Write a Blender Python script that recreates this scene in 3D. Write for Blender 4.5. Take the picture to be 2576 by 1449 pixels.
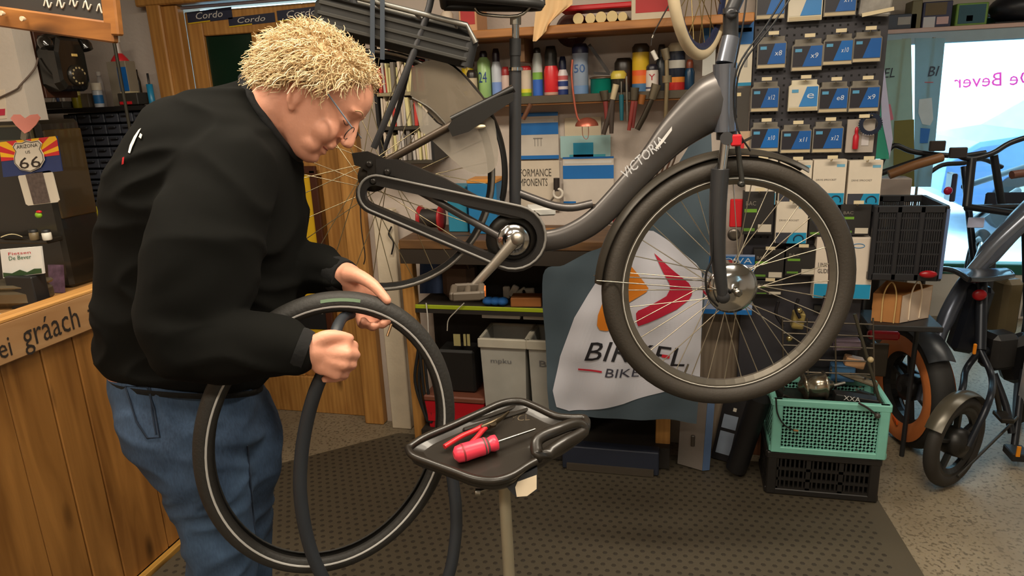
import bpy, math, random
from math import sin, cos, pi, radians, sqrt
from mathutils import Vector, Matrix, noise
random.seed(7)
V = Vector
S = bpy.context.scene
COL = S.collection
for o in list(bpy.data.objects):
    bpy.data.objects.remove(o)

# ------------------------------------------------------------------ camera, world, lights, exposure
F_PX, CX, CY = 1750.0, 1288.0, 724.5
YAW, PIT, ROL, HC = radians(14.2), radians(15.5), radians(2.4), 1.55
_f = V((-sin(YAW) * cos(PIT), cos(YAW) * cos(PIT), -sin(PIT)))
_r0 = V((cos(YAW), sin(YAW), 0))
_d0 = _f.cross(_r0)
if _d0.z > 0:
    _d0 = -_d0
CR = _r0 * cos(ROL) + _d0 * sin(ROL)
CD = -_r0 * sin(ROL) + _d0 * cos(ROL)
CF = _f
CAM = V((0, 0, HC))
cam = bpy.data.cameras.new('camera')
cam.sensor_width = 36
cam.lens = 36 * F_PX / 2576
cam.clip_start = 0.05
cam.clip_end = 200
camo = bpy.data.objects.new('camera', cam)
COL.objects.link(camo)
m = Matrix((CR, -CD, -CF)).transposed().to_4x4()
m.translation = CAM
camo.matrix_world = m
S.camera = camo

S.view_settings.view_transform = 'Standard'
S.view_settings.look = 'None'
S.view_settings.gamma = 1
S.view_settings.use_curve_mapping = False
S.view_settings.exposure = 1.0

w = bpy.data.worlds.new('world')
S.world = w
w.use_nodes = True
nt = w.node_tree
bg = nt.nodes['Background']
bg.inputs[0].default_value = (0.42, 0.78, 1.0, 1)
bg.inputs[1].default_value = 3.0


def area(name, loc, rot, sx, sy, power, col):
    l = bpy.data.lights.new(name, 'AREA')
    l.shape = 'RECTANGLE'
    l.size, l.size_y, l.energy, l.color = sx, sy, power, col
    o = bpy.data.objects.new(name, l)
    COL.objects.link(o)
    o.location = loc
    o.rotation_euler = rot
    return o


WARM = (1.0, 0.88, 0.71)
area('ceiling_tube_light', (-1.25, 1.15, 2.49), (0, 0, 0), 1.2, 0.25, 15, WARM)
area('ceiling_tube_light', (0.25, 1.35, 2.49), (0, 0, 0), 1.2, 0.25, 19, WARM)
area('ceiling_tube_light', (0.4, -0.3, 2.49), (0, 0, 0), 1.2, 0.25, 15, WARM)
area('ceiling_tube_light', (-1.3, -0.5, 2.49), (0, 0, 0), 1.2, 0.25, 14, WARM)
area('ceiling_tube_light', (2.2, 3.2, 2.49), (0, 0, 0), 1.2, 0.25, 7, (1, 0.9, 0.75))
sun = bpy.data.lights.new('sun', 'SUN')
sun.energy = 2.5
sun.angle = 0.3
sun.color = (0.9, 0.95, 1)
suno = bpy.data.objects.new('sun', sun)
COL.objects.link(suno)
suno.rotation_euler = (radians(-50), 0, radians(15))


# ------------------------------------------------------------------ pixel -> place helpers
def ray(px, py):
    return CR * ((px - CX) / F_PX) + CD * ((py - CY) / F_PX) + CF


def D(px, py, d):
    return CAM + ray(px, py) * d


def onY(px, py, y):
    v = ray(px, py)
    return CAM + v * (y / v.y)


def onX(px, py, x):
    v = ray(px, py)
    return CAM + v * (x / v.x)


def onZ(px, py, z=0.0):
    v = ray(px, py)
    return CAM + v * ((z - HC) / v.z)


def plane(px, py, p0, n):
    v = ray(px, py)
    return CAM + v * ((p0 - CAM).dot(n) / v.dot(n))


def R4(x0, y0, x1, y1, Y):
    """pixel box -> x0, z0, x1, z1 on the upright plane y = Y"""
    a, b = onY(x0, y1, Y), onY(x1, y0, Y)
    c, d = onY(x0, y0, Y), onY(x1, y1, Y)
    return ((a.x + c.x) / 2, (a.z + d.z) / 2, (b.x + d.x) / 2, (b.z + c.z) / 2)


# ------------------------------------------------------------------ materials
def lin(c):
    return tuple(((v / 255) / 12.92 if v / 255 <= 0.04045 else ((v / 255 + 0.055) / 1.055) ** 2.4) for v in c) + (1,)


_mc = {}


def M(rgb, rough=0.55, metal=0.0, var=0.12, scale=14.0, bump=0.0, alpha=1.0, trans=0.0, emit=0.0, coat=0.0, sheen=0.0, bscale=None):
    key = (tuple(rgb), rough, metal, var, scale, bump, alpha, trans, emit, coat, sheen, bscale)
    if key in _mc:
        return _mc[key]
    mt = bpy.data.materials.new('mat_%d_%d_%d' % tuple(int(v) for v in rgb))
    mt.use_nodes = True
    n, l = mt.node_tree.nodes, mt.node_tree.links
    b = n['Principled BSDF']
    b.inputs['Roughness'].default_value = rough
    b.inputs['Metallic'].default_value = metal
    b.inputs['Alpha'].default_value = alpha
    b.inputs['Transmission Weight'].default_value = trans
    if coat:
        b.inputs['Coat Weight'].default_value = coat
    if sheen:
        b.inputs['Sheen Weight'].default_value = sheen
    tc = n.new('ShaderNodeTexCoord')
    no = n.new('ShaderNodeTexNoise')
    no.inputs['Scale'].default_value = scale
    no.inputs['Detail'].default_value = 4
    l.new(tc.outputs['Object'], no.inputs['Vector'])
    mx = n.new('ShaderNodeMix')
    mx.data_type = 'RGBA'
    c = lin(rgb)
    mx.inputs[6].default_value = tuple(v * (1 - var) for v in c[:3]) + (1,)
    mx.inputs[7].default_value = tuple(min(1, v * (1 + var)) for v in c[:3]) + (1,)
    l.new(no.outputs['Fac'], mx.inputs[0])
    l.new(mx.outputs[2], b.inputs['Base Color'])
    if emit:
        l.new(mx.outputs[2], b.inputs['Emission Color'])
        b.inputs['Emission Strength'].default_value = emit
    if bump:
        bp = n.new('ShaderNodeBump')
        bp.inputs['Strength'].default_value = bump
        bp.inputs['Distance'].default_value = 0.01
        n2 = n.new('ShaderNodeTexNoise')
        n2.inputs['Scale'].default_value = bscale or scale * 6
        n2.inputs['Detail'].default_value = 5
        l.new(tc.outputs['Object'], n2.inputs['Vector'])
        l.new(n2.outputs['Fac'], bp.inputs['Height'])
        l.new(bp.outputs['Normal'], b.inputs['Normal'])
    _mc[key] = mt
    return mt


def wood(c1, c2, axis='Z', rough=0.5, scale=5.0, knots=True):
    key = ('wood', tuple(c1), tuple(c2), axis, rough, scale, knots)
    if key in _mc:
        return _mc[key]
    mt = bpy.data.materials.new('wood_%d_%d_%d' % tuple(c1))
    mt.use_nodes = True
    n, l = mt.node_tree.nodes, mt.node_tree.links
    b = n['Principled BSDF']
    b.inputs['Roughness'].default_value = rough
    tc = n.new('ShaderNodeTexCoord')
    oi = n.new('ShaderNodeObjectInfo')
    ad = n.new('ShaderNodeVectorMath')
    ad.operation = 'ADD'
    sc = n.new('ShaderNodeVectorMath')
    sc.operation = 'SCALE'
    cmb = n.new('ShaderNodeCombineXYZ')
    for i in range(3):
        l.new(oi.outputs['Random'], cmb.inputs[i])
    l.new(cmb.outputs[0], sc.inputs[0])
    sc.inputs['Scale'].default_value = 37.0
    l.new(tc.outputs['Object'], ad.inputs[0])
    l.new(sc.outputs[0], ad.inputs[1])
    mp = n.new('ShaderNodeMapping')
    k = {'X': (0.12, 1, 1), 'Y': (1, 0.12, 1), 'Z': (1, 1, 0.12)}[axis]
    mp.inputs['Scale'].default_value = tuple(scale * 2.2 * v for v in k)
    l.new(ad.outputs[0], mp.inputs['Vector'])
    no = n.new('ShaderNodeTexNoise')
    no.inputs['Scale'].default_value = 1.6
    no.inputs['Detail'].default_value = 6
    no.inputs['Distortion'].default_value = 1.2
    l.new(mp.outputs[0], no.inputs['Vector'])
    wv = n.new('ShaderNodeTexWave')
    wv.inputs['Scale'].default_value = 1.3
    wv.inputs['Distortion'].default_value = 7
    wv.inputs['Detail'].default_value = 3
    l.new(mp.outputs[0], wv.inputs['Vector'])
    av = n.new('ShaderNodeMath')
    av.operation = 'MULTIPLY_ADD'
    l.new(wv.outputs['Fac'], av.inputs[0])
    av.inputs[1].default_value = 0.16
    l.new(no.outputs['Fac'], av.inputs[2])
    rp = n.new('ShaderNodeValToRGB')
    rp.color_ramp.elements[0].position = 0.35
    rp.color_ramp.elements[0].color = lin(c2)
    rp.color_ramp.elements[1].position = 0.8
    rp.color_ramp.elements[1].color = lin(c1)
    l.new(av.outputs[0], rp.inputs[0])
    last = rp.outputs[0]
    if knots:
        vo = n.new('ShaderNodeTexVoronoi')
        mp2 = n.new('ShaderNodeMapping')
        k = {'X': (2.2, 7, 7), 'Y': (7, 2.2, 7), 'Z': (7, 7, 2.2)}[axis]
        mp2.inputs['Scale'].default_value = k
        l.new(ad.outputs[0], mp2.inputs['Vector'])
        l.new(mp2.outputs[0], vo.inputs['Vector'])
        vo.inputs['Scale'].default_value = 1.0
        r2 = n.new('ShaderNodeValToRGB')
        r2.color_ramp.elements[0].position = 0.05
        r2.color_ramp.elements[0].color = (1, 1, 1, 1)
        r2.color_ramp.elements[1].position = 0.16
        r2.color_ramp.elements[1].color = (0, 0, 0, 1)
        l.new(vo.outputs['Distance'], r2.inputs[0])
        mx = n.new('ShaderNodeMix')
        mx.data_type = 'RGBA'
        mx.inputs[7].default_value = tuple(v * 0.35 for v in lin(c2)[:3]) + (1,)
        l.new(r2.outputs[0], mx.inputs[0])
        l.new(last, mx.inputs[6])
        last = mx.outputs[2]
    l.new(last, b.inputs['Base Color'])
    _mc[key] = mt
    return mt


BLK = M((26, 26, 27), 0.5)
BLKG = M((18, 18, 19), 0.22, coat=0.3)
RUB = M((30, 30, 31), 0.75, bump=0.1)
STEEL = M((165, 160, 150), 0.3, 1.0)
CHROME = M((205, 205, 205), 0.14, 1.0)
DKMET = M((72, 72, 72), 0.38, 0.85)
WHT = M((212, 208, 200), 0.6)
RED = M((190, 30, 38), 0.4)
YEL = M((215, 180, 30), 0.45)
BLUE = M((20, 92, 165), 0.45)
NAVY = M((28, 38, 74), 0.5)
GLASS = M((235, 245, 245), 0.03, 0, trans=1.0)
PINE = wood((192, 140, 74), (156, 106, 50))
PINEX = wood((188, 136, 70), (150, 100, 46), 'X')


# ------------------------------------------------------------------ mesh builder
class MB:
    def __init__(s):
        s.v, s.f, s.mi, s.sm = [], [], [], []
        s.cur = 0

    def add(s, vs, fs, smooth=False):
        b = len(s.v)
        s.v.extend([V(p) for p in vs])
        for f in fs:
            s.f.append([b + i for i in f])
            s.mi.append(s.cur)
            s.sm.append(smooth)
        return s

    def m(s, i):
        s.cur = i
        return s

    def hexa(s, p):
        return s.add(p, [(0, 3, 2, 1), (4, 5, 6, 7), (0, 1, 5, 4), (1, 2, 6, 5), (2, 3, 7, 6), (3, 0, 4, 7)])

    def box(s, c, size, rot=None, bev=0.0):
        c = V(c)
        h = V(size) / 2
        if bev <= 0:
            p = [V((x * h.x, y * h.y, z * h.z)) for z in (-1, 1) for x, y in ((-1, -1), (1, -1), (1, 1), (-1, 1))]
            if rot is not None:
                p = [rot @ q for q in p]
            return s.hexa([c + q for q in p])
        bev = min(bev, h.x * 0.9, h.y * 0.9, h.z * 0.9)
        vs, idx = [], {}
        for sx in (-1, 1):
            for sy in (-1, 1):
                for sz in (-1, 1):
                    for a in range(3):
                        q = [sx * (h.x - bev), sy * (h.y - bev), sz * (h.z - bev)]
                        q[a] = (sx, sy, sz)[a] * h[a]
                        idx[(sx, sy, sz, a)] = len(vs)
                        q = V(q)
                        vs.append(c + (rot @ q if rot is not None else q))
        fs = []
        for a in range(3):
            o1, o2 = [i for i in range(3) if i != a]
            for sg in (-1, 1):
                quad = []
                for u, v2 in ((-1, -1), (1, -1), (1, 1), (-1, 1)):
                    k = [0, 0, 0]
                    k[a], k[o1], k[o2] = sg, u, v2
                    quad.append(idx[(k[0], k[1], k[2], a)])
                fs.append(quad)
            for u in (-1, 1):
                for v2 in (-1, 1):
                    e = []
                    for t, ax in ((-1, o1), (1, o1), (1, o2), (-1, o2)):
                        k = [0, 0, 0]
                        k[a], k[o1], k[o2] = t, u, v2
                        e.append(idx[(k[0], k[1], k[2], ax)])
                    fs.append(e)
        for sx in (-1, 1):
            for sy in (-1, 1):
                for sz in (-1, 1):
                    fs.append([idx[(sx, sy, sz, a)] for a in range(3)])
        return s.add(vs, fs)

    def bar(s, a, b, wd, th, up=(0, 0, 1), bev=0.0):
        """box from a to b, wd along cross(dir, up), th along the rest"""
        a, b = V(a), V(b)
        d = (b - a)
        L = d.length
        d.normalize()
        x = d.cross(V(up))
        if x.length < 1e-5:
            x = d.cross(V((1, 0, 0)))
        x.normalize()
        z = x.cross(d)
        return s.box((a + b) / 2, (wd, L, th), Matrix((x, d, z)).transposed(), bev)

    def tube(s, pts, r, n=8, closed=False, caps=True, flat=1.0, up=None, smooth=True):
        pts = [V(p) for p in pts]
        N = len(pts)
        rs = r if isinstance(r, (list, tuple)) else [r] * N
        ring0 = len(s.v)
        T = []
        for i in range(N):
            if closed:
                t = pts[(i + 1) % N] - pts[i - 1]
            else:
                t = pts[min(i + 1, N - 1)] - pts[max(i - 1, 0)]
            T.append(t.normalized() if t.length > 1e-9 else V((0, 0, 1)))
        nrm = V(up) if up else (V((0, 0, 1)) if abs(T[0].z) < 0.9 else V((1, 0, 0)))
        vs = []
        for i in range(N):
            if up:
                nrm = V(up)
            nrm = nrm - T[i] * nrm.dot(T[i])
            if nrm.length < 1e-6:
                nrm = T[i].orthogonal()
            nrm.normalize()
            bn = T[i].cross(nrm)
            for k in range(n):
                a = 2 * pi * k / n
                vs.append(pts[i] + nrm * (cos(a) * rs[i]) + bn * (sin(a) * rs[i] * flat))
        fs = []
        for i in range(N if closed else N - 1):
            j = (i + 1) % N
            for k in range(n):
                k2 = (k + 1) % n
                fs.append((i * n + k, i * n + k2, j * n + k2, j * n + k))
        s.add(vs, fs, smooth)
        if caps and not closed:
            s.add(vs[:n], [tuple(range(n))[::-1]])
            s.add(vs[-n:], [tuple(range(n))])
        return s

    def cyl(s, a, b, r0, r1=None, n=16, smooth=True):
        return s.tube([a, b], [r0, r0 if r1 is None else r1], n, smooth=smooth)

    def lathe(s, prof, o, ax=(0, 0, 1), n=16, smooth=True):
        """prof: (radius, height) pairs"""
        ax = V(ax).normalized()
        x = ax.orthogonal().normalized()
        y = ax.cross(x)
        o = V(o)
        vs, fs = [], []
        for (r, h) in prof:
            for k in range(n):
                a = 2 * pi * k / n
                vs.append(o + ax * h + x * (r * cos(a)) + y * (r * sin(a)))
        for i in range(len(prof) - 1):
            for k in range(n):
                k2 = (k + 1) % n
                fs.append((i * n + k, i * n + k2, (i + 1) * n + k2, (i + 1) * n + k))
        s.add(vs, fs, smooth)
        s.add(vs[:n], [tuple(range(n))[::-1]])
        s.add(vs[-n:], [tuple(range(n))])
        return s

    def sph(s, c, r, nu=16, nv=10, rot=None):
        r = V(r) if not isinstance(r, (int, float)) else V((r, r, r))
        c = V(c)
        vs = []
        for i in range(nv + 1):
            t = pi * i / nv
            for k in range(nu):
                a = 2 * pi * k / nu
                q = V((r.x * sin(t) * cos(a), r.y * sin(t) * sin(a), r.z * cos(t)))
                vs.append(c + (rot @ q if rot is not None else q))
        fs = []
        for i in range(nv):
            for k in range(nu):
                k2 = (k + 1) % nu
                fs.append((i * nu + k, (i + 1) * nu + k, (i + 1) * nu + k2, i * nu + k2))
        return s.add(vs, fs, True)

    def prism(s, poly, off):
        """polygon (list of points) swept by off"""
        p = [V(q) for q in poly]
        off = V(off)
        n = len(p)
        s.add(p + [q + off for q in p], [tuple(range(n)), tuple(range(2 * n - 1, n - 1, -1))] + [(i, i + n, (i + 1) % n + n, (i + 1) % n) for i in range(n)])
        return s

    def band(s, outer, inner, off):
        """closed ring between two outlines with as many points, swept by off"""
        n = len(outer)
        off = V(off)
        vs = [V(p) for p in outer] + [V(p) for p in inner]
        vs = vs + [p + off for p in vs]
        fs = []
        for i in range(n):
            j = (i + 1) % n
            fs += [(i, j, n + j, n + i), (2 * n + i, 3 * n + i, 3 * n + j, 2 * n + j), (i, 2 * n + i, 2 * n + j, j), (n + i, n + j, 3 * n + j, 3 * n + i)]
        return s.add(vs, fs)

    def grid(s, rows, smooth=True):
        nr, nc = len(rows), len(rows[0])
        vs = [p for r in rows for p in r]
        fs = [(i * nc + k, i * nc + k + 1, (i + 1) * nc + k + 1, (i + 1) * nc + k) for i in range(nr - 1) for k in range(nc - 1)]
        return s.add(vs, fs, smooth)

    def loft(s, rings, smooth=True, caps=True):
        n = len(rings[0])
        vs = [V(p) for r in rings for p in r]
        fs = [(i * n + k, i * n + (k + 1) % n, (i + 1) * n + (k + 1) % n, (i + 1) * n + k) for i in range(len(rings) - 1) for k in range(n)]
        s.add(vs, fs, smooth)
        if caps:
            s.add(rings[0], [tuple(range(n))[::-1]])
            s.add(rings[-1], [tuple(range(n))])
        return s

    def text(s, body, quad, shear=0.0, warp=None):
        """flat lettering stretched over quad = (lower left, lower right, upper right, upper left)"""
        vs, fs = text_mesh(body, shear)
        a, b, c, d = [V(q) for q in quad]
        out = []
        for (u, v) in vs:
            p = (a * (1 - u) + b * u) * (1 - v) + (d * (1 - u) + c * u) * v
            out.append(warp(p) if warp else p)
        return s.add(out, fs)

    def build(s, name, mats, parent=None, label=None, cat=None, group=None, kind=None):
        me = bpy.data.meshes.new(name)
        if s.v:
            lo = V([min(p[i] for p in s.v) for i in range(3)])
            hi = V([max(p[i] for p in s.v) for i in range(3)])
            c = (lo + hi) / 2
        else:
            c = V((0, 0, 0))
        me.from_pydata([p - c for p in s.v], [], s.f)
        me.polygons.foreach_set('material_index', s.mi)
        me.polygons.foreach_set('use_smooth', s.sm)
        for mt in (mats if isinstance(mats, (list, tuple)) else [mats]):
            me.materials.append(mt)
        me.update()
        o = bpy.data.objects.new(name, me)
        COL.objects.link(o)
        put(o, parent, c)
        tag(o, label, cat, group, kind)
        return o


_tc = {}


def text_mesh(body, shear=0.0):
    if (body, shear) in _tc:
        return _tc[(body, shear)]
    cu = bpy.data.curves.new('lettering', 'FONT')
    cu.body = body
    cu.shear = shear
    cu.resolution_u = 2
    ob = bpy.data.objects.new('lettering', cu)
    me = ob.to_mesh()
    vs = [(v.co.x, v.co.y) for v in me.vertices]
    fs = [tuple(p.vertices) for p in me.polygons]
    ob.to_mesh_clear()
    bpy.data.objects.remove(ob)
    bpy.data.curves.remove(cu)
    x0, x1 = min(v[0] for v in vs), max(v[0] for v in vs)
    y0, y1 = min(v[1] for v in vs), max(v[1] for v in vs)
    vs = [((x - x0) / (x1 - x0), (y - y0) / (y1 - y0)) for x, y in vs]
    _tc[(body, shear)] = (vs, fs)
    return vs, fs


def wloc(o):
    p = V(o.location)
    while o.parent:
        o = o.parent
        p = p + o.location
    return p


def put(o, parent, wpos):
    """place o (no rotation anywhere while building) at wpos under parent"""
    if parent is not None:
        o.parent = parent
        o.location = wpos - wloc(parent)
    else:
        o.location = wpos


def tag(o, label=None, cat=None, group=None, kind=None):
    if label: o['label'] = label
    if cat: o['category'] = cat
    if group: o['group'] = group
    if kind: o['kind'] = kind
    return o


def thing(name, label, cat, loc, group=None):
    o = bpy.data.objects.new(name, None)
    o.empty_display_size = 0.05
    COL.objects.link(o)
    o.location = loc
    return tag(o, label, cat, group)


def copy_tree(o, parent=None, delta=None, label=None):
    c = o.copy()
    COL.objects.link(c)
    if parent is not None:
        c.parent = parent
    if delta is not None:
        c.location = o.location + V(delta)
    if label:
        c['label'] = label
    for ch in list(o.children):
        copy_tree(ch, c)
    return c


def arc(c, u, v, r, a0, a1, n, r2=None):
    c, u, v = V(c), V(u), V(v)
    return [c + u * (cos(a) * r) + v * (sin(a) * (r2 or r)) for a in [radians(a0 + (a1 - a0) * i / n) for i in range(n + 1)]]


def smooth_path(pts, k=6):
    """Catmull-Rom through pts"""
    p = [V(q) for q in pts]
    p = [p[0] * 2 - p[1]] + p + [p[-1] * 2 - p[-2]]
    out = []
    for i in range(1, len(p) - 2):
        for j in range(k):
            t = j / k
            out.append(0.5 * ((2 * p[i]) + (p[i + 1] - p[i - 1]) * t + (2 * p[i - 1] - 5 * p[i] + 4 * p[i + 1] - p[i + 2]) * t * t + (3 * p[i] - p[i - 1] - 3 * p[i + 1] + p[i + 2]) * t ** 3))
    out.append(p[-2])
    return out


def catmull_num(vals, k=6):
    return [q.x for q in smooth_path([V((a, 0, 0)) for a in vals], k)]


X1, Y1, Z1 = V((1, 0, 0)), V((0, 1, 0)), V((0, 0, 1))
YW = 2.937
# ================================================================== the room
def struct(name, mb, mat, parent=None):
    return mb.build(name, mat, parent, kind='structure' if parent is None else None)


def speckle(c1, c2, c3, rough=0.55):
    mt = bpy.data.materials.new('speckled_concrete')
    mt.use_nodes = True
    n, l = mt.node_tree.nodes, mt.node_tree.links
    b = n['Principled BSDF']
    b.inputs['Roughness'].default_value = rough
    tc = n.new('ShaderNodeTexCoord')
    a = n.new('ShaderNodeTexNoise')
    a.inputs['Scale'].default_value = 75
    a.inputs['Detail'].default_value = 3
    l.new(tc.outputs['Object'], a.inputs['Vector'])
    r = n.new('ShaderNodeValToRGB')
    e = r.color_ramp.elements
    e[0].position, e[0].color = 0.36, lin(c3)
    e[1].position, e[1].color = 0.47, lin(c1)
    l.new(a.outputs['Fac'], r.inputs[0])
    g = n.new('ShaderNodeTexNoise')
    g.inputs['Scale'].default_value = 5
    g.inputs['Detail'].default_value = 5
    l.new(tc.outputs['Object'], g.inputs['Vector'])
    mx = n.new('ShaderNodeMix')
    mx.data_type = 'RGBA'
    mx.inputs[7].default_value = lin(c2)
    l.new(g.outputs['Fac'], mx.inputs[0])
    l.new(r.outputs[0], mx.inputs[6])
    l.new(mx.outputs[2], b.inputs['Base Color'])
    return mt


struct('floor', MB().box((0.4, 1.5, -0.05), (7.6, 9, 0.1)), speckle((156, 144, 122), (120, 106, 84), (84, 76, 64)))
PLASTER = M((198, 185, 174), 0.85, var=0.10, scale=3, bump=0.15, bscale=60)
PLASTW = M((206, 196, 184), 0.85, var=0.08, scale=3, bump=0.1, bscale=60)
WR = 0.655   # the back wall ends here on the right
# back wall around the door opening
DX0, DX1, DZ = -2.27, -1.50, 2.00
bw = MB()
bw.box(((-3.0 + DX0) / 2, YW + 0.09, 1.25), (DX0 + 3.0, 0.18, 2.5))
bw.box(((DX1 + WR) / 2, YW + 0.09, 1.25), (WR - DX1, 0.18, 2.5))
bw.box(((DX0 + DX1) / 2, YW + 0.09, (DZ + 2.5) / 2), (DX1 - DX0, 0.18, 2.5 - DZ))
struct('wall_back', bw, PLASTER)
struct('wall_left', MB().box((-3.06, 0.4, 1.25), (0.12, 5.4, 2.5)), PLASTW)
struct('wall_return', MB().box((WR - 0.06, 4.06, 1.25), (0.12, 1.88, 2.5)), PLASTW)
struct('wall_right', MB().box((3.9, 1.6, 1.25), (0.12, 7.0, 2.5)), PLASTW)
struct('wall_front', MB().box((0.4, -2.2, 1.25), (7.2, 0.12, 2.5)), PLASTW)
struct('ceiling', MB().box((0.4, 1.5, 2.55), (7.2, 7.6, 0.1)), M((190, 178, 160), 0.9))
YG = 5.0   # shop window wall
wx0, wx1 = 1.02, 3.4
wz0, wz1 = 0.30, onY(2400, 100, YG).z
sw = MB()
sw.box(((0.50 + wx0) / 2, YG + 0.1, 1.25), (wx0 - 0.50, 0.2, 2.5))
sw.box(((wx1 + 3.9) / 2, YG + 0.1, 1.25), (3.9 - wx1, 0.2, 2.5))
sw.box(((wx0 + wx1) / 2, YG + 0.1, wz0 / 2), (wx1 - wx0, 0.2, wz0))
sw.box(((wx0 + wx1) / 2, YG + 0.1, (wz1 + 0.12 + 2.5) / 2), (wx1 - wx0, 0.2, 2.5 - wz1 - 0.12))
struct('wall_window', sw, PLASTW)
win = thing('window_1', None, None, (wx0, YG, wz0))
tag(win, 'shop window in a dark green frame looking onto the street', None, None, 'structure')
GRN = M((18, 92, 78), 0.45)
fr = MB()
fr.box(((wx0 + wx1) / 2, YG + 0.04, wz1 + 0.05), (wx1 - wx0, 0.1, 0.13), bev=0.006)
fr.box(((wx0 + wx1) / 2, YG + 0.04, wz0 + 0.03), (wx1 - wx0, 0.1, 0.07), bev=0.006)
for x in (wx0 + 0.03, wx1 - 0.03):
    fr.box((x, YG + 0.04, (wz0 + wz1) / 2), (0.07, 0.1, wz1 - wz0), bev=0.006)
fr.build('window_frame', GRN, win)
MB().box(((wx0 + wx1) / 2, YG + 0.05, (wz0 + wz1) / 2), (wx1 - wx0 - 0.02, 0.006, wz1 - wz0)).build('pane', GLASS, win)
# lettering on the pane reads rightly from the street, so it is mirrored from inside
q = [onY(*p, YG + 0.04) for p in ((2400, 222), (2600, 212), (2600, 176), (2400, 190))]
tb = MB().text('De Bever', [q[1], q[0], q[3], q[2]])
q = [onY(*p, YG + 0.04) for p in ((2418, 213), (2600, 206), (2600, 196), (2418, 203))]
tb.build('window_lettering', M((235, 20, 110), 0.9, trans=0.85), win, label='red shop name lettering seen from behind')
# back door
door = thing('door_1', 'pine door with dark green panes in the back wall', None, ((DX0 + DX1) / 2, YW, 0))
door['kind'] = 'structure'
lx0, lz1 = R4(461, 34, 480, 60, YW + 0.02)[0], 1.975
lx1 = DX1 - 0.005
yd = YW + 0.03
p1 = R4(522, 86, 640, 232, yd)
p2 = R4(655, 80, 775, 240, yd)
gz0 = 1.38
leaf = MB()
xs = [lx0, p1[0], p1[2], p2[0], p2[2], lx1]
gz1 = p1[3]
st = lambda a, b, z0, z1, t=0.04: leaf.box(((a + b) / 2, yd + 0.02, (z0 + z1) / 2), (b - a, t, z1 - z0), bev=0.004)
st(xs[0], xs[1], 0.0, lz1); st(xs[4], xs[5], 0.0, lz1)
st(xs[1], xs[4], gz1, lz1); st(xs[2], xs[3], gz0, gz1); st(xs[1], xs[4], 1.22, gz0)
st(xs[1], xs[4], 0.0, 0.2); st(xs[1], xs[4], 0.36, 0.40); st(xs[2] - .02, xs[3] + .02, 0.2, 1.22)
leaf.build('door_leaf', PINE, door)
for a, b, z0, z1 in ((xs[1], xs[2] - .02, 0.2, 0.36), (xs[3] + .02, xs[4], 0.2, 0.36), (xs[1], xs[2] - .02, 0.4, 1.22), (xs[3] + .02, xs[4], 0.4, 1.22)):
    MB().box(((a + b) / 2, yd + 0.026, (z0 + z1) / 2), (b - a, 0.02, z1 - z0), bev=0.004).build('panel', wood((176, 120, 58), (134, 84, 36)), door)
for a, b in ((xs[1], xs[2]), (xs[3], xs[4])):
    MB().box(((a + b) / 2, yd + 0.02, (gz0 + gz1) / 2), (b - a, 0.008, gz1 - gz0)).build('pane', M((14, 40, 26), 0.25, var=0.25, scale=6), door, label='dark green glass pane')
dfm = MB()
jx0 = R4(396, 60, 457, 200, YW - .03)
dfm.box((jx0[0] + 0.035, YW - 0.03, 1.0), (0.075, 0.06, 2.02), bev=0.006)
dfm.box(((jx0[2] + DX0) / 2 - .01, YW - 0.02, 1.0), (0.085, 0.05, 2.0), bev=0.006)
dfm.box((DX1 + 0.035, YW - 0.02, 1.0), (0.10, 0.06, 2.0), bev=0.006)
dfm.box(((jx0[0] + DX1) / 2, YW - 0.03, 2.09), (DX1 - jx0[0] + 0.1, 0.07, 0.18), bev=0.006)
dfm.build('door_frame', PINE, door)
MB().box(((lx0 + lx1) / 2, YW - 0.01, 1.988), (lx1 - lx0, 0.02, 0.012), bev=.002).build('door_strip', M((150, 140, 150), .4, .6), door, label='grey metal strip along the door head')
# three stickers on the door head
for i, (x0, y0, x1, y1, lb) in enumerate(((470, 24, 584, 54, 'dark sticker with white lettering and yellow edge, nearest the door hinge'),
                                           (574, 38, 692, 62, 'dark sticker with white lettering set lower between the other two stickers'),
                                           (696, 20, 822, 48, 'dark sticker with white lettering nearest the bicycle carrier'))):
    a = R4(x0, y0, x1, y1, yd - 0.003)
    sl = 0.004
    t = thing('door_sticker', lb, 'sticker', ((a[0] + a[2]) / 2, yd - .002, a[1]), 'stickers on the door head')
    yy = yd - 0.002
    MB().prism([(a[0], yy, a[1] - sl), (a[2], yy, a[1] + sl), (a[2], yy, a[3] + sl), (a[0], yy, a[3] - sl)], (0, .0015, 0)).build('backing', M((42, 46, 66), .5), t)
    ww = a[2] - a[0]; hh = a[3] - a[1]
    MB().prism([(a[0], yy - .001, a[1] - sl - .001), (a[0] + ww * .5, yy - .001, a[1]), (a[0] + ww * .5, yy - .001, a[1] + .005), (a[0], yy - .001, a[1] + .004 - sl)], (0, .0008, 0)).build('yellow_edge', YEL, t)
    MB().text('Cordo', [(a[0] + ww * .2, yy - .002, a[1] + hh * .25), (a[0] + ww * .8, yy - .002, a[1] + hh * .3), (a[0] + ww * .8, yy - .002, a[1] + hh * .88), (a[0] + ww * .2, yy - .002, a[1] + hh * .83)], .25).build('lettering', WHT, t)
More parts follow.
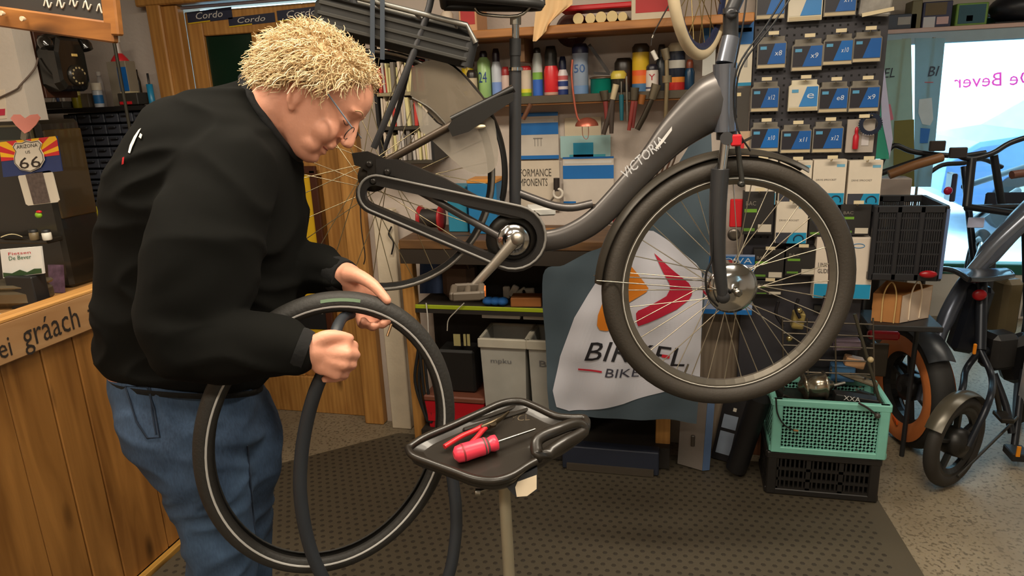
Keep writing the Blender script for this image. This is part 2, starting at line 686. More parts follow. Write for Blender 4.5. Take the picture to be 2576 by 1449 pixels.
# framed advert hung on the door behind the man
a = R4(716, 428, 812, 880, YW - 0.02)
t = thing('framed_advert', 'tall brown framed yellow advert hung on the pine door', 'poster', ((a[0] + a[2]) / 2, YW - .02, a[1]))
f = MB()
for z in (a[1], a[3]):
    f.box(((a[0] + a[2]) / 2, YW - .012, z), (a[2] - a[0] + .03, .025, .035), bev=.004)
for x in (a[0], a[2]):
    f.box((x, YW - .012, (a[1] + a[3]) / 2), (.035, .025, a[3] - a[1]), bev=.004)
f.build('frame', M((70, 36, 22), .4), t)
MB().box(((a[0] + a[2]) / 2, YW - .006, (a[1] + a[3]) / 2), (a[2] - a[0], .008, a[3] - a[1])).build('print', M((214, 170, 28), .5), t)
MB().box(((a[0] + a[2]) / 2, YW - .012, a[1] + .17), (a[2] - a[0] - .03, .004, .12)).build('dark_field', BLK, t)
MB().text('ths', [(a[2] - .10, YW - .0155, a[1] + .19), (a[2] - .03, YW - .0155, a[1] + .19), (a[2] - .03, YW - .0155, a[1] + .22), (a[2] - .10, YW - .0155, a[1] + .22)]).build('lettering', WHT, t)
# mat with raised studs
mx0, mx1, my0, my1 = -1.74, 0.76, -0.6, 2.80
MATM = M((78, 70, 56), 0.62, var=0.14, scale=5, bump=0.08, bscale=140)
mat = thing('rubber_mat', 'dark brown studded rubber mat covering the workshop floor', 'mat', (0, 1.2, 0))
MB().prism([(mx0, my0, 0.0), (.989, my0, 0.0), (.730, my1, 0.0), (-1.30, my1, 0), (mx0, 2.42, 0)], (0, 0, 0.012)).build('sheet', MATM, mat)
sd = MB()
i = 0
y = 0.9
while y < my1 - .02:
    x = mx0 + .03 + (.018 if i % 2 else 0)
    while x < .70:
        if y < 2.42 + (x - mx0) * .8:
            vs = [(x + .009 * cos(k * pi / 3), y + .009 * sin(k * pi / 3), .012) for k in range(6)] + [(x + .0065 * cos(k * pi / 3), y + .0065 * sin(k * pi / 3), .0128) for k in range(6)]
            sd.add(vs, [tuple(range(6, 12))] + [(k, (k + 1) % 6, 6 + (k + 1) % 6, 6 + k) for k in range(6)])
        x += .036
    y += .031
    i += 1
o = sd.build('studs', M((50, 43, 33), .7), mat)
o['kind'] = 'stuff'
# outside: pavement, house, car, sky is the world
struct('street_ground', MB().box((6, 12, -0.02), (30, 13.5, 0.04)), M((205, 215, 222), .9))
hb = MB().box((9.5, 16, 3), (6, 3, 6))
hb.cur = 1
hb.box((9.5, 15.9, 6.4), (6.6, 3.6, 1.2))
t = thing('street_house', 'pale house across the street seen through the shop window', 'house', (9.5, 16, 0))
MB().box((9.5, 16, 2.4), (8, 3, 4.8)).build('facade', M((210, 214, 215), .9), t)
rf = MB(); rf.prism([(5.2, 14.3, 4.8), (5.2, 17.7, 4.8), (5.2, 16, 6.2)], (8.6, 0, 0)); rf.build('roof', M((120, 130, 150), .8), t)
for k in range(4):
    f_ = MB().box((6.4 + k * 1.9, 14.5, 2.2), (1.0, .06, 1.3), bev=.02).build('window', M((120, 160, 190), .2), t)
# parked car
ct = thing('parked_car', 'silver blue car parked outside the shop window', 'car', (4.6, 8.6, 0))
cx, cy = 4.5, 8.6
prof = [(-2.0, .45), (-1.98, .75), (-1.7, .92), (-1.15, 1.0), (-.55, 1.42), (.2, 1.5), (1.0, 1.45), (1.6, 1.05), (2.0, .95), (2.1, .5), (1.9, .3), (-1.8, .3)]
body = MB()
rings = []
for yy_, k, ins in ((-.84, .93, .0), (-.78, 1, 0), (.78, 1, 0), (.84, .93, 0)):
    rings.append([V((cx + x, cy + yy_ * (0.82 if z > 1.1 else 1), .3 + (z - .3) * k)) for x, z in prof])
body.loft(rings, smooth=False)
body.build('body', M((84, 116, 164), .25, .3), ct)
gl = MB()
for side in (-1,):
    yy_ = cy + side * .745
    gl.prism([(cx - 1.0, yy_ + .06 * -side * 0, 1.03), (cx - .5, yy_, 1.36), (cx + .1, yy_, 1.41), (cx + .1, yy_, 1.03)], (0, -.02, 0))
    gl.prism([(cx + .17, yy_, 1.03), (cx + .17, yy_, 1.41), (cx + .95, yy_, 1.36), (cx + 1.35, yy_, 1.05)], (0, -.02, 0))
gl.build('side_window', M((70, 100, 150), .1), ct)
for x in (-1.25, 1.3):
    wl = MB().cyl((cx + x, cy - .86, .32), (cx + x, cy - .62, .32), .32, n=20).build('wheel', RUB, ct)
    MB().cyl((cx + x, cy - .875, .32), (cx + x, cy - .80, .32), .19, n=14).build('hubcap', STEEL, wl)
# ================================================================== the bicycle in the work stand
FH = D(1828, 745, 1.98)      # front hub
RH = D(945, 440, 1.86)       # rear hub
_u = (FH - RH); _u.z = 0
BU = _u.normalized()
BN = V((BU.y, -BU.x, 0))     # towards the camera
if BN.dot(CAM - FH) < 0:
    BN = -BN


def B(px, py, off=0.0):
    return plane(px, py, FH + BN * off, BN)


def BL(pts, off=0.0, k=0):
    p = [B(x, y, off) for x, y in pts]
    return smooth_path(p, k) if k else p


bike = thing('bicycle', 'dark grey electric bicycle hanging at working height without its rear tyre', 'bicycle', V((FH.x - .45, FH.y - .1, 0.0)))
FRM = M((84, 80, 78), 0.33, 0.5, var=.06)
FRMD = M((62, 62, 64), 0.34, 0.4, var=.06)
PXM = 1.98 / F_PX   # metres per pixel at the bike

# --- frame
f = MB()
dt = [(1824, 240), (1782, 266), (1705, 330), (1640, 402), (1570, 480), (1512, 542), (1462, 578), (1400, 602), (1320, 610)]
wpx = [62, 62, 46, 33, 30, 30, 29, 27, 26]
pts = smooth_path(BL(dt), 5)
f.tube(pts, [v * PXM for v in catmull_num(wpx, 5)], 16, flat=0.5, up=None)
o = f.build('down_tube', FRM, bike)
f = MB()
f.tube(BL([(1296, 172), (1296, 560)]), 14.5 * PXM, 14)
f.tube(BL([(1296, 560), (1300, 640)]), 22 * PXM, 14)
f.build('seat_tube', FRMD, bike)
f = MB()
f.tube(BL([(1300, 484), (1342, 500), (1392, 517), (1440, 522), (1490, 512)], 0, 4), 10 * PXM, 10)
f.build('brace_tube', FRM, bike)
f = MB()
for sgn in (1, -1):
    f.tube(BL([(955, 432), (1050, 478), (1150, 535), (1265, 600)], .055 * sgn, 3), 9 * PXM, 10)
f.build('chain_stay', FRM, bike)
f = MB()
for sgn in (1, -1):
    f.tube(BL([(950, 420), (1000, 390), (1130, 318), (1212, 268), (1292, 222)], .05 * sgn, 2), 9 * PXM, 10)
f.build('seat_stay', M((70, 58, 46), .4, .4), bike)
f = MB()
hA, hB = B(1824, 160, .012), B(1822, 330, .008)
f.tube([hA, hA * .5 + hB * .5, hB], [27 * PXM, 25 * PXM, 26 * PXM], 20)
f.tube([B(1838, 95), hA], [20 * PXM, 22 * PXM], 16)
f.build('head_tube', M((120, 124, 134), .22, .7), bike)
# lettering along the down tube
a, b = B(1568, 440, .032), B(1668, 350, .032)
dd = (b - a)
nn = BN.cross(dd).normalized()
if nn.z < 0: nn = -nn
hh = .026
f = MB().text('VICTORIA', [a - nn * hh / 2, b - nn * hh / 2, b + nn * hh / 2, a + nn * hh / 2], .2)
f.build('frame_lettering', M((190, 190, 192), .4), bike)
f = MB().prism([B(1648, 372, .031), B(1690, 318, .035), B(1690, 328, .035), B(1668, 358, .033), B(1652, 376, .031)], BN * .001)
f.build('frame_decal', M((205, 203, 200), .4), bike)
# --- seat post and saddle
f = MB()
f.tube(BL([(1297, 58), (1297, 180)]), 8.5 * PXM, 12)
f.build('seat_post', CHROME, bike)
f = MB()
f.tube(BL([(1296, 97), (1296, 140)]), 13.5 * PXM, 14)
f.tube(BL([(1296, 140), (1296, 172)]), 12 * PXM, 14)
f.build('seat_post_sleeve', BLK, bike)
MB().tube(BL([(1297, 170), (1297, 178)]), 17 * PXM, 16).build('seat_clamp', CHROME, bike)
f = MB()
rows = []
for i in range(13):
    t = i / 12
    px = 1110 + 250 * t
    wdt = .095 * (1 - t) ** .6 + .018
    row = []
    for k in range(11):
        s_ = -1 + k / 5
        p = B(px, 6 - 12 * (1 - t), 0) + BN * (wdt * s_)
        row.append(p + V((0, 0, .035 * (1 - s_ * s_) + .012 * cos(t * 9) * 0)))
    rows.append(row)
f.grid(rows)
f.grid([[p - V((0, 0, .012)) for p in r][::-1] for r in rows])
bot = [[rows[0][k] for k in range(11)]]
for edge in ([r[0] for r in rows], [r[-1] for r in rows], rows[0], rows[-1]):
    f.tube([p - V((0, 0, .008)) for p in edge], .011, 8)
sad = f.build('saddle', M((34, 33, 32), .5), bike)
f = MB()
for s_ in (-.022, .022):
    f.tube(BL([(1195, 20), (1215, 36), (1302, 40), (1340, 10)], s_, 4), 3.5 * PXM, 8)
f.tube(BL([(1297, 40), (1297, 62)]), 13 * PXM, 10)
f.build('saddle_rail', STEEL, sad)
# --- crank, chain, chain guard
CRK = (1292, 602)
C1 = B(948, 488, .06)
C2 = B(1292, 598, .06)


def hull(r1, r2, off, n=14):
    """closed outline round the two sprockets"""
    c1 = B(948, 488, off); c2 = B(1292, 598, off)
    d = c2 - c1
    L = d.length
    d.normalize()
    up = BN.cross(d)
    if up.z < 0: up = -up
    a = math.asin((r1 - r2) / L)
    out = []
    for i in range(n + 1):
        t = pi / 2 - a + (pi + 2 * a) * i / n if False else (pi / 2 + a * -1) + (pi + 2 * a) * i / n
        out.append(c1 + d * (cos(t) * r1) + up * (sin(t) * r1))
    for i in range(n + 1):
        t = -pi / 2 + a * 1 + (pi - 2 * a) * i / n
        out.append(c2 + d * (cos(t) * r2) + up * (sin(t) * r2))
    return out


cg = MB()
cg.band(hull(.050, .088, .052), hull(.026, .062, .052), BN * .028)
cg.prism(BL([(948, 398), (1005, 400), (1120, 448), (1240, 512), (1330, 548), (1285, 545), (1180, 520), (1060, 470), (990, 440), (950, 440)], .05), BN * .022)
cgo = cg.build('chain_guard', M((30, 28, 27), .42), bike)
MB().tube(hull(.047, .085, .082), .0035, 6, closed=True).build('guard_rim', M((120, 117, 112), .4), cgo, label='grey raised rim line')
MB().tube(hull(.030, .070, .045), .004, 6, closed=True).build('chain', M((110, 105, 96), .4, .8), bike)
f = MB().lathe([(.012, 0), (.075, 0), (.075, .004), (.05, .006), (.012, .006)], B(CRK[0], CRK[1], .042), BN, 32)
f.build('chain_ring', M((60, 58, 55), .4, .8), bike)
f = MB().lathe([(.008, 0), (.046, 0), (.046, .006), (.040, .012), (.030, .010), (.026, .022), (.010, .026), (.006, .026)], B(CRK[0], CRK[1], .055), BN, 32)
f.build('crank_disc', CHROME, bike, label='polished metal disc')
f = MB()
f.tube(BL([(1302, 598), (1240, 668), (1188, 724)], .088), [15 * PXM, 11 * PXM, 10 * PXM], 10, flat=.55)
f.sph(B(1302, 600, .088), 17 * PXM, 14, 8)
f.build('crank_arm', M((180, 172, 160), .4, .9), bike)
f = MB().tube([B(1290, 602, -.06), B(1290, 602, .09)], .012, 10)
f.build('crank_axle', STEEL, bike)
f = MB()
c = B(1176, 734, .13)
for s_ in (-1, 1):
    f.box(c + BU * (.036 * s_), (.018, .09, .022), Matrix((BU, BN, Z1)).transposed(), .004)
f.box(c + BN * .042, (.075, .014, .024), Matrix((BU, BN, Z1)).transposed(), .004)
f.box(c - BN * .042, (.075, .014, .024), Matrix((BU, BN, Z1)).transposed(), .004)
f.tube([c - BN * .06, c + BN * .045], .009, 8)
ped = f.build('pedal', M((86, 76, 64), .6), bike)
MB().box(c + BU * .045 + BN * .0, (.006, .05, .016), Matrix((BU, BN, Z1)).transposed()).build('reflector', M((225, 120, 50), .3), ped)
# left crank behind
f = MB()
f.tube([B(1300, 600, -.075), B(1352, 535, -.085)], .011, 8)
f.build('far_crank_arm', STEEL, bike)
f = MB()
f.box(B(1360, 528, -.13), (.08, .09, .022), Matrix((BU, BN, Z1)).transposed(), .004)
f.build('pedal', M((200, 198, 192), .5), bike, label='pale far pedal')


# --- wheels
def spokes(c, n, u, up, rim_r, hub_r, off, r=.0011, cross=2, phase=0.0):
    """n spokes, laced, as a list of end pairs"""
    out = []
    for i in range(n):
        a = 2 * pi * i / n + phase
        side = 1 if i % 2 else -1
        tw = (1 if (i // 2) % 2 else -1) * 2 * pi * cross * 2 / n
        h = c + u * (cos(a + tw) * hub_r) + up * (sin(a + tw) * hub_r) + (u.cross(up)) * (off * side)
        q = c + u * (cos(a) * rim_r) + up * (sin(a) * rim_r)
        out.append((h, q))
    return out


def ringpts(c, u, up, r, n=64):
    return [c + u * (cos(2 * pi * i / n) * r) + up * (sin(2 * pi * i / n) * r) for i in range(n)]


def rim_ring(mb, c, u, up, r, wd, th, n=64):
    ax = u.cross(up)
    rings = []
    sec = [(r, -wd / 2), (r, wd / 2), (r - th * .4, wd / 2), (r - th, wd * .18), (r - th, -wd * .18), (r - th * .4, -wd / 2)]
    vs, fs = [], []
    for i in range(n):
        a = 2 * pi * i / n
        d = u * cos(a) + up * sin(a)
        for rr, o_ in sec:
            vs.append(c + d * rr + ax * o_)
    k = len(sec)
    for i in range(n):
        j = (i + 1) % n
        for q in range(k):
            q2 = (q + 1) % k
            fs.append((i * k + q, i * k + q2, j * k + q2, j * k + q))
    mb.add(vs, fs, False)


FC = B(1834, 714, 0)
Rt = .312 * 1.0
fw = thing('front_wheel', None, None, FH)
fw.parent = bike
fw.location = FH - V(bike.location)
# measured rim and tyre circle
FR_C = plane(1833, 718, FH, BN)
TO = (B(2152, 716) - B(1516, 716)).length / 2
RO = (B(2098, 716) - B(1567, 716)).length / 2
rt = (TO - RO * 1.0) / 2
f = MB().tube(ringpts(FR_C, BU, Z1, TO - rt * .94, 72), rt * .94, 14, closed=True)
f.build('tyre', M((58, 52, 45), .62, bump=.12, bscale=160), fw)
f = MB()
rim_ring(f, FR_C, BU, Z1, RO + .006, .024, .022)
f.build('rim', M((120, 114, 104), .34, .7), fw)
MB().tube(ringpts(FR_C + BN * .016, BU, Z1, RO + .002, 72), .0016, 5, closed=True).build('reflective_line', M((200, 196, 188), .35), fw)
sp = spokes(FR_C, 36, BU, Z1, RO - .014, .052, .028, cross=1)
for h, q in sp:
    MB().tube([h, q], .0015, 5).build('spoke', M((200, 190, 170), .3, .9), fw)
f = MB().lathe([(.012, -.05), (.055, -.045), (.068, -.03), (.068, .02), (.072, .022), (.072, .030), (.064, .034), (.055, .045), (.034, .05), (.02, .052), (.012, .058)], FR_C, BN, 36)
f.build('hub_motor', CHROME, fw)
f = MB().tube([FR_C - BN * .08, FR_C + BN * .085], .006, 8)
f.lathe([(.004, 0), (.012, 0), (.012, .008), (.006, .012)], FR_C + BN * .073, BN, 6)
f.build('axle_nut', STEEL, fw)
vb = B(1722, 940, 0)
MB().tube([vb, vb + V((0.01, 0, .03))], .003, 6).build('valve', STEEL, fw)
# fork
f = MB()
for sgn in (1, -1):
    p = [(1812, 425), (1806, 520), (1806, 640), (1818, 740)]
    P = [B(x, y, .062 * sgn) for x, y in p]
    f.tube(smooth_path(P, 3), [v * PXM for v in catmull_num([21, 20, 18, 13], 3)], 12)
    f.sph(B(1820, 748, .066 * sgn), (.018, .010, .018), 12, 8)
f.tube([B(1812, 432, -.062), B(1812, 420, 0), B(1812, 432, .062)], 14 * PXM, 10)
f.build('fork_lower', FRMD, bike)
for sgn in (1, -1):
    MB().tube([B(1826, 345, .058 * sgn), B(1814, 440, .060 * sgn)], 11 * PXM, 14).build('fork_stanchion', CHROME, bike)
f = MB()
f.tube([B(1828, 348, -.075), B(1828, 348, .075)], 15 * PXM, 12)
f.tube([B(1828, 325, 0), B(1828, 350, 0)], 24 * PXM, 14)
f.build('fork_crown', FRMD, bike)
f = MB()
f.tube(BL([(1838, 20), (1838, 110)]), 17 * PXM, 14)
f.tube(BL([(1838, 32), (1870, -40), (1890, -110)]), 16 * PXM, 12)
f.tube(BL([(1838, 32), (1838, 34)], .02), 20 * PXM, 14)
f.lathe([(.014, 0), (.014, .008), (.008, .01)], B(1838, 34, .03), BN, 12)
f.build('stem', FRMD, bike)
f = MB()
f.tube(BL([(1890, -110), (1900, -130)], -.3) + BL([(1900, -130), (1890, -110)], .3), 10 * PXM, 10)
f.build('handlebar', BLK, bike)
# brake on the fork, with its red pad and noodle
f = MB()
f.bar(B(1852, 340, .05), B(1868, 470, .062), .012, .014, up=BN, bev=.003)
f.lathe([(.008, 0), (.008, .012), (.004, .014)], B(1862, 462, .066), BN, 10)
f.bar(B(1862, 360, .05), B(1892, 345, .05), .006, .006, up=BN)
br = f.build('brake_arm', M((70, 68, 64), .4, .7), bike)
MB().box(B(1852, 353, .075), (.028, .012, .030), Matrix((BU, BN, Z1)).transposed(), .004).build('brake_pad', RED, br)
# fenders
f = MB()
a0, a1 = 63, 196
prev = None
ax = BN
rows = []
for i in range(49):
    t = radians(a0 + (172 - a0) * i / 48) if False else radians(58 + 118 * i / 48)
    d = BU * cos(t) + Z1 * sin(t)
    rr = TO + .020
    rows.append([FR_C + d * (rr - .014 * abs(s_) ** 2.2) + ax * (.028 * s_) for s_ in (-1, -.7, -.3, 0, .3, .7, 1)])
f.grid(rows)
f.grid([[p + (FR_C - p).normalized() * .0018 for p in r][::-1] for r in rows])
f.build('front_fender', M((62, 57, 50), .35, .3), bike)
f = MB()
t = radians(174)
e = FR_C + BU * (cos(t) * (TO + .02)) + Z1 * (sin(t) * (TO + .02))
f.tube([e + BN * .028, FR_C + BN * .05 + BU * -.02], .0018, 6)
f.tube([e - BN * .028, FR_C - BN * .05 + BU * -.02], .0018, 6)
f.build('fender_stay', STEEL, bike)
# cables in front
f = MB()
f.tube(smooth_path([B(1985, -30, .1), B(1930, 60, .09), B(1858, 165, .08), B(1846, 260, .06), B(1858, 330, .06), B(1888, 380, .06)], 6), .0024, 6)
f.tube(smooth_path([B(2005, -30, .1), B(1945, 60, .1), B(1862, 175, .08), B(1850, 300, .06)], 6), .0024, 6)
f.tube(smooth_path([B(1880, -20, .08), B(1866, 80, .08), B(1848, 170, .06)], 6), .0022, 6)
f.tube(smooth_path([B(1800, 480, .07), B(1792, 560, .075), B(1790, 650, .075), B(1776, 690, .07), B(1780, 740, .06), B(1805, 770, .05)], 6), .003, 6)
f.build('cable', BLK, bike)
# --- rear wheel without tyre
RC = B(945, 440)
RR = ((B(1160, 630) - RC).length + (B(960, 742) - RC).length) / 2
rw = thing('rear_wheel', None, None, RC)
rw.parent = bike
rw.location = RC - V(bike.location)
f = MB()
rim_ring(f, RC, BU, Z1, RR, .025, .020)
f.build('rim', M((44, 43, 42), .36, .5), rw)
MB().tube(ringpts(RC + BN * .012, BU, Z1, RR - .006, 72), .0058, 6, closed=True).build('brake_track', M((150, 146, 140), .35, .8), rw, label='bare grey rim flank')
for h, q in spokes(RC, 32, BU, Z1, RR - .014, .036, .026, cross=3, phase=.07):
    MB().tube([h, q], .0012, 5).build('spoke', M((190, 176, 140), .3, .9), rw)
f = MB().lathe([(.012, -.06), (.040, -.04), (.040, -.034), (.03, -.03), (.03, .03), (.04, .034), (.04, .04), (.03, .045), (.016, .06), (.012, .07)], RC, BN, 28)
f.build('hub', M((120, 112, 100), .3, .9), rw)
f = MB().lathe([(.012, 0), (.038, 0), (.038, .004), (.03, .006), (.03, .012), (.012, .014)], RC + BN * .052, BN, 24)
f.build('sprocket', M((80, 74, 66), .4, .8), rw)
f = MB()
f.prism(BL([(886, 385), (925, 380), (985, 405), (1000, 435), (965, 470), (930, 462), (925, 430), (905, 418), (893, 415)], .062), BN * .008)
for (x, y) in ((930, 412), (975, 432), (940, 455)):
    f.lathe([(.009, 0), (.009, .012), (.005, .015)], B(x, y, .070), BN, 10)
f.build('dropout', M((50, 47, 44), .4, .6), bike)
# rear fender, coat guard, carrier
f = MB()
rows = []
for i in range(45):
    t = radians(-14 + 92 * i / 44)
    d = BU * cos(t) + Z1 * sin(t)
    rr = RR + .034
    rows.append([RC + d * (rr - .014 * abs(s_) ** 2.2) + BN * (.029 * s_) for s_ in (-1, -.7, -.3, 0, .3, .7, 1)])
f.grid(rows)
f.grid([[p + (RC - p).normalized() * .0018 for p in r][::-1] for r in rows])
f.build('rear_fender', M((40, 39, 38), .35, .3), bike)
SMK = M((150, 142, 130), 0.28, alpha=0.62)
SMKD = M((112, 102, 88), 0.28, alpha=0.74)
f = MB().prism(BL([(1036, 168), (1090, 150), (1140, 168), (1192, 222), (1225, 280), (1130, 322), (1060, 262), (1032, 240)], .045, 3), BN * -.002)
cgd = f.build('coat_guard', SMKD, bike, label='smoke grey clear coat guard')
f = MB().prism(BL([(1040, 248), (1128, 326), (1230, 290), (1250, 350), (1252, 405), (1235, 432), (1205, 438), (1160, 420), (1085, 352), (1058, 330)], .047, 3), BN * -.002)
f.build('lower_panel', SMK, cgd)
MB().tube(smooth_path(BL([(1036, 246), (1085, 275), (1130, 322)], .05), 4), .003, 6).build('panel_seam', M((80, 74, 64), .4), cgd)
f = MB()
f.prism(BL([(1128, 318), (1140, 300), (1230, 252), (1290, 232), (1292, 252), (1235, 290), (1180, 330), (1140, 342)], .036), BN * .035)
f.tube(BL([(1135, 300), (1292, 222)], .058), .008, 8)
f.build('ring_lock', M((24, 22, 20), .4), bike)
MB().sph(B(1205, 318, .06), (.018, .01, .006), 10, 6).build('lock_light', M((240, 225, 190), .2, emit=0), bike)
# carrier with battery box
AX = (B(1180, 108) - B(870, 30)).normalized()
NX = BN.cross(AX).normalized()
if NX.z < 0: NX = -NX
rot = Matrix((AX, BN, NX)).transposed()
cA, cB = B(800, 48), B(1196, 120)
mid = (cA + cB) / 2
bx = MB()
L = (cB - cA).length
bx.box(mid, (L, .13, .085), rot, .018)
bat = bx.build('carrier_battery', M((27, 27, 26), .45), bike)
for i in range(3):
    MB().box(mid + NX * (.024 - .024 * i) + BN * .066, (L * .94, .006, .010), rot, .002).build('rib', M((50, 49, 46), .35), bat)
MB().tube([mid + AX * (L / 2 - .012) - NX * .04 + BN * .05, mid + AX * (L / 2 - .012) + NX * .03 + BN * .05], .018, 10).build('end_cap', BLK, bat)
f = MB()
for s_ in (-.065, .065):
    f.tube([mid - AX * (L / 2 + .05) + NX * .055 + BN * s_, mid + AX * (L / 2 - .03) + NX * .055 + BN * s_, mid + AX * (L / 2) + NX * .02 + BN * s_], .007, 10)
for k in range(4):
    c = mid + AX * (L * (-.4 + .25 * k)) + NX * .055
    f.tube([c - BN * .065, c + BN * .065], .005, 8)
f.build('carrier_rack', M((128, 126, 120), .35, .7), bike)
f = MB()
f.tube(BL([(1090, -30), (1072, 45), (1022, 180), (940, 372)], .06, 3), 8 * PXM, 8)
f.tube(BL([(885, -20), (905, 90), (925, 200)], .0, 3), 9 * PXM, 8)
f.tube(BL([(1030, 165), (1000, 280), (960, 395)], -.06, 3), 6 * PXM, 8)
f.build('carrier_stay', FRMD, bike)
# lashing straps up to a ceiling hook hold the rear of the bicycle
st_ = thing('lashing_strap', 'two dark blue straps holding up the rear carrier of the hanging bicycle', 'strap', B(948, 160, .07))
for (x, y2) in ((937, 165), (962, 150)):
    a = B(x, y2, .075)
    b = B(x, -20, .075)
    up_ = (b - a) * ((2.5 - a.z) / (b.z - a.z))
    MB().bar(a, a + up_, .011, .003, up=BN).build('strap', M((44, 52, 62), .7), st_)
# hanger from the ceiling holds the saddle end (the saddle hook is above the picture)
hk = thing('ceiling_hoist', 'black hoist cord holding the bicycle by its saddle', 'hoist', B(1330, -60))
MB().tube([B(1330, 2), B(1330, 2) + V((0, 0, 2.5 - B(1330, 2).z))], .006, 8).build('cord', BLK, hk)
# ================================================================== the man
import bmesh
from mathutils.bvhtree import BVHTree


def fuse(mb, name, mat, parent, voxel, smooth=3, label=None, folds=None):
    """overlapping closed shapes -> one continuous skin"""
    t = mb.build('fuse_tmp', mat)
    md = t.modifiers.new('r', 'REMESH')
    md.mode = 'VOXEL'
    md.voxel_size = voxel
    dg = bpy.context.evaluated_depsgraph_get()
    dg.update()
    me = bpy.data.meshes.new_from_object(t.evaluated_get(dg))
    loc = V(t.location)
    bm = bmesh.new()
    bm.from_mesh(me)
    for _ in range(smooth):
        bmesh.ops.smooth_vert(bm, verts=bm.verts, factor=0.5, use_axis_x=True, use_axis_y=True, use_axis_z=True)
    if folds:
        bm.normal_update()
        amp, sx, sy, sz = folds
        mv = []
        for v in bm.verts:
            p = v.co + loc
            q = V((p.dot(CR) * sx, p.dot(CD) * sy, p.dot(CF) * sz))
            q += V((noise.noise(q * .6 + V((3, 1, 7))), noise.noise(q * .6 + V((9, 4, 2))), 0)) * .9
            r_ = 1 - abs(noise.noise(q)) * 2
            mv.append((v, v.normal * (amp * (r_ * r_ - .45 + .5 * noise.noise(q * .5 + V((5, 5, 5)))))))
        for v, d in mv:
            v.co += d
        for _ in range(2):
            bmesh.ops.smooth_vert(bm, verts=bm.verts, factor=0.5, use_axis_x=True, use_axis_y=True, use_axis_z=True)
    bm.to_mesh(me)
    bm.free()
    me.polygons.foreach_set('use_smooth', [True] * len(me.polygons))
    old = t.data
    bpy.data.objects.remove(t)
    bpy.data.meshes.remove(old)
    me.name = name
    me.materials.clear()
    me.materials.append(mat)
    o = bpy.data.objects.new(name, me)
    COL.objects.link(o)
    put(o, parent, loc)
    if label: o['label'] = label
    return o


def surf(o):
    me = o.data
    p = wloc(o)
    return BVHTree.FromPolygons([v.co + p for v in me.vertices], [tuple(q.vertices) for q in me.polygons])


def cast(tree, px, py, lift=.0015):
    d = ray(px, py).normalized()
    h = tree.ray_cast(CAM, d)
    if h[0] is None:
        return None
    return h[0] + h[1] * lift


def rings_between(spec, n=40, e=2.3):
    """spec rows: (xl, yl, xr, yr, depth, half depth)"""
    out = []
    for xl, yl, xr, yr, dc, hd in spec:
        a, b = D(xl, yl, dc), D(xr, yr, dc)
        c = (a + b) / 2
        h = (b - a) / 2
        z = CF.copy()
        ring = []
        for k in range(n):
            t = 2 * pi * k / n
            ca, sa = cos(t), sin(t)
            ring.append(c + h * (abs(ca) ** (2 / e) * (1 if ca > 0 else -1)) + z * (hd * abs(sa) ** (2 / e) * (1 if sa > 0 else -1)))
        out.append(ring)
    return out


def dense(spec, k=4):
    cols = list(zip(*spec))
    cols = [catmull_num(c, k) for c in cols]
    return list(zip(*cols))


def limb(mb, pts, rad, k=4, n=18, flat=1.0):
    P = smooth_path(pts, k)
    R = catmull_num(rad, k)
    mb.tube(P, R, n)
    mb.sph(P[0], R[0] * .99, n, 10)
    mb.sph(P[-1], R[-1] * .99, n, 10)


SKIN = M((226, 160, 132), 0.48, var=.09, scale=22, bump=.06, bscale=180)
SWEAT = M((17, 17, 15), 0.95, var=.12, scale=8, bump=.22, bscale=9)
SWEAT.node_tree.nodes['Principled BSDF'].inputs['Specular IOR Level'].default_value = .12
JEAN = bpy.data.materials.new('denim')
JEAN.use_nodes = True
n_, l_ = JEAN.node_tree.nodes, JEAN.node_tree.links
b_ = n_['Principled BSDF']
b_.inputs['Roughness'].default_value = .85
tc_ = n_.new('ShaderNodeTexCoord')
g1 = n_.new('ShaderNodeTexNoise'); g1.inputs['Scale'].default_value = 5; g1.inputs['Detail'].default_value = 5
g2 = n_.new('ShaderNodeTexNoise'); g2.inputs['Scale'].default_value = 260
mp_ = n_.new('ShaderNodeMapping'); mp_.inputs['Scale'].default_value = (1, 1, .25)
l_.new(tc_.outputs['Object'], g1.inputs['Vector']); l_.new(tc_.outputs['Object'], mp_.inputs['Vector']); l_.new(mp_.outputs[0], g2.inputs['Vector'])
av_ = n_.new('ShaderNodeMath'); av_.operation = 'MULTIPLY_ADD'; av_.inputs[1].default_value = .3
l_.new(g2.outputs['Fac'], av_.inputs[0]); l_.new(g1.outputs['Fac'], av_.inputs[2])
rp_ = n_.new('ShaderNodeValToRGB')
rp_.color_ramp.elements[0].position = .45; rp_.color_ramp.elements[0].color = lin((34, 50, 72))
rp_.color_ramp.elements[1].position = .85; rp_.color_ramp.elements[1].color = lin((70, 94, 124))
l_.new(av_.outputs[0], rp_.inputs[0]); l_.new(rp_.outputs[0], b_.inputs['Base Color'])
bp_ = n_.new('ShaderNodeBump'); bp_.inputs['Strength'].default_value = .35; bp_.inputs['Distance'].default_value = .02
l_.new(g1.outputs['Fac'], bp_.inputs['Height']); l_.new(bp_.outputs[0], b_.inputs['Normal'])

# --- head frame
HD = 1.545
HS = HD / F_PX
hf = (CR * .81 + CD * .58 + CF * .10).normalized()
hu = CR * .58 - CD * .81
hu = (hu - hf * hu.dot(hf)).normalized()
hs = hf.cross(hu)
if hs.dot(CF) > 0: hs = -hs       # hs points to the camera side = the man's right
HO = D(765, 268, HD)


def HP(a, b, s=0.0):
    return HO + (hf * a + hu * b + hs * s) * HS


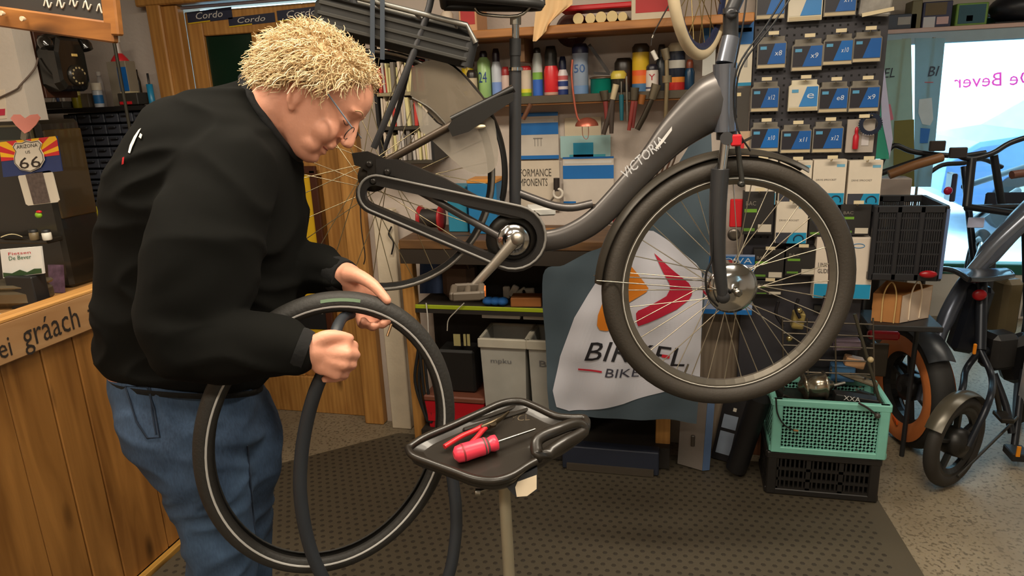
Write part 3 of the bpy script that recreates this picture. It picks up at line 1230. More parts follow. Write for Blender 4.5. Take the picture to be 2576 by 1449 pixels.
man_base = D(560, 1400, 1.74); man_base.z = 0
man = thing('person', 'curly fair haired man in black sweater and jeans bending over a loose tyre', 'person', man_base)
body = MB()
sec = [(-112, 84, 46, 16), (-104, 92, 26, 32), (-90, 97, 0, 46), (-66, 97, -40, 60), (-45, 104, -66, 68), (-20, 112, -90, 74), (10, 118, -108, 79), (35, 121, -120, 83), (62, 133, -126, 85), (95, 134, -128, 86), (125, 122, -120, 81), (150, 98, -98, 68), (166, 62, -62, 46), (174, 22, -22, 18)]
rings = []
for b, fr_, bk, w_ in dense(sec, 3):
    c_, h_ = (fr_ + bk) / 2, (fr_ - bk) / 2
    ring = []
    for k in range(36):
        t = 2 * pi * k / 36
        e = 2.25
        ca, sa = cos(t), sin(t)
        ring.append(HP(c_ + h_ * abs(ca) ** (2 / e) * (1 if ca > 0 else -1), b, w_ * abs(sa) ** (2 / e) * (1 if sa > 0 else -1)))
    rings.append(ring)
SCALP = rings
body.loft(rings)
hb_ = lambda pts, r: body.tube([HP(*p) for p in pts], [q * HS for q in r], 12)
hs_ = lambda p, r: body.sph(HP(*p), r * HS if not isinstance(r, tuple) else max(r) * HS, 14, 10)
ROTH = Matrix((hf, hu, hs)).transposed()
he_ = lambda p, r: body.sph(HP(*p), V(r) * HS, 16, 12, ROTH)
hb_([(122, 52), (128, 30), (135, 6), (139, -8)], [10, 13, 15, 16])
he_((141, -11, 0), (14, 13, 15))
for s_ in (-1, 1):
    he_((133, -16, 12 * s_), (12, 9, 8))
    he_((80, -18, 38 * s_), (34, 38, 33))
    he_((106, 30, 33 * s_), (14, 11, 16))
    he_((66, -62, 34 * s_), (34, 28, 24))
    # ears
    he_((-4, 6, 85 * s_), (15, 30, 6))
    E = [(12, 28), (4, 40), (-10, 40), (-20, 26), (-20, 6), (-12, -14), (0, -28), (8, -24)]
    body.tube([HP(a, b, (95 + (3 if a < 0 else -7)) * s_) for a, b in E], 5.4 * HS, 8)
    he_((2, -25, 84 * s_), (9, 9, 6))
hb_([(112, 60, -56), (124, 66, -30), (126, 62, 0), (124, 66, 30), (112, 60, 56)], [6, 9, 9, 9, 6])
hb_([(100, -48, -26), (112, -44, -10), (114, -46, 0), (112, -44, 10), (100, -48, 26)], [3, 5.5, 5, 5.5, 3])
hb_([(96, -60, -24), (105, -65, -8), (106, -66, 0), (105, -65, 8), (96, -60, 24)], [3, 6, 6.5, 6, 3])
he_((88, -90, 0), (17, 17, 24))
he_((40, -98, 0), (40, 16, 34))
hb_([(118, -28, 0), (112, -40, 0)], [8, 8])
# neck
limb(body, [HP(-48, 30), HP(-52, -40), D(690, 296, 1.56), D(645, 345, 1.58)], [.062, .066, .074, .082], 4, 22)
# --- torso, arms, legs inside the clothes
TOR = [(620, 200, 748, 398, 1.565, .080), (575, 222, 754, 425, 1.57, .13), (500, 246, 757, 470, 1.575, .178), (404, 293, 758, 530, 1.585, .205), (336, 375, 758, 590, 1.60, .212), (296, 480, 758, 640, 1.61, .21), (269, 600, 758, 700, 1.63, .195), (258, 720, 753, 770, 1.65, .185), (257, 820, 738, 835, 1.665, .175), (263, 882, 704, 892, 1.68, .165), (277, 926, 668, 948, 1.685, .16), (300, 944, 652, 976, 1.69, .155)]
body.loft(rings_between(dense([(a + 16, b + 16, c - 16, d, e, f - .02) for a, b, c, d, e, f in TOR[1:]], 3)))
RSH, REL, RWR = D(560, 440, 1.45), D(478, 852, 1.41), D(775, 884, 1.385)
LSH, LEL, LWR = D(600, 430, 1.70), D(620, 690, 1.70), D(862, 690, 1.60)
limb(body, [RSH, D(520, 650, 1.41), REL], [.062, .055, .046])
limb(body, [REL, D(640, 875, 1.385), D(740, 882, 1.38), RWR, D(800, 882, 1.385)], [.046, .044, .034, .030, .030])
limb(body, [LSH, D(615, 560, 1.70), LEL], [.062, .055, .038])
limb(body, [LEL, D(760, 682, 1.655), LWR, D(884, 702, 1.60)], [.036, .034, .030, .030])
RHIP, LHIP = D(470, 1020, 1.70), D(560, 1010, 1.77)
RKN, LKN = D(556, 1400, 1.745), D(606, 1390, 1.87)
RAN = V((RKN.x + .0, RKN.y + .01, .125)); LAN = V((LKN.x + .01, LKN.y + .01, .125))
limb(body, [RHIP, D(520, 1180, 1.69), RKN, (RKN + RAN) / 2 + V((-.015, 0, .04)), RAN], [.085, .072, .056, .052, .038])
limb(body, [LHIP, D(585, 1180, 1.81), LKN, (LKN + LAN) / 2 + V((-.015, 0, .04)), LAN], [.085, .072, .056, .052, .038])
# --- hands
HR = .5 / 1000


def finger(pts, r):
    limb(body, pts, r, 4, 10)


# right hand: fist round the inner tube, back of the hand to the camera
W = D(778, 884, 1.385)
body.sph(D(815, 890, 1.388), V((.036, .020, .044)), 16, 12, Matrix((CR, CF, CD)).transposed())
kn = [D(868, 866, 1.392), D(872, 890, 1.380), D(864, 916, 1.382), D(846, 940, 1.392)]
for i, k in enumerate(kn):
    limb(body, [D(790, 872 + 8 * i, 1.385), (D(800, 874 + 11 * i, 1.383) + k) / 2, k], [.020, .0175, .0135], 3, 12)
    L = (1.0, 1.05, 1.0, .82)[i]
    a = k + CF * (.036 * L) + CR * .010 + CD * .006
    b = a - CR * (.026 * L) + CF * .010 + CD * .008
    c = b - CR * .018 - CF * (.016)
    finger([k, a, b, c], [.0118, .0105, .0098, .0085])
finger([D(790, 866, 1.375), D(822, 848, 1.372), D(852, 846, 1.382), D(880, 850, 1.396)], [.019, .0155, .0125, .0098])
nailR = (D(876, 846, 1.386), .007)
# left hand: holds the top of the tyre from behind, fingertips curled under it
W2 = D(872, 700, 1.60)
body.sph(D(905, 722, 1.603), V((.042, .020, .036)), 16, 12, Matrix(((CR + CD * .55).normalized(), CF, (CD - CR * .55).normalized())).transposed())
kn2 = [D(962, 748, 1.612), D(944, 766, 1.622), D(922, 776, 1.626), D(900, 782, 1.622)]
tips = [D(980, 802, 1.535), D(962, 812, 1.530), D(938, 818, 1.527), D(914, 806, 1.530)]
for i in range(4):
    k = kn2[i]
    limb(body, [D(880 + 6 * (3 - i), 700 + 5 * i, 1.603), (W2 + k) / 2, k], [.020, .0175, .0135], 3, 12)
    t = tips[i]
    m_ = (k + t) / 2 + CD * .020 + CF * .012
    finger([k, m_, t + CD * .004 + CF * .010, t], [.0118, .0108, .0098, .0088])
finger([D(876, 690, 1.578), D(905, 696, 1.555), D(940, 718, 1.535), D(974, 756, 1.528)], [.021, .0165, .0135, .0105])
skin = fuse(body, 'body', SKIN, man, .0042, 3)

# --- sweater
sw_ = MB()
sw_.loft(rings_between(dense(TOR, 4), 48, 2.2))
limb(sw_, [D(575, 425, 1.455), D(535, 560, 1.42), D(500, 700, 1.405), D(470, 800, 1.40), D(486, 858, 1.395)], [.098, .110, .112, .102, .086], 4, 24)
limb(sw_, [D(478, 852, 1.40), D(560, 872, 1.39), D(640, 872, 1.385), D(705, 872, 1.383), D(748, 880, 1.382)], [.078, .074, .066, .058, .047], 4, 22)
limb(sw_, [D(600, 430, 1.69), D(615, 560, 1.70), D(625, 660, 1.70), D(640, 690, 1.69)], [.095, .098, .09, .075], 4, 22)
limb(sw_, [D(630, 680, 1.69), D(745, 668, 1.665), D(815, 680, 1.645), D(848, 692, 1.612)], [.072, .062, .055, .045], 4, 20)
swo = fuse(sw_, 'sweater', SWEAT, man, .0065, 5, folds=(.011, 5.5, 10, 6))
# ribbed collar, cuffs and waistband
cr = rings_between([TOR[0]], 48, 2.2)[0]
RIB = M((13, 13, 13), .95, bump=.3, bscale=40)
MB().tube(cr, .009, 10, closed=True).build('collar', RIB, swo)
for (c, d_, r) in ((D(756, 880, 1.382), D(774, 886, 1.385), .045), (D(852, 692, 1.612), D(868, 698, 1.600), .043)):
    MB().tube([c - (d_ - c) * .6, c, d_], [r * .98, r, r * .93], 20).build('cuff', RIB, swo)
hem = rings_between([TOR[-1], (304, 956, 650, 990, 1.692, .152)], 48, 2.2)
MB().loft([hem[0], hem[1], [p + (sum(hem[1], V((0, 0, 0))) / 48 - p) * .06 for p in hem[1]]], caps=False).build('waistband', RIB, swo)
tr = surf(swo)


def decal(name, tree, polys, mat, parent, lift=.003, label=None):
    """print laid on the cloth"""
    f = MB()
    for poly in polys:
        n = len(poly)
        cxm = sum(p[0] for p in poly) / n
        cym = sum(p[1] for p in poly) / n
        q = [cast(tree, x, y, lift) for x, y in poly]
        c = cast(tree, cxm, cym, lift)
        if None in q or c is None:
            continue
        f.add(q + [c], [(i, (i + 1) % n, n) for i in range(n)])
    if f.v:
        return f.build(name, mat, parent, label=label)


decal('back_print', tr, [[(352, 328), (358, 324), (345, 350), (336, 372), (330, 388), (325, 386), (330, 366), (340, 345)], [(356, 336), (361, 340), (358, 350), (352, 346)]], M((222, 220, 212), .7), swo, label='white back print seen edge on')
decal('red_print', tr, [[(311, 398), (316, 396), (314, 412), (309, 414)]], RED, swo)

# --- jeans
jn = MB()
WST = [(302, 925, 652, 960, 1.69, .150), (294, 965, 650, 985, 1.70, .158), (312, 1030, 655, 1040, 1.71, .15), (352, 1090, 662, 1100, 1.70, .14), (440, 1120, 640, 1130, 1.71, .08)]
jn.loft(rings_between(dense(WST, 3), 40, 2.3))
limb(jn, [D(400, 1010, 1.65), D(430, 1060, 1.65), D(505, 1150, 1.665), D(532, 1260, 1.70), RKN, (RKN + RAN) / 2 + V((-.02, 0, .04)), RAN + V((0, 0, -.02))], [.10, .115, .112, .096, .084, .082, .078], 4, 22)
limb(jn, [LHIP, D(612, 1130, 1.79), D(606, 1250, 1.825), LKN, (LKN + LAN) / 2 + V((-.02, 0, .04)), LAN + V((0, 0, -.02))], [.11, .104, .084, .076, .078, .076], 4, 22)
jno = fuse(jn, 'jeans', JEAN, man, .007, 4, folds=(.009, 7, 13, 8))
tj = surf(jno)
DST = M((26, 38, 56), .9)
pk = [(318, 972), (372, 972), (390, 1030), (402, 1100), (372, 1102), (345, 1060)]
f = MB()
q = [cast(tj, x, y, .0025) for x, y in pk]
if None not in q:
    f.tube(q, .0022, 6, closed=True)
    f.build('back_pocket', DST, jno)
f = MB()
for line in ([(378, 965), (384, 1040), (396, 1110)], [(622, 1120), (630, 1230), (640, 1330), (648, 1440)], [(545, 980), (556, 1010)]):
    pts = [cast(tj, x + (x2 - x) * t, y + (y2 - y) * t, .001) for (x, y), (x2, y2) in zip(line, line[1:]) for t in (0, .25, .5, .75)]
    pts = [p for p in pts if p is not None]
    if len(pts) > 2:
        f.tube(pts, .0022, 6)
f.build('seam', DST, jno)
# shoes
for a in (RAN, LAN):
    sh = MB()
    d_ = V((.97, .22, 0)).normalized()
    sd_ = V((-d_.y, d_.x, 0))
    rr = []
    for t, w2, h0 in ((-.085, .02, .05), (-.07, .036, .10), (-.02, .042, .12), (.03, .042, .11), (.08, .046, .075), (.14, .047, .06), (.18, .035, .045), (.20, .012, .03)):
        c = V((a.x, a.y, 0)) + d_ * t
        rr.append([c + sd_ * (w2 * cos(2 * pi * k / 16)) + V((0, 0, .0165 + h0 * (.5 + .5 * sin(2 * pi * k / 16)))) for k in range(16)])
    sh.loft(rr)
    sh.build('shoe', M((30, 28, 26), .6), man)

# --- glasses
gl_ = thing('glasses', None, None, HP(120, 20)); gl_.parent = man; gl_.location = HP(120, 20) - V(man.location)
FRG = M((116, 128, 142), .3, .6)
gA, gB = HP(22, 62, 86), None
tA, tB = D(822, 232, 1.468), D(886, 321, 1.485)
ou = (tB - tA).normalized()
MB().bar(tA, tB, .0030, .0075, up=CF, bev=.0008).build('temple_arm', FRG, gl_)
mir = lambda p: p - hs * (2 * (p - HO).dot(hs))
MB().bar(mir(tA), mir(tB), .0022, .0052, up=CF, bev=.0008).build('temple_arm', FRG, gl_)
fc = tB + hf * .002
lo_ = (CD * .75 - CR * .66).normalized()
gu = -(lo_ - hs * lo_.dot(hs)).normalized()
for s_ in (1, -1):
    cen = HO - hf * .008 + hs * (34 * HS * s_) + (fc - HO) - hs * (fc - HO).dot(hs) - gu * .012
    ring = [cen + hs * (.024 * cos(t)) + gu * (.016 * sin(t)) for t in [2 * pi * k / 24 for k in range(24)]]
    r_ = MB().tube(ring, .0011, 6, closed=True).build('lens_rim', M((60, 60, 60), .3, .6), gl_)
    MB().add([p for p in ring], [tuple(range(24))]).build('lens', M((225, 230, 230), .05, alpha=.18), r_)
c0 = HO - hf * .008 + (fc - HO) - hs * (fc - HO).dot(hs)
MB().tube([c0 + hs * .010 - gu * .006, c0 + hf * .003, c0 - hs * .010 - gu * .006], .0011, 6).build('bridge', FRG, gl_)
# eyebrow, eyelid line, mouth line
tb_ = surf(skin)
for s_ in (1, -1):
    pts = []
    for b_2, w2 in ((66, 12), (70, 24), (70, 38), (63, 52)):
        h = tb_.ray_cast(HP(230, b_2, w2 * s_), -hf)
        if h[0] is not None: pts.append(h[0] - hf * .0004)
    if len(pts) > 2: MB().tube(smooth_path(pts, 4), .0017, 6).build('eyebrow', M((206, 172, 130), .8), man)
f = MB()
for s_ in (1, -1):
    pts = []
    for b_2, w2 in ((27, 20), (23, 28), (23, 38), (28, 47)):
        h = tb_.ray_cast(HP(210, b_2, w2 * s_), -hf)
        if h[0] is not None: pts.append(h[0] + hf * .0003)
    if len(pts) > 2: MB().tube(smooth_path(pts, 4), .0013, 6).build('eyelashes', M((96, 62, 48), .7), man)
f = MB()
pts = []
for b_2, w2 in ((-54, -26), (-55, -12), (-56, 0), (-55, 12), (-54, 26)):
    h = tb_.ray_cast(HP(210, b_2, w2), -hf)
    if h[0] is not None: pts.append(h[0] + hf * .0002)
if len(pts) > 2: f.tube(smooth_path(pts, 4), .0014, 6)
f.build('lips', M((150, 74, 66), .5), man)

# --- hair
def hairline(a, s):
    T = [(-160, -22), (-138, -18), (-83, 2), (-40, 16), (-22, 46), (8, 50), (36, 58), (60, 92), (95, 130), (115, 150), (140, 160)]
    for (x0, y0), (x1, y1) in zip(T, T[1:]):
        if a <= x1:
            return y0 + (y1 - y0) * max(0, (a - x0)) / (x1 - x0)
    return 160


hr = MB()
HAIR = M((216, 188, 142), .62, var=.22, scale=30)
rs = random.Random(3)
c0h = HP(0, 60, 0)
nst = 0
shell = []
# shell: scalp swollen and cut along the hairline
b_list = [-30, -15, 0, 15, 30, 45, 60, 80, 100, 120, 140, 155, 168, 176]


def scalp(b, t):
    lo = None
    for r0, r1 in zip(sec, sec[1:]):
        if r0[0] <= b <= r1[0]:
            k = (b - r0[0]) / (r1[0] - r0[0])
            lo = [r0[i] * (1 - k) + r1[i] * k for i in range(4)]
            break
    if lo is None:
        lo = list(sec[-1] if b > 0 else sec[0])
    _, fr_, bk, w_ = lo
    c_, h_ = (fr_ + bk) / 2, (fr_ - bk) / 2
    return c_ + h_ * cos(t), w_ * sin(t)


vs, fs = [], []
NT = 48
grid_ = []
for b in b_list:
    row = []
    for k in range(NT):
        t = 2 * pi * k / NT
        a, s_ = scalp(min(b, 173), t)
        bb = max(b, hairline(a, s_) + 3)
        a, s_ = scalp(min(bb, 173), t)
        cen = V((0, 60, 0))
        d_ = (V((a, bb, s_)) - cen).normalized()
        lift = ((13 if bb < 110 else 9) + 5 * noise.noise(V((a, bb, s_)) * .05)) * min(1, (bb - hairline(a, s_)) / 22 + .25)
        q = V((a, bb, s_)) + d_ * lift
        row.append(HP(q.x, q.y, q.z))
    grid_.append(row)
hr.loft(grid_, caps=True)
hr.cur = 1
tries = 0
while nst < 3400 and tries < 60000:
    tries += 1
    b = rs.uniform(-28, 174)
    t = rs.uniform(0, 2 * pi)
    a, s_ = scalp(b, t)
    hl = hairline(a, s_)
    if b < hl:
        continue
    # fewer strands near the thin front
    if a > 85 and rs.random() < .45:
        continue
    p = V((a, b, s_))
    nrm = (p - V((0, 55, 0))).normalized()
    flow = V((-.10, -.85, 0)) if a < 60 else V((.15, -.55, 0))
    if b > 140: flow = V((rs.uniform(-.7, .5), 0, 0)) + V((0, 0, .6 if s_ > 0 else -.6))
    d_ = (nrm * rs.uniform(.35, .9) + flow * rs.uniform(.4, 1.1) + V((rs.uniform(-.4, .4), rs.uniform(-.3, .3), rs.uniform(-.4, .4)))).normalized()
    L = rs.uniform(34, 62) * (1.0 if a < 90 else .8) * (.72 if b > 120 else 1)
    if b - hl < 14: L *= .62
    e1 = d_.orthogonal().normalized(); e2 = d_.cross(e1)
    ph = rs.uniform(0, 6.3); amp = rs.uniform(3, 7); turns = rs.uniform(.9, 1.7)
    pts = []
    start = p + nrm * rs.uniform(2, 14)
    for k in range(8):
        u_ = k / 7
        q = start + d_ * (L * u_) + V((0, -1, 0)) * (L * .35 * u_ * u_) * (.5 if b > 120 else 1) + (e1 * cos(ph + turns * 6.28 * u_) + e2 * sin(ph + turns * 6.28 * u_)) * (amp * min(1, u_ * 2.5))
        cq = q - V((0, 60, 0))
        pts.append(HP(q.x, q.y, q.z))
    hr.cur = rs.choice((0, 1, 1, 2))
    hr.tube(pts, [.0015, .0015, .0014, .0013, .0012, .0010, .0009, .0006], 3, caps=False)
    nst += 1
hr.build('hair', [HAIR, M((234, 212, 172), .5), M((196, 166, 120), .6)], man)
# ================================================================== loose tyre and inner tube, tray stand
TYC = D(806, 1092, 1.575)
tx = (D(1106, 1075, 1.625) - D(496, 1105, 1.465))
tx = tx.normalized()
top_, bot_ = D(868, 772, 1.535), D(822, 1420, 1.665)
ty = (top_ - bot_)
RYv = ty.length / 2
ty.normalize()
RXv = (D(1106, 1075, 1.625) - D(496, 1105, 1.465)).length / 2
TYC = (top_ + bot_) / 2 * .5 + (D(1106, 1075, 1.625) + D(496, 1105, 1.465)) / 2 * .5
tn = tx.cross(ty)
if tn.dot(CAM - TYC) < 0: tn = -tn
tyr = thing('loose_tyre', 'loose bicycle tyre with reflective stripe held upright by the man', 'tyre', V((TYC.x, TYC.y, 0.0)))
tyr.location = TYC
NS = 88


def tyring(sec, mb, sm=True, closed_sec=True):
    vs, fs = [], []
    for i in range(NS):
        t = 2 * pi * i / NS
        d = (tx * (cos(t) * RXv) + ty * (sin(t) * RYv))
        wob = .004 * sin(2 * t + .6)
        c = TYC + d
        dn = d.normalized()
        for r, z in sec:
            vs.append(c + dn * (r + wob) + tn * z)
    k = len(sec)
    for i in range(NS):
        j = (i + 1) % NS
        for q in range(k if closed_sec else k - 1):
            q2 = (q + 1) % k
            fs.append((i * k + q, i * k + q2, j * k + q2, j * k + q))
    mb.add(vs, fs, sm)
    return mb


a0 = radians(-62)
outer = [(.0235 * sin(t) * 1.0, .0235 * cos(t)) for t in [a0 + (pi - 2 * a0) * k / 14 for k in range(15)]]
inner = [(.0200 * sin(t), .0200 * cos(t)) for t in [a0 + (pi - 2 * a0) * k / 14 for k in range(15)]][::-1]
tyring(outer + inner, MB()).build('casing', M((44, 42, 39), .6, bump=.15, bscale=150), tyr)
t_ = radians(-14)
tyring([(.0238 * sin(t_ - .10), .0238 * cos(t_ - .10)), (.0246 * sin(t_), .0246 * cos(t_)), (.0238 * sin(t_ + .10), .0238 * cos(t_ + .10))], MB(), True, False).build('reflective_stripe', M((196, 194, 190), .35), tyr)
lb = MB()
vs, fs = [], []
for i in range(7):
    t = pi / 2 + radians(-9 + 3 * i)
    d = tx * (cos(t) * RXv) + ty * (sin(t) * RYv)
    dn = d.normalized()
    for th in (.25, .55):
        vs.append(TYC + d + dn * (.0242 * sin(th) + .004 * sin(2 * t + .6)) + tn * (.0242 * cos(th)))
for i in range(6):
    fs.append((2 * i, 2 * i + 1, 2 * i + 3, 2 * i + 2))
lb.add(vs, fs).build('size_label', M((96, 120, 92), .6), tyr, label='green marking on the tyre flank')
# inner tube: out of the tyre, through the fist, down in a loop and back up into the tyre
tube_ = thing('inner_tube', 'slack blue grey inner tube hanging from the fist of the man', 'inner tube', D(830, 900, 1.43))
pts = [D(885, 790, 1.535), D(862, 800, 1.50), D(846, 830, 1.455), D(834, 880, 1.432), D(816, 930, 1.43), D(793, 985, 1.44), D(772, 1060, 1.46), D(758, 1150, 1.48), D(756, 1250, 1.50), D(775, 1360, 1.53), D(810, 1449, 1.56), D(880, 1560, 1.60), D(980, 1605, 1.63), D(1075, 1560, 1.645), D(1128, 1449, 1.64), D(1146, 1350, 1.635), D(1147, 1280, 1.63), D(1140, 1215, 1.63), D(1131, 1150, 1.625), D(1120, 1080, 1.61)]
P_ = smooth_path(pts, 6)
rad = [(.0105 + .004 * min(1, i / 30)) for i in range(len(P_))]
MB().tube(P_, rad, 12).build('tube_body', M((46, 50, 56), .5), tube_)
va = D(982, 815, 1.52)
MB().tube([D(985, 815, 1.535), D(974, 846, 1.528)], .003, 8).build('valve', M((140, 110, 80), .35, .8), tube_)

# --- tool tray stand
def TP(px, py, d=None, dz=0.0):
    v = ray(px, py)
    return CAM + v * ((TZ0 + TNn * dz - CAM).dot(TNn) / v.dot(TNn))


# tray plane: fits near and far edges, tipped a little to the camera
ta, tb2, tc2 = D(1030, 1135, 1.40), D(1250, 1195, 1.33), D(1330, 1020, 1.52)
TNn = (tb2 - ta).cross(tc2 - ta).normalized()
if TNn.z < 0: TNn = -TNn
TZ0 = ta
tray = thing('tool_tray', 'black plastic tool tray with carrying handle on a steel pole', 'tray', V((D(1270, 1300, 1.42).x, D(1270, 1300, 1.42).y, 0)))
out_px = [(1020, 1128), (1060, 1102), (1130, 1072), (1200, 1040), (1262, 1013), (1310, 1008), (1350, 1022), (1400, 1045), (1440, 1050), (1476, 1052), (1478, 1078), (1452, 1100), (1410, 1122), (1372, 1150), (1330, 1172), (1285, 1200), (1240, 1212), (1190, 1206), (1135, 1186), (1080, 1166), (1035, 1148)]
op = smooth_path([TP(*p) for p in out_px] + [TP(*out_px[0])], 4)[:-1]
cen = sum(op, V((0, 0, 0))) / len(op)
TRM = M((36, 31, 25), .36, coat=.15)
f = MB()
n_o = len(op)
r1 = op
r2 = [p + (cen - p) * .07 + TNn * -.004 for p in op]
r3 = [p + (cen - p) * .17 - TNn * .012 for p in op]
r0 = [p - TNn * .022 + (cen - p) * .03 for p in op]
rb = [p - TNn * .042 + (cen - p) * .18 for p in op]
f.loft([rb, r0, r1, r2, r3], smooth=True, caps=True)
tb = f.build('tray_body', TRM, tray)
f = MB()
f.tube([p + (cen - p) * .02 for p in op], .0080, 10, closed=True)
f.build('rim', TRM, tb)
hp = smooth_path([TP(1352, 1152, dz=.004), TP(1352, 1108, dz=.020), TP(1400, 1082, dz=.026), TP(1450, 1066, dz=.020), TP(1468, 1084, dz=.006), TP(1420, 1112, dz=.008), TP(1380, 1140, dz=.004)], 5)
f = MB().tube(hp, .0125, 10, closed=True)
f.build('handle', TRM, tb)
f = MB()
for k, (a, b) in enumerate((((1110, 1090), (1300, 1022)), ((1165, 1082), (1330, 1030)))):
    p, q = TP(*a, dz=-.010), TP(*b, dz=-.010)
    f.bar(p, q, .010, .010, up=TNn, bev=.003)
f.build('ridge', TRM, tb)
qd = [TP(1262, 1062, dz=-.012), TP(1366, 1054, dz=-.012), TP(1362, 1040, dz=-.012), TP(1270, 1046, dz=-.012)]
MB().text('CYCLUS', qd).build('lettering', M((96, 84, 66), .5), tb)
pb = V(tray.location)
f = MB().tube([D(1268, 1215, 1.42), D(1272, 1449, 1.50)], .0125, 14)
pl0, pl1 = D(1268, 1215, 1.42), D(1272, 1449, 1.50)
f = MB()
ft = V((pl0.x, pl0.y, .02))
f.tube([pl0, V((pl0.x + .004, pl0.y, .03))], .0125, 16)
f.build('pole', M((176, 166, 142), .42, .45), tray)
f = MB()
for k in range(3):
    a = 2 * pi * k / 3 + .5
    f.bar(V((pl0.x, pl0.y, .05)), V((pl0.x + .24 * cos(a), pl0.y + .24 * sin(a), .024)), .03, .02, bev=.004)
f.lathe([(.03, .02), (.03, .09), (.016, .1)], V((pl0.x, pl0.y, 0)), Z1, 16)
f.build('stand_foot', M((60, 58, 54), .5, .5), tray)
f = MB()
bk = [(1264, 1212), (1352, 1178), (1352, 1235), (1300, 1252), (1280, 1232)]
f.prism([D(x, y, 1.345) for x, y in bk], CF * .07)
f.build('bracket', M((34, 36, 40), .45), tray)
MB().prism([D(x, y, 1.343) for x, y in ((1302, 1212), (1350, 1195), (1350, 1230), (1326, 1248), (1300, 1250), (1296, 1226))], CF * .001).build('bracket_sticker', M((226, 208, 180), .7), tray, label='torn pale sticker')
f = MB().tube([D(1196, 1238, 1.37), D(1245, 1222, 1.40)], .004, 8)
f.lathe([(.008, 0), (.008, .01)], D(1196, 1238, 1.37), CR, 8)
f.build('clamp_screw', STEEL, tray)
# tools in the tray
PNK = M((238, 62, 84), .35)
sdv = thing('screwdriver', 'pink handled screwdriver with grey band lying in the tool tray', 'screwdriver', TP(1195, 1130, dz=-.005))
a, b = TP(1142, 1146, dz=.008), TP(1252, 1112, dz=.008)
d_ = (b - a).normalized(); L = (b - a).length
MB().lathe([(.008, 0), (.0165, .006), (.0185, .02), (.0175, .05), (.0180, L * .6), (.0175, L * .72), (.0135, L * .78), (.0165, L * .88), (.016, L * .97), (.008, L)], a, d_, 14).build('handle', PNK, sdv)
MB().lathe([(.0181, L * .66), (.0170, L * .74), (.0145, L * .78)], a, d_, 14).build('grip_band', M((92, 70, 66), .6), sdv)
MB().lathe([(.0186, L * .18), (.0190, L * .2), (.0186, L * .22)], a, d_, 14).build('grip_ring', M((140, 40, 46), .5), sdv)
MB().tube([b, TP(1346, 1080, dz=.004)], [.0035, .003], 8).build('shaft', STEEL, sdv)
pls = thing('pliers', 'pliers with red handles lying beside the pink screwdriver', 'pliers', TP(1180, 1095, dz=-.005))
for pts in ([(1118, 1124), (1160, 1098), (1196, 1082), (1215, 1072)], [(1186, 1114), (1200, 1100), (1212, 1086), (1222, 1076)]):
    MB().tube(smooth_path([TP(x, y, dz=.002) for x, y in pts], 4), .0055, 8).build('handle', M((196, 36, 44), .4), pls)
f = MB()
f.tube([TP(1212, 1078, dz=.002), TP(1238, 1068, dz=.004), TP(1262, 1052, dz=.004), TP(1280, 1036, dz=.004)], [.009, .010, .006, .003], 8, flat=.6)
f.lathe([(.008, 0), (.008, .005)], TP(1240, 1070, dz=.004), TNn, 10)
f.build('jaws', M((96, 84, 66), .35, .9), pls)
# ================================================================== counter and the corner behind it
XC = -1.775
def CX_(px, py): return onX(px, py, XC)
ctr = thing('counter', 'pine plank shop counter with a lettered board along its top edge', 'counter', (XC - .3, 1.2, 0))
y = -.35
k = 0
rw_ = random.Random(5)
edges = [-.35]
for px, py in ((20, 1000), (130, 1000), (215, 1000), (350, 1000)):
    edges.append(onX(px, py, XC).y)
edges = sorted(edges + [.12, .5, .86, 1.9 if False else 2.12])
edges = [e for e in edges if e <= 2.13]
while len(edges) < 2: edges.append(2.12)
CTOP = .99
for a, b in zip(edges, edges[1:]):
    n = max(1, round((b - a) / .26))
    for i in range(n):
        y0, y1 = a + (b - a) * i / n, a + (b - a) * (i + 1) / n
        dx = rw_.uniform(-.0015, .0015)
        MB().box((XC - .011 + dx, (y0 + y1) / 2, CTOP / 2 + .01), (.022, y1 - y0 - .0035, CTOP - .03), bev=.003).build('plank', wood((178, 124, 62), (126, 82, 36), 'Z', .42, 4), ctr)
MB().box((XC - .30, .9, CTOP - .012), (.56, 2.46, .03), bev=.004).build('countertop', wood((172, 130, 78), (120, 84, 46), 'Y', .5), ctr)
MB().box((XC - .30, 2.115, CTOP / 2), (.55, .02, CTOP - .03)).build('end_panel', PINE, ctr)
MB().box((XC - .57, .9, CTOP / 2), (.02, 2.4, CTOP - .03)).build('back_panel', PINE, ctr)
sg = []
s0, s1 = onX(0, 835, XC), onX(250, 725, XC)
b0, b1 = onX(0, 928, XC), onX(255, 800, XC)
zt, zb = CTOP + .03, (b0.z + b1.z) / 2
sbd = MB().box((XC + .012, .9, (zt + zb) / 2), (.024, 2.46, zt - zb), bev=.003)
sbo = sbd.build('lettered_board', wood((196, 156, 110), (168, 124, 80), 'Y', .55, 4, False), ctr, label='pale board with engraved lettering')
MB().box((XC - .004, .9, zt + .004), (.056, 2.46, .014), bev=.004).build('edge_strip', wood((214, 160, 92), (180, 124, 60), 'Y', .45), ctr)
MB().box((XC + .012, .9, .012), (.024, 2.46, .024), bev=.003).build('plinth_strip', wood((196, 150, 70), (150, 106, 44), 'Y', .5), ctr)
INK = M((44, 36, 30), .7)
x_ = XC + .0255
def eng(word, pl, pr, pyb, pyt):
    a = onX(pl[0], pl[1], x_); b = onX(pr[0], pr[1], x_)
    h = .072
    return MB().text(word, [(x_, a.y, a.z), (x_, b.y, a.z), (x_, b.y, a.z + h * pyt), (x_, a.y, a.z + h * pyt)]).build('engraved_word', INK, sbo)
eng('ei', (2, 905), (36, 905), 0, .72)
eng('gráach', (68, 897), (206, 836), 0, 1.3)
eng('zis', (226, 812), (285, 800), 0, .8)
eng('dr', (-90, 940), (-40, 930), 0, .9)
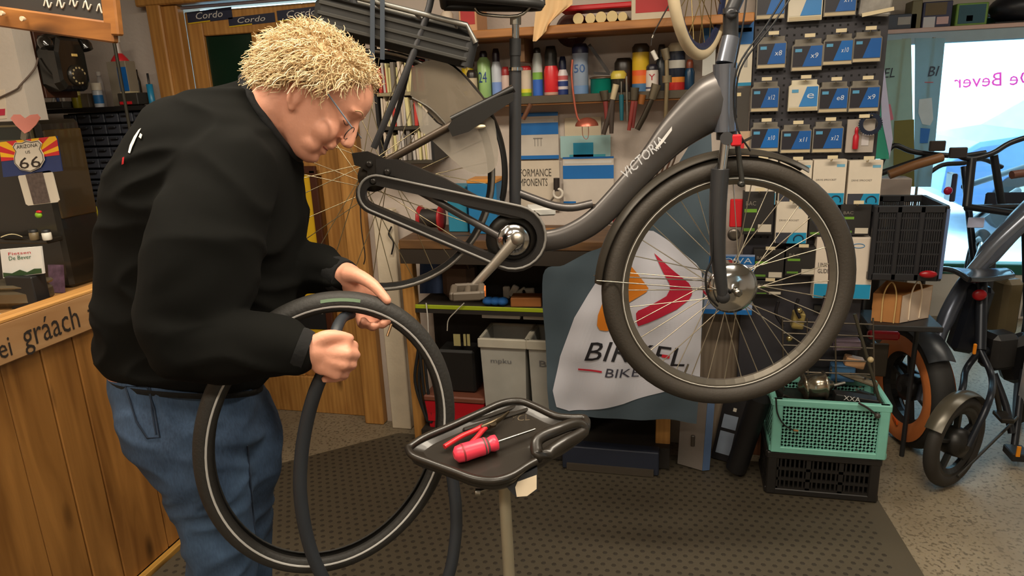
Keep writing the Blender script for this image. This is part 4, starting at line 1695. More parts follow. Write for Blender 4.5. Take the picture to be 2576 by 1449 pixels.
CT = CTOP + .003
# --- black counter cabinet
bx0, bx1 = -2.30, -1.95
by0, by1 = 1.805, 1.968
cbz = CT
bzt = onX(150, 300, bx1).z
cab = thing('counter_cabinet', 'black glossy cabinet standing on the counter behind the souvenir plates', 'cabinet', ((bx0 + bx1) / 2, (by0 + by1) / 2, CT))
BC = M((30, 26, 20), .28, coat=.3)
f = MB()
f.box(((bx0 + bx1) / 2, (by0 + by1) / 2, (CT + bzt) / 2), (bx1 - bx0, by1 - by0, bzt - CT), bev=.012)
f.build('housing', BC, cab)
zl = CT + .17
MB().box((bx1 + .004, (by0 + by1) / 2, zl + .20), (.008, by1 - by0 - .02, .28), bev=.003).build('side_panel', M((66, 50, 22), .22, coat=.4), cab, label='brown glossy side panel')
MB().box(((bx0 + bx1) / 2, by0 - .03, zl), (bx1 - bx0 + .01, .06, .014), bev=.003).build('shelf', BC, cab)
a = R4(118, 312, 205, 350, by0)
f = MB()
for z in (a[1], a[3]): f.box((bx1 - .10, by0 - .004, z), (.15, .008, .006))
for x in (bx1 - .175, bx1 - .025): f.box((x, by0 - .004, (a[1] + a[3]) / 2), (.006, .008, a[3] - a[1]))
f.build('display_bezel', M((96, 86, 60), .4), cab)
MB().box((bx1 - .10, by0 - .002, (a[1] + a[3]) / 2), (.14, .004, a[3] - a[1])).build('display', M((28, 36, 32), .15), cab)
YP = by0 - .055
def plateY(px, py): return onY(px, py, YP)
# souvenir number plate: rays, blue field and a shield reading 66
pl = thing('souvenir_plate', 'red yellow and blue sunburst plate with a white road shield reading 66', 'plate', plateY(80, 440))
P = [plateY(*q) for q in ((8, 446), (157, 430), (143, 342), (-2, 358))]
LL, LR, UR, UL = P
def pq(u, v, o=.0): 
    return (LL * (1 - u) + LR * u) * (1 - v) + (UL * (1 - u) + UR * u) * v + V((0, -o, 0))
MB().prism([pq(0, 0), pq(1, 0), pq(1, 1), pq(0, 1)], (0, .003, 0)).build('plate', M((34, 52, 104), .35), pl)
f = MB()
NR = 13
c = pq(.5, .46, .001)
def edge_pt(t):
    a = pi * t
    dx, dy = cos(a), sin(a)
    k = min(.5 / max(1e-6, abs(dx)), .54 / max(1e-6, dy) if dy > 1e-6 else 9)
    return pq(.5 + dx * k, .46 + dy * k, .001)
yel = MB()
for i in range(NR):
    t0, t1 = i / NR, (i + 1) / NR
    tgt = f if i % 2 == 0 else yel
    pts = [c, edge_pt(t0), edge_pt((t0 + t1) / 2), edge_pt(t1)]
    tgt.add(pts, [(0, 1, 2, 3)])
f.build('red_rays', M((206, 34, 44), .35), pl)
yel.build('yellow_rays', M((240, 184, 24), .35), pl)
shp = [(.5, .98), (.60, .93), (.74, .95), (.80, .84), (.75, .70), (.80, .52), (.80, .34), (.70, .14), (.5, .04), (.30, .14), (.20, .34), (.20, .52), (.25, .70), (.20, .84), (.26, .95), (.40, .93)]
shp = [(.5 + (u - .5) * .85, v * .96 + .03) for u, v in shp]
sh_ = MB().prism([pq(u, v, .003) for u, v in shp], (0, -.002, 0)).build('shield', M((214, 206, 190), .45), pl)
f = MB()
f.tube([pq(.5 + (u - .5) * .94, .5 + (v - .5) * .94, .0055) for u, v in shp], .0009, 5, closed=True)
f.text('66', [pq(.33, .18, .0058), (pq(.69, .18, .0058)), pq(.69, .50, .0058), pq(.33, .50, .0058)])
f.text('ARIZONA', [pq(.32, .76, .0058), pq(.68, .76, .0058), pq(.68, .86, .0058), pq(.32, .86, .0058)])
f.text('US', [pq(.46, .60, .0058), pq(.54, .60, .0058), pq(.54, .68, .0058), pq(.46, .68, .0058)])
f.build('lettering', INK, sh_)
# paper heart above it
h_ = [(62, 336), (40, 316), (26, 298), (34, 288), (50, 288), (62, 298), (76, 289), (94, 287), (101, 296), (90, 314), (74, 330)]
t = thing('paper_heart', 'pink heart shaped card standing on top of the sunburst plate', 'card', plateY(64, 335))
MB().prism([onY(x, y_, YP - .004) for x, y_ in h_], (0, .002, 0)).build('heart', M((236, 152, 140), .7), t)
MB().bar(onY(63, 332, YP), onY(60, 352, YP), .02, .006, up=Y1).build('clip', M((120, 112, 96), .4), t)
# photo souvenir plate below
pl2 = thing('picture_plate', 'small souvenir plate with a dark picture between two white bands', 'plate', plateY(100, 516))
q = [plateY(*k_) for k_ in ((66, 518), (150, 508), (130, 428), (44, 440))]
def p2(u, v, o=0.): return (q[0] * (1 - u) + q[1] * u) * (1 - v) + (q[3] * (1 - u) + q[2] * u) * v + V((0, -o, 0))
rc = [(.06, 0), (.94, 0), (1, .06), (1, .94), (.94, 1), (.06, 1), (0, .94), (0, .06)]
MB().prism([p2(u, v) for u, v in rc], (0, .003, 0)).build('plate', M((206, 198, 182), .4), pl2)
MB().prism([p2(.24, .02, .001), p2(.74, .02, .001), p2(.74, .98, .001), p2(.24, .98, .001)], (0, -.0008, 0)).build('picture', M((84, 72, 68), .4, var=.9, scale=90), pl2)
# little things on the cabinet shelf
t = thing('toy_figure', 'tiny green and red toy on the cabinet shelf', 'toy', onY(98, 560, YP))
f = MB().sph(onY(97, 541, YP), (.012, .008, .010), 10, 8); f.build('body', M((128, 176, 40), .5), t)
MB().sph(onY(98, 533, YP), (.010, .007, .005), 10, 8).build('cap', RED, t)
for px_, py_, c_, n_c, lb in ((86, 575, (110, 96, 70), 'dull brass jar on the cabinet shelf', 'jar'), (118, 575, (212, 208, 196), 'white jar with dark lid on the cabinet shelf', 'jar')):
    o_ = onY(px_, 594, YP - .01); o_.z = zl + .0075
    t = thing('small_jar', n_c, lb, o_)
    MB().lathe([(.012, 0), (.0135, .003), (.0135, .022), (.010, .025)], o_, Z1, 14).build('body', M(c_, .4), t)
    MB().lathe([(.0125, .025), (.0125, .032), (.01, .033)], o_, Z1, 14).build('lid', BLK, t)
t = thing('note_paper', 'curled cream paper on the cabinet shelf', 'paper', onY(30, 598, YP - .02))
rows = [[onY(2 + 55 * u_, 598 - 8 * sin(u_ * 3), YP - .03 + .05 * v_) + V((0, 0, .003 * v_)) for v_ in (0, 1)] for u_ in [k_ / 8 for k_ in range(9)]]
MB().grid(rows).build('sheet', M((222, 206, 160), .7), t)
# business cards in a holder on the counter
YB = 1.60
cd = thing('card_holder', 'white business card of the shop leaning in its holder on the counter', 'card holder', onZ(60, 712, CT))
q = [onY(*k_, YB) for k_ in ((8, 700), (110, 688), (102, 620), (0, 628))]
def p3(u, v, o=0.): return (q[0] * (1 - u) + q[1] * u) * (1 - v) + (q[3] * (1 - u) + q[2] * u) * v + V((0, -o, 0))
MB().prism([p3(0, 0), p3(1, 0), p3(1, 1), p3(0, 1)], (0, .006, 0)).build('card', M((226, 226, 222), .6), cd)
f = MB().text('Fietsen', [p3(.2, .78, .001), p3(.75, .78, .001), p3(.75, .88, .001), p3(.2, .88, .001)])
f.build('red_lettering', RED, cd)
f = MB().text('De Bever', [p3(.2, .60, .001), p3(.75, .60, .001), p3(.75, .74, .001), p3(.2, .74, .001)])
f.build('green_lettering', M((30, 96, 60), .6), cd)
f = MB().prism([p3(.03, .03, .002), p3(.97, .03, .002), p3(.97, .2, .002), p3(.8, .22, .002), p3(.62, .12, .002), p3(.45, .24, .002), p3(.25, .14, .002), p3(.03, .2, .002)], (0, -.0006, 0))
f.build('landscape_print', M((46, 74, 40), .6), cd)
hz = onY(60, 705, YB).z
MB().box((onY(60, 700, YB).x, YB + .005, (CT + hz) / 2 + .005), (.10, .05, max(.02, hz - CT + .02)), bev=.003).build('holder', BLK, cd)
# silver tin box
o_ = onZ(52, 775, CT)
tin = thing('silver_tin', 'rounded grey metal tin box lying on the counter beside the cards', 'tin', o_)
rt_ = Matrix.Rotation(radians(12), 3, 'Z')
f = MB().box(o_ + V((-.03, .03, .034)), (.17, .11, .066), rt_, .020)
f.build('box', M((128, 118, 98), .26, .75), tin)
MB().box(o_ + V((-.03, .03, .066)), (.165, .105, .014), rt_, .006).build('lid', M((150, 140, 118), .24, .8), tin)
MB().box(o_ + V((.0405, .040, .056)), (.03, .022, .012), rt_, .003).build('clasp', CHROME, tin)
t = thing('paper_sheet', 'white paper sheet under the tin at the counter edge', 'paper', onZ(20, 798, CT))
MB().prism([onZ(-30, 790, CT), onZ(40, 790, CT), onZ(10, 808, CT), onZ(-50, 822, CT)], (0, 0, .0015)).build('sheet', WHT, t)
t = thing('card_stack', 'dark patterned card stack against the cabinet corner', 'cards', onZ(150, 735, CT))
oc = onZ(140, 738, CT)
MB().box(oc + V((.0, .015, .045)), (.05, .012, .09), Matrix.Rotation(radians(-10), 3, 'X')).build('cards', M((90, 66, 84), .5, var=.9, scale=60), t)
MB().box(oc + V((-.045, .0, .02)), (.014, .04, .04), Matrix.Rotation(radians(20), 3, 'Y')).build('white_clip', WHT, t)
# yellow oil bottle behind the counter end
o_ = onY(262, 548, 2.30)
t = thing('oil_bottle', 'yellow plastic oil bottle with red cap behind the counter', 'bottle', o_)
oz = o_.z - .02
MB().lathe([(.020, 0), (.022, .004), (.022, .066), (.010, .078)], V((o_.x, o_.y, oz)), Z1, 16).build('body', M((206, 196, 30), .4), t)
MB().lathe([(.0105, .078), (.0105, .09), (.0225 * .5, .094), (.006, .11)], V((o_.x, o_.y, oz)), Z1, 12).build('cap', RED, t)
MB().lathe([(.0222, .062), (.0185, .07), (.012, .0775)], V((o_.x, o_.y, oz)), Z1, 16).build('white_shoulder', WHT, t)
# low dark side table under it
tbx = thing('side_table', 'dark brown side table behind the end of the counter', 'table', (o_.x, 2.34, 0))
MB().box((o_.x, 2.36, oz - .012), (.30, .34, .022), bev=.004).build('tabletop', M((58, 44, 22), .35), tbx)
for sx in (-.12, .12):
    for sy in (-.14, .14):
        MB().box((o_.x + sx, 2.36 + sy, (oz - .023) / 2), (.035, .035, oz - .023), bev=.003).build('leg', M((48, 36, 20), .4), tbx)
# --- parts drawer cabinet on the back wall
DY = 2.62
a = R4(196, 280, 440, 620, DY)
dcx0, dcx1, dz1 = a[0], a[2], a[3]
dz0 = dz1 - 9 * .0485
dc = thing('parts_drawer_cabinet', 'dark grey small parts drawer cabinet hanging below the bottle shelf', 'cabinet', ((dcx0 + dcx1) / 2, DY, dz0))
DG = M((46, 48, 54), .5)
DGF = M((62, 65, 74), .35)
f = MB().box(((dcx0 + dcx1) / 2, (DY + YW) / 2 + .01, (dz0 + dz1) / 2), (dcx1 - dcx0, YW - DY - .02, dz1 - dz0))
f.build('carcass', M((28, 29, 33), .6), dc)
ncol = 7
cw = (dcx1 - dcx0) / ncol
first = None
for r in range(9):
    for c in range(ncol):
        x = dcx0 + cw * (c + .5); z = dz0 + .0485 * (r + .5)
        if first is None:
            d_ = MB().box((x, DY - .004, z), (cw - .006, .016, .040), bev=.003).build('drawer', DGF, dc)
            MB().box((x, DY - .018, z + .010), (cw * .5, .014, .008), bev=.002).build('drawer_pull', DG, d_)
            first = (d_, x, z)
        else:
            copy_tree(first[0], dc, (x - first[1], 0, z - first[2]))
# bottle shelf
shz = dz1 + .012
shf = thing('bottle_shelf', 'black shelf of bottles and tins above the parts drawers', 'shelf', ((dcx0 + dcx1) / 2 - .05, DY + .1, shz))
MB().box(((dcx0 + dcx1) / 2 - .07, (DY - .03 + YW) / 2, shz), (dcx1 - dcx0 + .26, YW - DY + .03, .020), bev=.002).build('board', M((24, 22, 22), .5), shf)
sz = shz + .0105
def stand(px, yy=DY + .06):
    p = onY(px, 262, yy)
    return V((p.x, yy, sz))
def mm(px, yy=DY + .06): return px * yy / F_PX * 1.02
def bottle(name, label, px, wpx_, hpx, body, cap, cat='bottle', yy=DY + .06, neck=.4, caph=.12, lab=None, n=16):
    o_ = stand(px, yy)
    r, h = mm(wpx_, yy) / 2, mm(hpx, yy)
    t = thing(name, label, cat, o_)
    MB().lathe([(r * .95, 0), (r, .004), (r, h * .66), (r * neck, h * (1 - caph)), (r * neck, h * (1 - caph))], o_, Z1, n).build('body', M(body, .35), t)
    MB().lathe([(r * neck * 1.15, h * (1 - caph)), (r * neck * 1.15, h), (r * neck * .8, h)], o_, Z1, n).build('cap', M(cap, .4), t)
    if lab:
        MB().lathe([(r * 1.01, h * .15), (r * 1.01, h * .5)], o_, Z1, n).build('label_band', M(lab, .5), t)
    return t
o_ = stand(322, DY + .16)
r_, h_2 = mm(46, DY + .16) / 2, mm(190, DY + .16)
t = thing('spray_bottle', 'red plastic bottle with white top at the back of the shelf', 'bottle', o_)
MB().lathe([(r_ * .95, 0), (r_, .004), (r_, h_2 * .64), (r_ * .8, h_2 * .68), (r_ * .4, h_2 * .74)], o_, Z1, 16).build('body', M((206, 40, 48), .35), t)
MB().lathe([(r_ * .42, h_2 * .73), (r_ * .30, h_2 * .80), (r_ * .30, h_2 * .90)], o_, Z1, 14).build('clear_neck', M((190, 176, 168), .3), t)
MB().lathe([(r_ * .42, h_2 * .89), (r_ * .42, h_2), (r_ * .3, h_2)], o_, Z1, 14).build('cap', WHT, t)
o_ = stand(322, DY + .08)
t = thing('blue_carton', 'blue and grey carton standing before the red bottle', 'box', o_)
w_ = mm(62)
MB().box(o_ + V((0, 0, mm(120) / 2)), (w_, .06, mm(120)), bev=.002).build('carton', M((134, 124, 108), .6), t)
MB().box(o_ + V((w_ * .26, -.0305, mm(72))), (w_ * .46, .002, mm(64))).build('blue_label', BLUE, t)
bottle('glue_bottle', 'small bottle with white cap and blue label on the shelf', 250, 26, 66, (196, 200, 206), (230, 220, 200), lab=(40, 110, 170), neck=.9, caph=.3)
bottle('lotion_bottle', 'clear small bottle behind the white capped one', 262, 18, 96, (170, 164, 160), (190, 184, 176), yy=DY + .14, neck=.6)
bottle('yellow_jar', 'olive yellow jar with pale lid on the shelf', 194, 24, 46, (150, 140, 30), (220, 206, 130), cat='jar', neck=.95, caph=.25)
bottle('dropper_bottle', 'blue dropper bottle with pointed black nozzle at the shelf end', 384, 17, 84, (30, 120, 160), (30, 30, 32), neck=.3, caph=.36)
bottle('black_bottle', 'slim black bottle beside the red one', 356, 16, 96, (26, 26, 24), (30, 28, 26), yy=DY + .12, neck=.5)
o_ = stand(345, DY + .05)
t = thing('card_tray', 'dark open tray with red and cream cards on the shelf', 'tray', o_)
MB().box(o_ + V((0, 0, .028)), (mm(64), .10, .05), bev=.003).build('tray', M((44, 40, 34), .6), t)
MB().box(o_ + V((-.01, -.052, .012)), (mm(38), .004, .012)).build('red_card', RED, t)
MB().box(o_ + V((-.01, -.02, .056)), (mm(30), .05, .006)).build('cream_card', M((190, 176, 140), .6), t)
o_ = stand(150, DY + .04)
t = thing('tube_rack', 'small rack of glue tubes at the left end of the shelf', 'rack', o_)
MB().box(o_ + V((0, 0, .016)), (mm(64), .07, .03), bev=.003).build('rack', M((80, 76, 70), .5), t)
for i, c_ in enumerate(((224, 222, 214), (60, 80, 130), (214, 210, 200))):
    MB().lathe([(.006, 0), (.007, .03), (.003, .036)], o_ + V((-.035 + .03 * i, 0, .03)), (.5, 0, .8) if i == 0 else Z1, 10).build('tube', M(c_, .4), t)
o_ = stand(222, DY + .12)
t = thing('glass_block', 'grey translucent box at the back of the shelf', 'box', o_)
MB().box(o_ + V((0, 0, mm(40) / 2)), (mm(44), .06, mm(40)), bev=.003).build('box', M((150, 138, 120), .25, alpha=.85), t)
# --- white chimney breast stub with the old telephone; blackboard on it
XS = -2.36
pil = MB().box((XS - .34, 2.20, 1.25), (.68, .075, 2.5))
struct('wall_pillar', pil, PLASTW)
def T_(px, py, o=0.0): return onY(px, py, 2.1625 - o)
ph = thing('wall_telephone', 'old black wall telephone with dial hanging on the white pillar', 'telephone', (XS, 2.315, 1.74))
BK = M((24, 23, 21), .16, coat=.6)
py0, py1, pz0, pz1 = 2.243, 2.392, 1.632, 1.835
pc = V((0, (py0 + py1) / 2, (pz0 + pz1) / 2))
oct_ = [(-1, -.72), (-.74, -1), (.74, -1), (1, -.72), (1.0, .45), (.70, 1), (-.70, 1), (-1.0, .45)]
f = MB()
def pring(x, k): return [V((x, pc.y + a * (py1 - py0) / 2 * k, pc.z + b * (pz1 - pz0) / 2 * k)) for a, b in oct_]
f.loft([pring(XS + .001, 1.0), pring(XS + .055, 1.0), pring(XS + .078, .93), pring(XS + .088, .80)], smooth=False)
f.build('case', BK, ph)
MB().box((XS - .006, pc.y + .005, (1.61 + 2.5) / 2), (.014, .148, 2.5 - 1.61), bev=.002).build('backboard', M((66, 36, 22), .5), ph)
dc_ = V((XS + .084, pc.y + .004, pc.z - .045))
f = MB().lathe([(.040, 0), (.040, .010), (.030, .015), (.012, .017)], dc_, X1, 28)
dl = f.build('dial', M((36, 32, 26), .3), ph)
for i in range(10):
    a_ = 2 * pi * i / 12 + .3
    MB().lathe([(.0045, 0), (.0045, .002)], dc_ + V((.0135, .028 * cos(a_), .028 * sin(a_))), X1, 8).build('finger_hole', M((176, 160, 118), .5), dl)
hz_ = pc.z + .082
f = MB()
f.tube(smooth_path([V((XS + .062, py0 - .012, hz_ + .006)), V((XS + .075, pc.y, hz_ + .024)), V((XS + .062, py1 + .012, hz_ + .006))], 6), .012, 10)
for yy_ in (py0 - .016, py1 + .016):
    f.lathe([(.010, .016), (.022, .006), (.026, -.010), (.023, -.026)], V((XS + .066, yy_, hz_ - .004)), (-.35, 0, 1), 18)
f.build('handset', BK, ph)
MB().box((XS + .089, pc.y + .01, pc.z + .030), (.004, .026, .010), bev=.001).build('name_plate', M((220, 186, 110), .4), ph)
f = MB().tube(smooth_path([V((XS + .012, py0 - .006, pc.z + .02)), V((XS + .010, py0 - .03, pc.z - .02)), V((XS - .004, 2.155, pc.z - .075)), T_(40, 226, .008), T_(-10, 250, .008)], 6), .0035, 6)
f.build('phone_cord', M((96, 80, 70), .6), ph)
# blackboard in a wooden frame
YK = 1.56
bb = thing('blackboard', 'wood framed blackboard with chalk writing hanging above the counter', 'blackboard', onY(150, 60, YK))
q = [onY(*p, YK) for p in ((-120, 18), (284, 74), (262, -120), (-150, -150))]
def pb_(u, v, o=0.): return (q[0] * (1 - u) + q[1] * u) * (1 - v) + (q[3] * (1 - u) + q[2] * u) * v + V((0, -o, 0))
MB().prism([pb_(0, 0), pb_(1, 0), pb_(1, 1), pb_(0, 1)], (0, .012, 0)).build('slate', M((48, 44, 40), .7, var=.3, scale=6), bb)
OAK = wood((160, 104, 50), (118, 72, 32), 'X')
f = MB()
f.bar(pb_(-.02, -.04, .008), pb_(1.03, -.04, .008), .022, .05, up=Z1, bev=.004)
f.build('frame_rail', OAK, bb)
f = MB()
f.bar(pb_(1.02, -.08, .008), pb_(1.02, 1.1, .008), .022, .042, up=X1, bev=.004)
f.build('frame_stile', OAK, bb)
f = MB()
for k_, (u, v) in enumerate(((.60, .20), (.68, .22), (.76, .26), (.84, .24), (.92, .22))):
    f.tube(smooth_path([pb_(u, v, .002), pb_(u + .02, v + .1, .002), pb_(u + .03, v - .02, .002), pb_(u + .05, v + .06, .002)], 4), .0022, 5)
f.build('chalk_writing', M((204, 196, 180), .9), bb)
for px_ in (12, 64):
    MB().lathe([(.003, 0), (.006, .006), (.006, .012)], onY(px_, 48 if px_ > 30 else 34, YK - .024), -Y1, 10).build('frame_knob', M((210, 190, 160), .4), bb)
# red and white leaflet at the far left
t = thing('wall_leaflet', 'white leaflet with red lower half pinned on the pillar', 'leaflet', T_(4, 260))
q = [T_(-40, 302), T_(18, 298), T_(12, 225), T_(-40, 228)]
MB().prism(q, (0, -.002, 0)).build('sheet', M((220, 206, 186), .6), t)
MB().prism([q[0] + V((0, -.0025, .012)), q[1] + V((-.004, -.0025, .012)), q[1] * .66 + q[2] * .34 + V((-.003, -.0025, 0)), q[0] * .66 + q[3] * .34 + V((0, -.0025, 0))], (0, -.0008, 0)).build('red_field', M((196, 40, 70), .5), t)
# thin dark hanging rod in front of the shelf
rA, rB = onY(262, -30, 2.3), onY(312, 400, 2.3)
t = thing('hanging_rod', 'thin dark rod hanging down from the ceiling in front of the drawers', 'rod', rA)
MB().tube([V((rA.x, 2.3, 2.5)), V((rA.x, 2.3, rB.z))], .006, 8).build('rod', M((60, 58, 50), .4, .5), t)
# ================================================================== back wall: shelf, cans, tools, posters
def prect(px0, py0, px1, py1, Y):
    a = R4(px0, py0, px1, py1, Y)
    return a


def card(mb, px0, py0, px1, py1, Y, th=.002):
    x0, z0, x1, z1 = R4(px0, py0, px1, py1, Y)
    return mb.box(((x0 + x1) / 2, Y - th / 2, (z0 + z1) / 2), (x1 - x0, th, z1 - z0))


def sheet(name, label, px, Y, base, bands, cat='poster', group=None, texts=(), th=.003):
    x0, z0, x1, z1 = R4(*px, Y)
    t = thing(name, label, cat, ((x0 + x1) / 2, Y, z0), group)
    MB().box(((x0 + x1) / 2, Y - th / 2, (z0 + z1) / 2), (x1 - x0, th, z1 - z0)).build('board', M(base, .6), t)
    W, H = x1 - x0, z1 - z0
    for i, (u0, v0, u1, v1, c) in enumerate(bands):
        MB().box((x0 + W * (u0 + u1) / 2, Y - th - .0005, z0 + H * (v0 + v1) / 2), (W * (u1 - u0), .001, H * (v1 - v0))).build('print', M(c, .5), t)
    for (s_, u0, v0, u1, v1, c) in texts:
        yy = Y - th - .0014
        MB().text(s_, [(x0 + W * u0, yy, z0 + H * v0), (x0 + W * u1, yy, z0 + H * v0), (x0 + W * u1, yy, z0 + H * v1), (x0 + W * u0, yy, z0 + H * v1)]).build('lettering', M(c, .6), t)
    return t


WOODB = wood((176, 118, 60), (132, 82, 36), 'X', .5)
# upper shelf
YS = 2.66
sa, sb2 = onY(1195, 78, YS), onY(1700, 52, YS)
zs = (sa.z + sb2.z) / 2 + .006
us = thing('upper_shelf', 'long pine shelf board above the spray cans', 'shelf', ((sa.x + .2) / 2, YS, zs))
MB().box(((sa.x - .17 + .22) / 2, (YS + YW) / 2, zs - .014), (.22 - sa.x + .17, YW - YS, .030), bev=.003).build('board', WOODB, us)
for x in (sa.x - .1, -.62, .12):
    MB().box((x, YW - .09, zs - .07), (.02, .17, .09)).build('bracket', M((110, 76, 40), .6), us)
ztop = zs + .002


def onshelf(px, yy): 
    p = onY(px, 50, yy); return V((p.x, yy, ztop))


# things on the upper shelf
t = thing('chamois_cloth', 'pale tan leather cloth hanging over the shelf edge', 'cloth', onY(1390, 60, YS - .015))
rows = []
for j in range(13):
    v = j / 12
    row = []
    for i in range(15):
        u = i / 14
        xl = 1352 - 12 * v + 0 * u
        xr = 1440 - 62 * max(0, v - .5) * 1.3
        yb = -20 + v * (124 - 62 * max(0, u - .15) - 10 * (u > .6))
        p = onY(xl + (xr - xl) * u, yb, YS - .012 - .012 * (1 + sin(u * 17 + v * 2)) * .5)
        row.append(p)
    rows.append(row)
MB().grid(rows).grid([[p + V((0, .003, 0)) for p in r][::-1] for r in rows]).build('leather', M((226, 188, 138), .75), t)
for i, (px_, c_, w_) in enumerate(((1455, (92, 34, 38), 26), (1485, (150, 140, 120), 24), (1512, (96, 30, 40), 26), (1540, (52, 46, 52), 26), (1566, (190, 172, 130), 22))):
    o_ = onshelf(px_, YS + .05)
    r_ = w_ * YS / F_PX / 2
    t = thing('tin_can', ['dark red round tin end beside the leather cloth', 'grey round tin second from the leather cloth', 'dark wine red round tin third from the leather cloth', 'black round tin fourth from the leather cloth', 'cream round tin nearest the pale carton'][i], 'tin', o_)
    c = o_ + V((0, 0, r_))
    MB().lathe([(r_ * .9, 0), (r_, .003), (r_, .12), (r_ * .9, .123)], c, Y1, 18).build('body', M(c_, .35), t)
    MB().lathe([(r_, -.002), (r_ * 1.02, .002), (r_ * .86, .003), (r_ * .84, -.001)], c, Y1, 18).build('rim', M((196, 176, 130), .3, .7), t)
for x0_, x1_, y0_, c_, lb in ((1588, 1698, -60, (196, 184, 160), 'pale carton at the right end of the upper shelf'), (1150, 1195, -60, (196, 150, 110), 'tan carton at the left end of the upper shelf')):
    a = R4(x0_, y0_, x1_, 36, YS + .04)
    t = thing('carton', lb, 'box', ((a[0] + a[2]) / 2, YS + .12, ztop))
    MB().box(((a[0] + a[2]) / 2, YS + .12, ztop + .08), (a[2] - a[0], .15, .16), bev=.002).build('box', M(c_, .7), t)
    MB().box(((a[0] + a[2]) / 2, YS + .0446, ztop + .05), ((a[2] - a[0]) * .8, .001, .05)).build('label_strip', M((170, 40, 40), .6), t)
a = onshelf(1445, YS + .10)
t = thing('red_tray', 'shallow red tray lying on the round tins', 'tray', a + V((.06, 0, .05)))
MB().box(a + V((.10, .02, .058)), (.30, .14, .018), bev=.004).build('tray', RED, t)
t = thing('blue_cap_bottle', 'white bottle with teal cap behind the carrier rack', 'bottle', onshelf(1120, YS + .06))
b_o = onshelf(1125, YS + .06)
MB().lathe([(.022, 0), (.024, .01), (.024, .07), (.010, .085)], b_o, Z1, 14).build('body', M((206, 190, 170), .5), t)
MB().lathe([(.012, .085), (.012, .105)], b_o, Z1, 12).build('cap', M((40, 150, 168), .4), t)
# round dark clock like plate under the shelf
c = onY(1440, 82, YW - .02)
t = thing('wall_bell', 'dark brown round wall bell with a pale plate under the shelf', 'bell', c)
MB().lathe([(.062, 0), (.066, .012), (.05, .03), (.02, .04)], onY(1440, 76, YW), -Y1, 26).build('dome', M((64, 34, 30), .35), t)
f = MB(); card(f, 1428, 76, 1452, 96, YW - .042); f.build('plate', M((196, 180, 150), .4), t)
# can rail
YR = 2.80
zr = (onY(1348, 250, YR).z + onY(1700, 240, YR).z) / 2 - .004
rail = thing('can_rail', 'narrow brown wall rail carrying spray cans and hanging tools', 'shelf', (-.35, YR, zr))
rx0, rx1 = onY(1150, 260, YR).x, onY(1800, 245, YR).x
MB().box(((rx0 + rx1) / 2, (YR + YW) / 2, zr - .008), (rx1 - rx0, YW - YR, .016), bev=.002).build('board', WOODB, rail)
MB().box(((rx0 + rx1) / 2, YR - .004, zr + .006), (rx1 - rx0, .006, .030), bev=.001).build('front_strip', M((92, 84, 72), .4, .5), rail)
zc = zr + .0005


def can(px, w_, top, body, cap, label, name='spray_can', cat='spray can', neck=.62, caph=.24, band=None, txt=None, txtc=(240, 240, 240), yy=YR + .06, taper=.85):
    o_ = onY(px, 245, yy); o_ = V((o_.x, yy, zc))
    r = w_ * yy / F_PX / 2
    h = onY(px, top, yy).z - zc
    t = thing(name, label, cat, o_)
    hb = h * (1 - caph)
    MB().lathe([(r * .94, 0), (r, .003), (r, hb * taper), (r * neck * 1.1, hb)], o_, Z1, 18).build('body', M(body, .32), t)
    MB().lathe([(r * neck * 1.12, hb), (r * neck * 1.12, hb + h * caph * .6), (r * neck * .8, h), (r * neck * .3, h)], o_, Z1, 16).build('cap', M(cap, .35), t)
    if band:
        for v0, v1, c_ in band:
            MB().lathe([(r * 1.012, hb * v0), (r * 1.012, hb * v1)], o_, Z1, 18).build('band', M(c_, .4), t)
    if txt:
        s_, v0, v1, wf = txt
        wp = lambda p: V((p.x, o_.y - sqrt(max(0, (r * 1.02) ** 2 - (p.x - o_.x) ** 2)) - .0008, p.z))
        MB().text(s_, [(o_.x - r * wf, 0, o_.z + hb * v0), (o_.x + r * wf, 0, o_.z + hb * v0), (o_.x + r * wf, 0, o_.z + hb * v1), (o_.x - r * wf, 0, o_.z + hb * v1)], 0, wp).build('lettering', M(txtc, .5), t)
    return t


can(1180, 30, 122, (206, 176, 30), (30, 30, 30), 'yellow bottle with black cap at the left end of the can rail', band=[(.3, .45, (40, 60, 90)), (.1, .2, (220, 210, 200))])
can(1190, 26, 176, (196, 180, 150), (40, 34, 30), 'squat cream jar in front of the yellow bottle', name='jar', cat='jar', yy=YR + .02, neck=.9)
can(1221, 34, 128, (150, 186, 118), (34, 30, 42), 'pale green bottle with dark cap and blue 24 print', name='bottle', cat='bottle', neck=.5, caph=.12, txt=('24', .45, .68, .6), txtc=(30, 60, 130), taper=.9)
can(1252, 26, 122, (190, 196, 206), (40, 30, 44), 'slim silver can with dark cap beside the green bottle', band=[(.1, .5, (120, 150, 210))])
can(1274, 22, 168, (206, 180, 170), (150, 40, 40), 'small pink tube with red cap behind the seat tube', neck=.8)
can(1325, 26, 166, (214, 196, 176), (196, 40, 44), 'cream tube with red cap and green yellow foot', neck=.95, caph=.12, band=[(0, .28, (120, 160, 40)), (.28, .4, (220, 210, 60))])
can(1354, 25, 120, (206, 214, 210), (44, 40, 36), 'slim white can with blue and green bands', band=[(.05, .45, (50, 100, 190)), (.45, .6, (120, 170, 70))], caph=.1)
can(1388, 36, 116, (214, 44, 48), (48, 48, 44), 'red spray can with tall black cap', caph=.36, neck=.75, band=[(.16, .24, (190, 150, 130))])
can(1417, 25, 142, (210, 200, 200), (24, 30, 56), 'short navy and white can with dark cap', caph=.3, band=[(.05, .35, (34, 52, 110)), (.45, .62, (40, 60, 120)), (.66, .8, (190, 90, 90))])
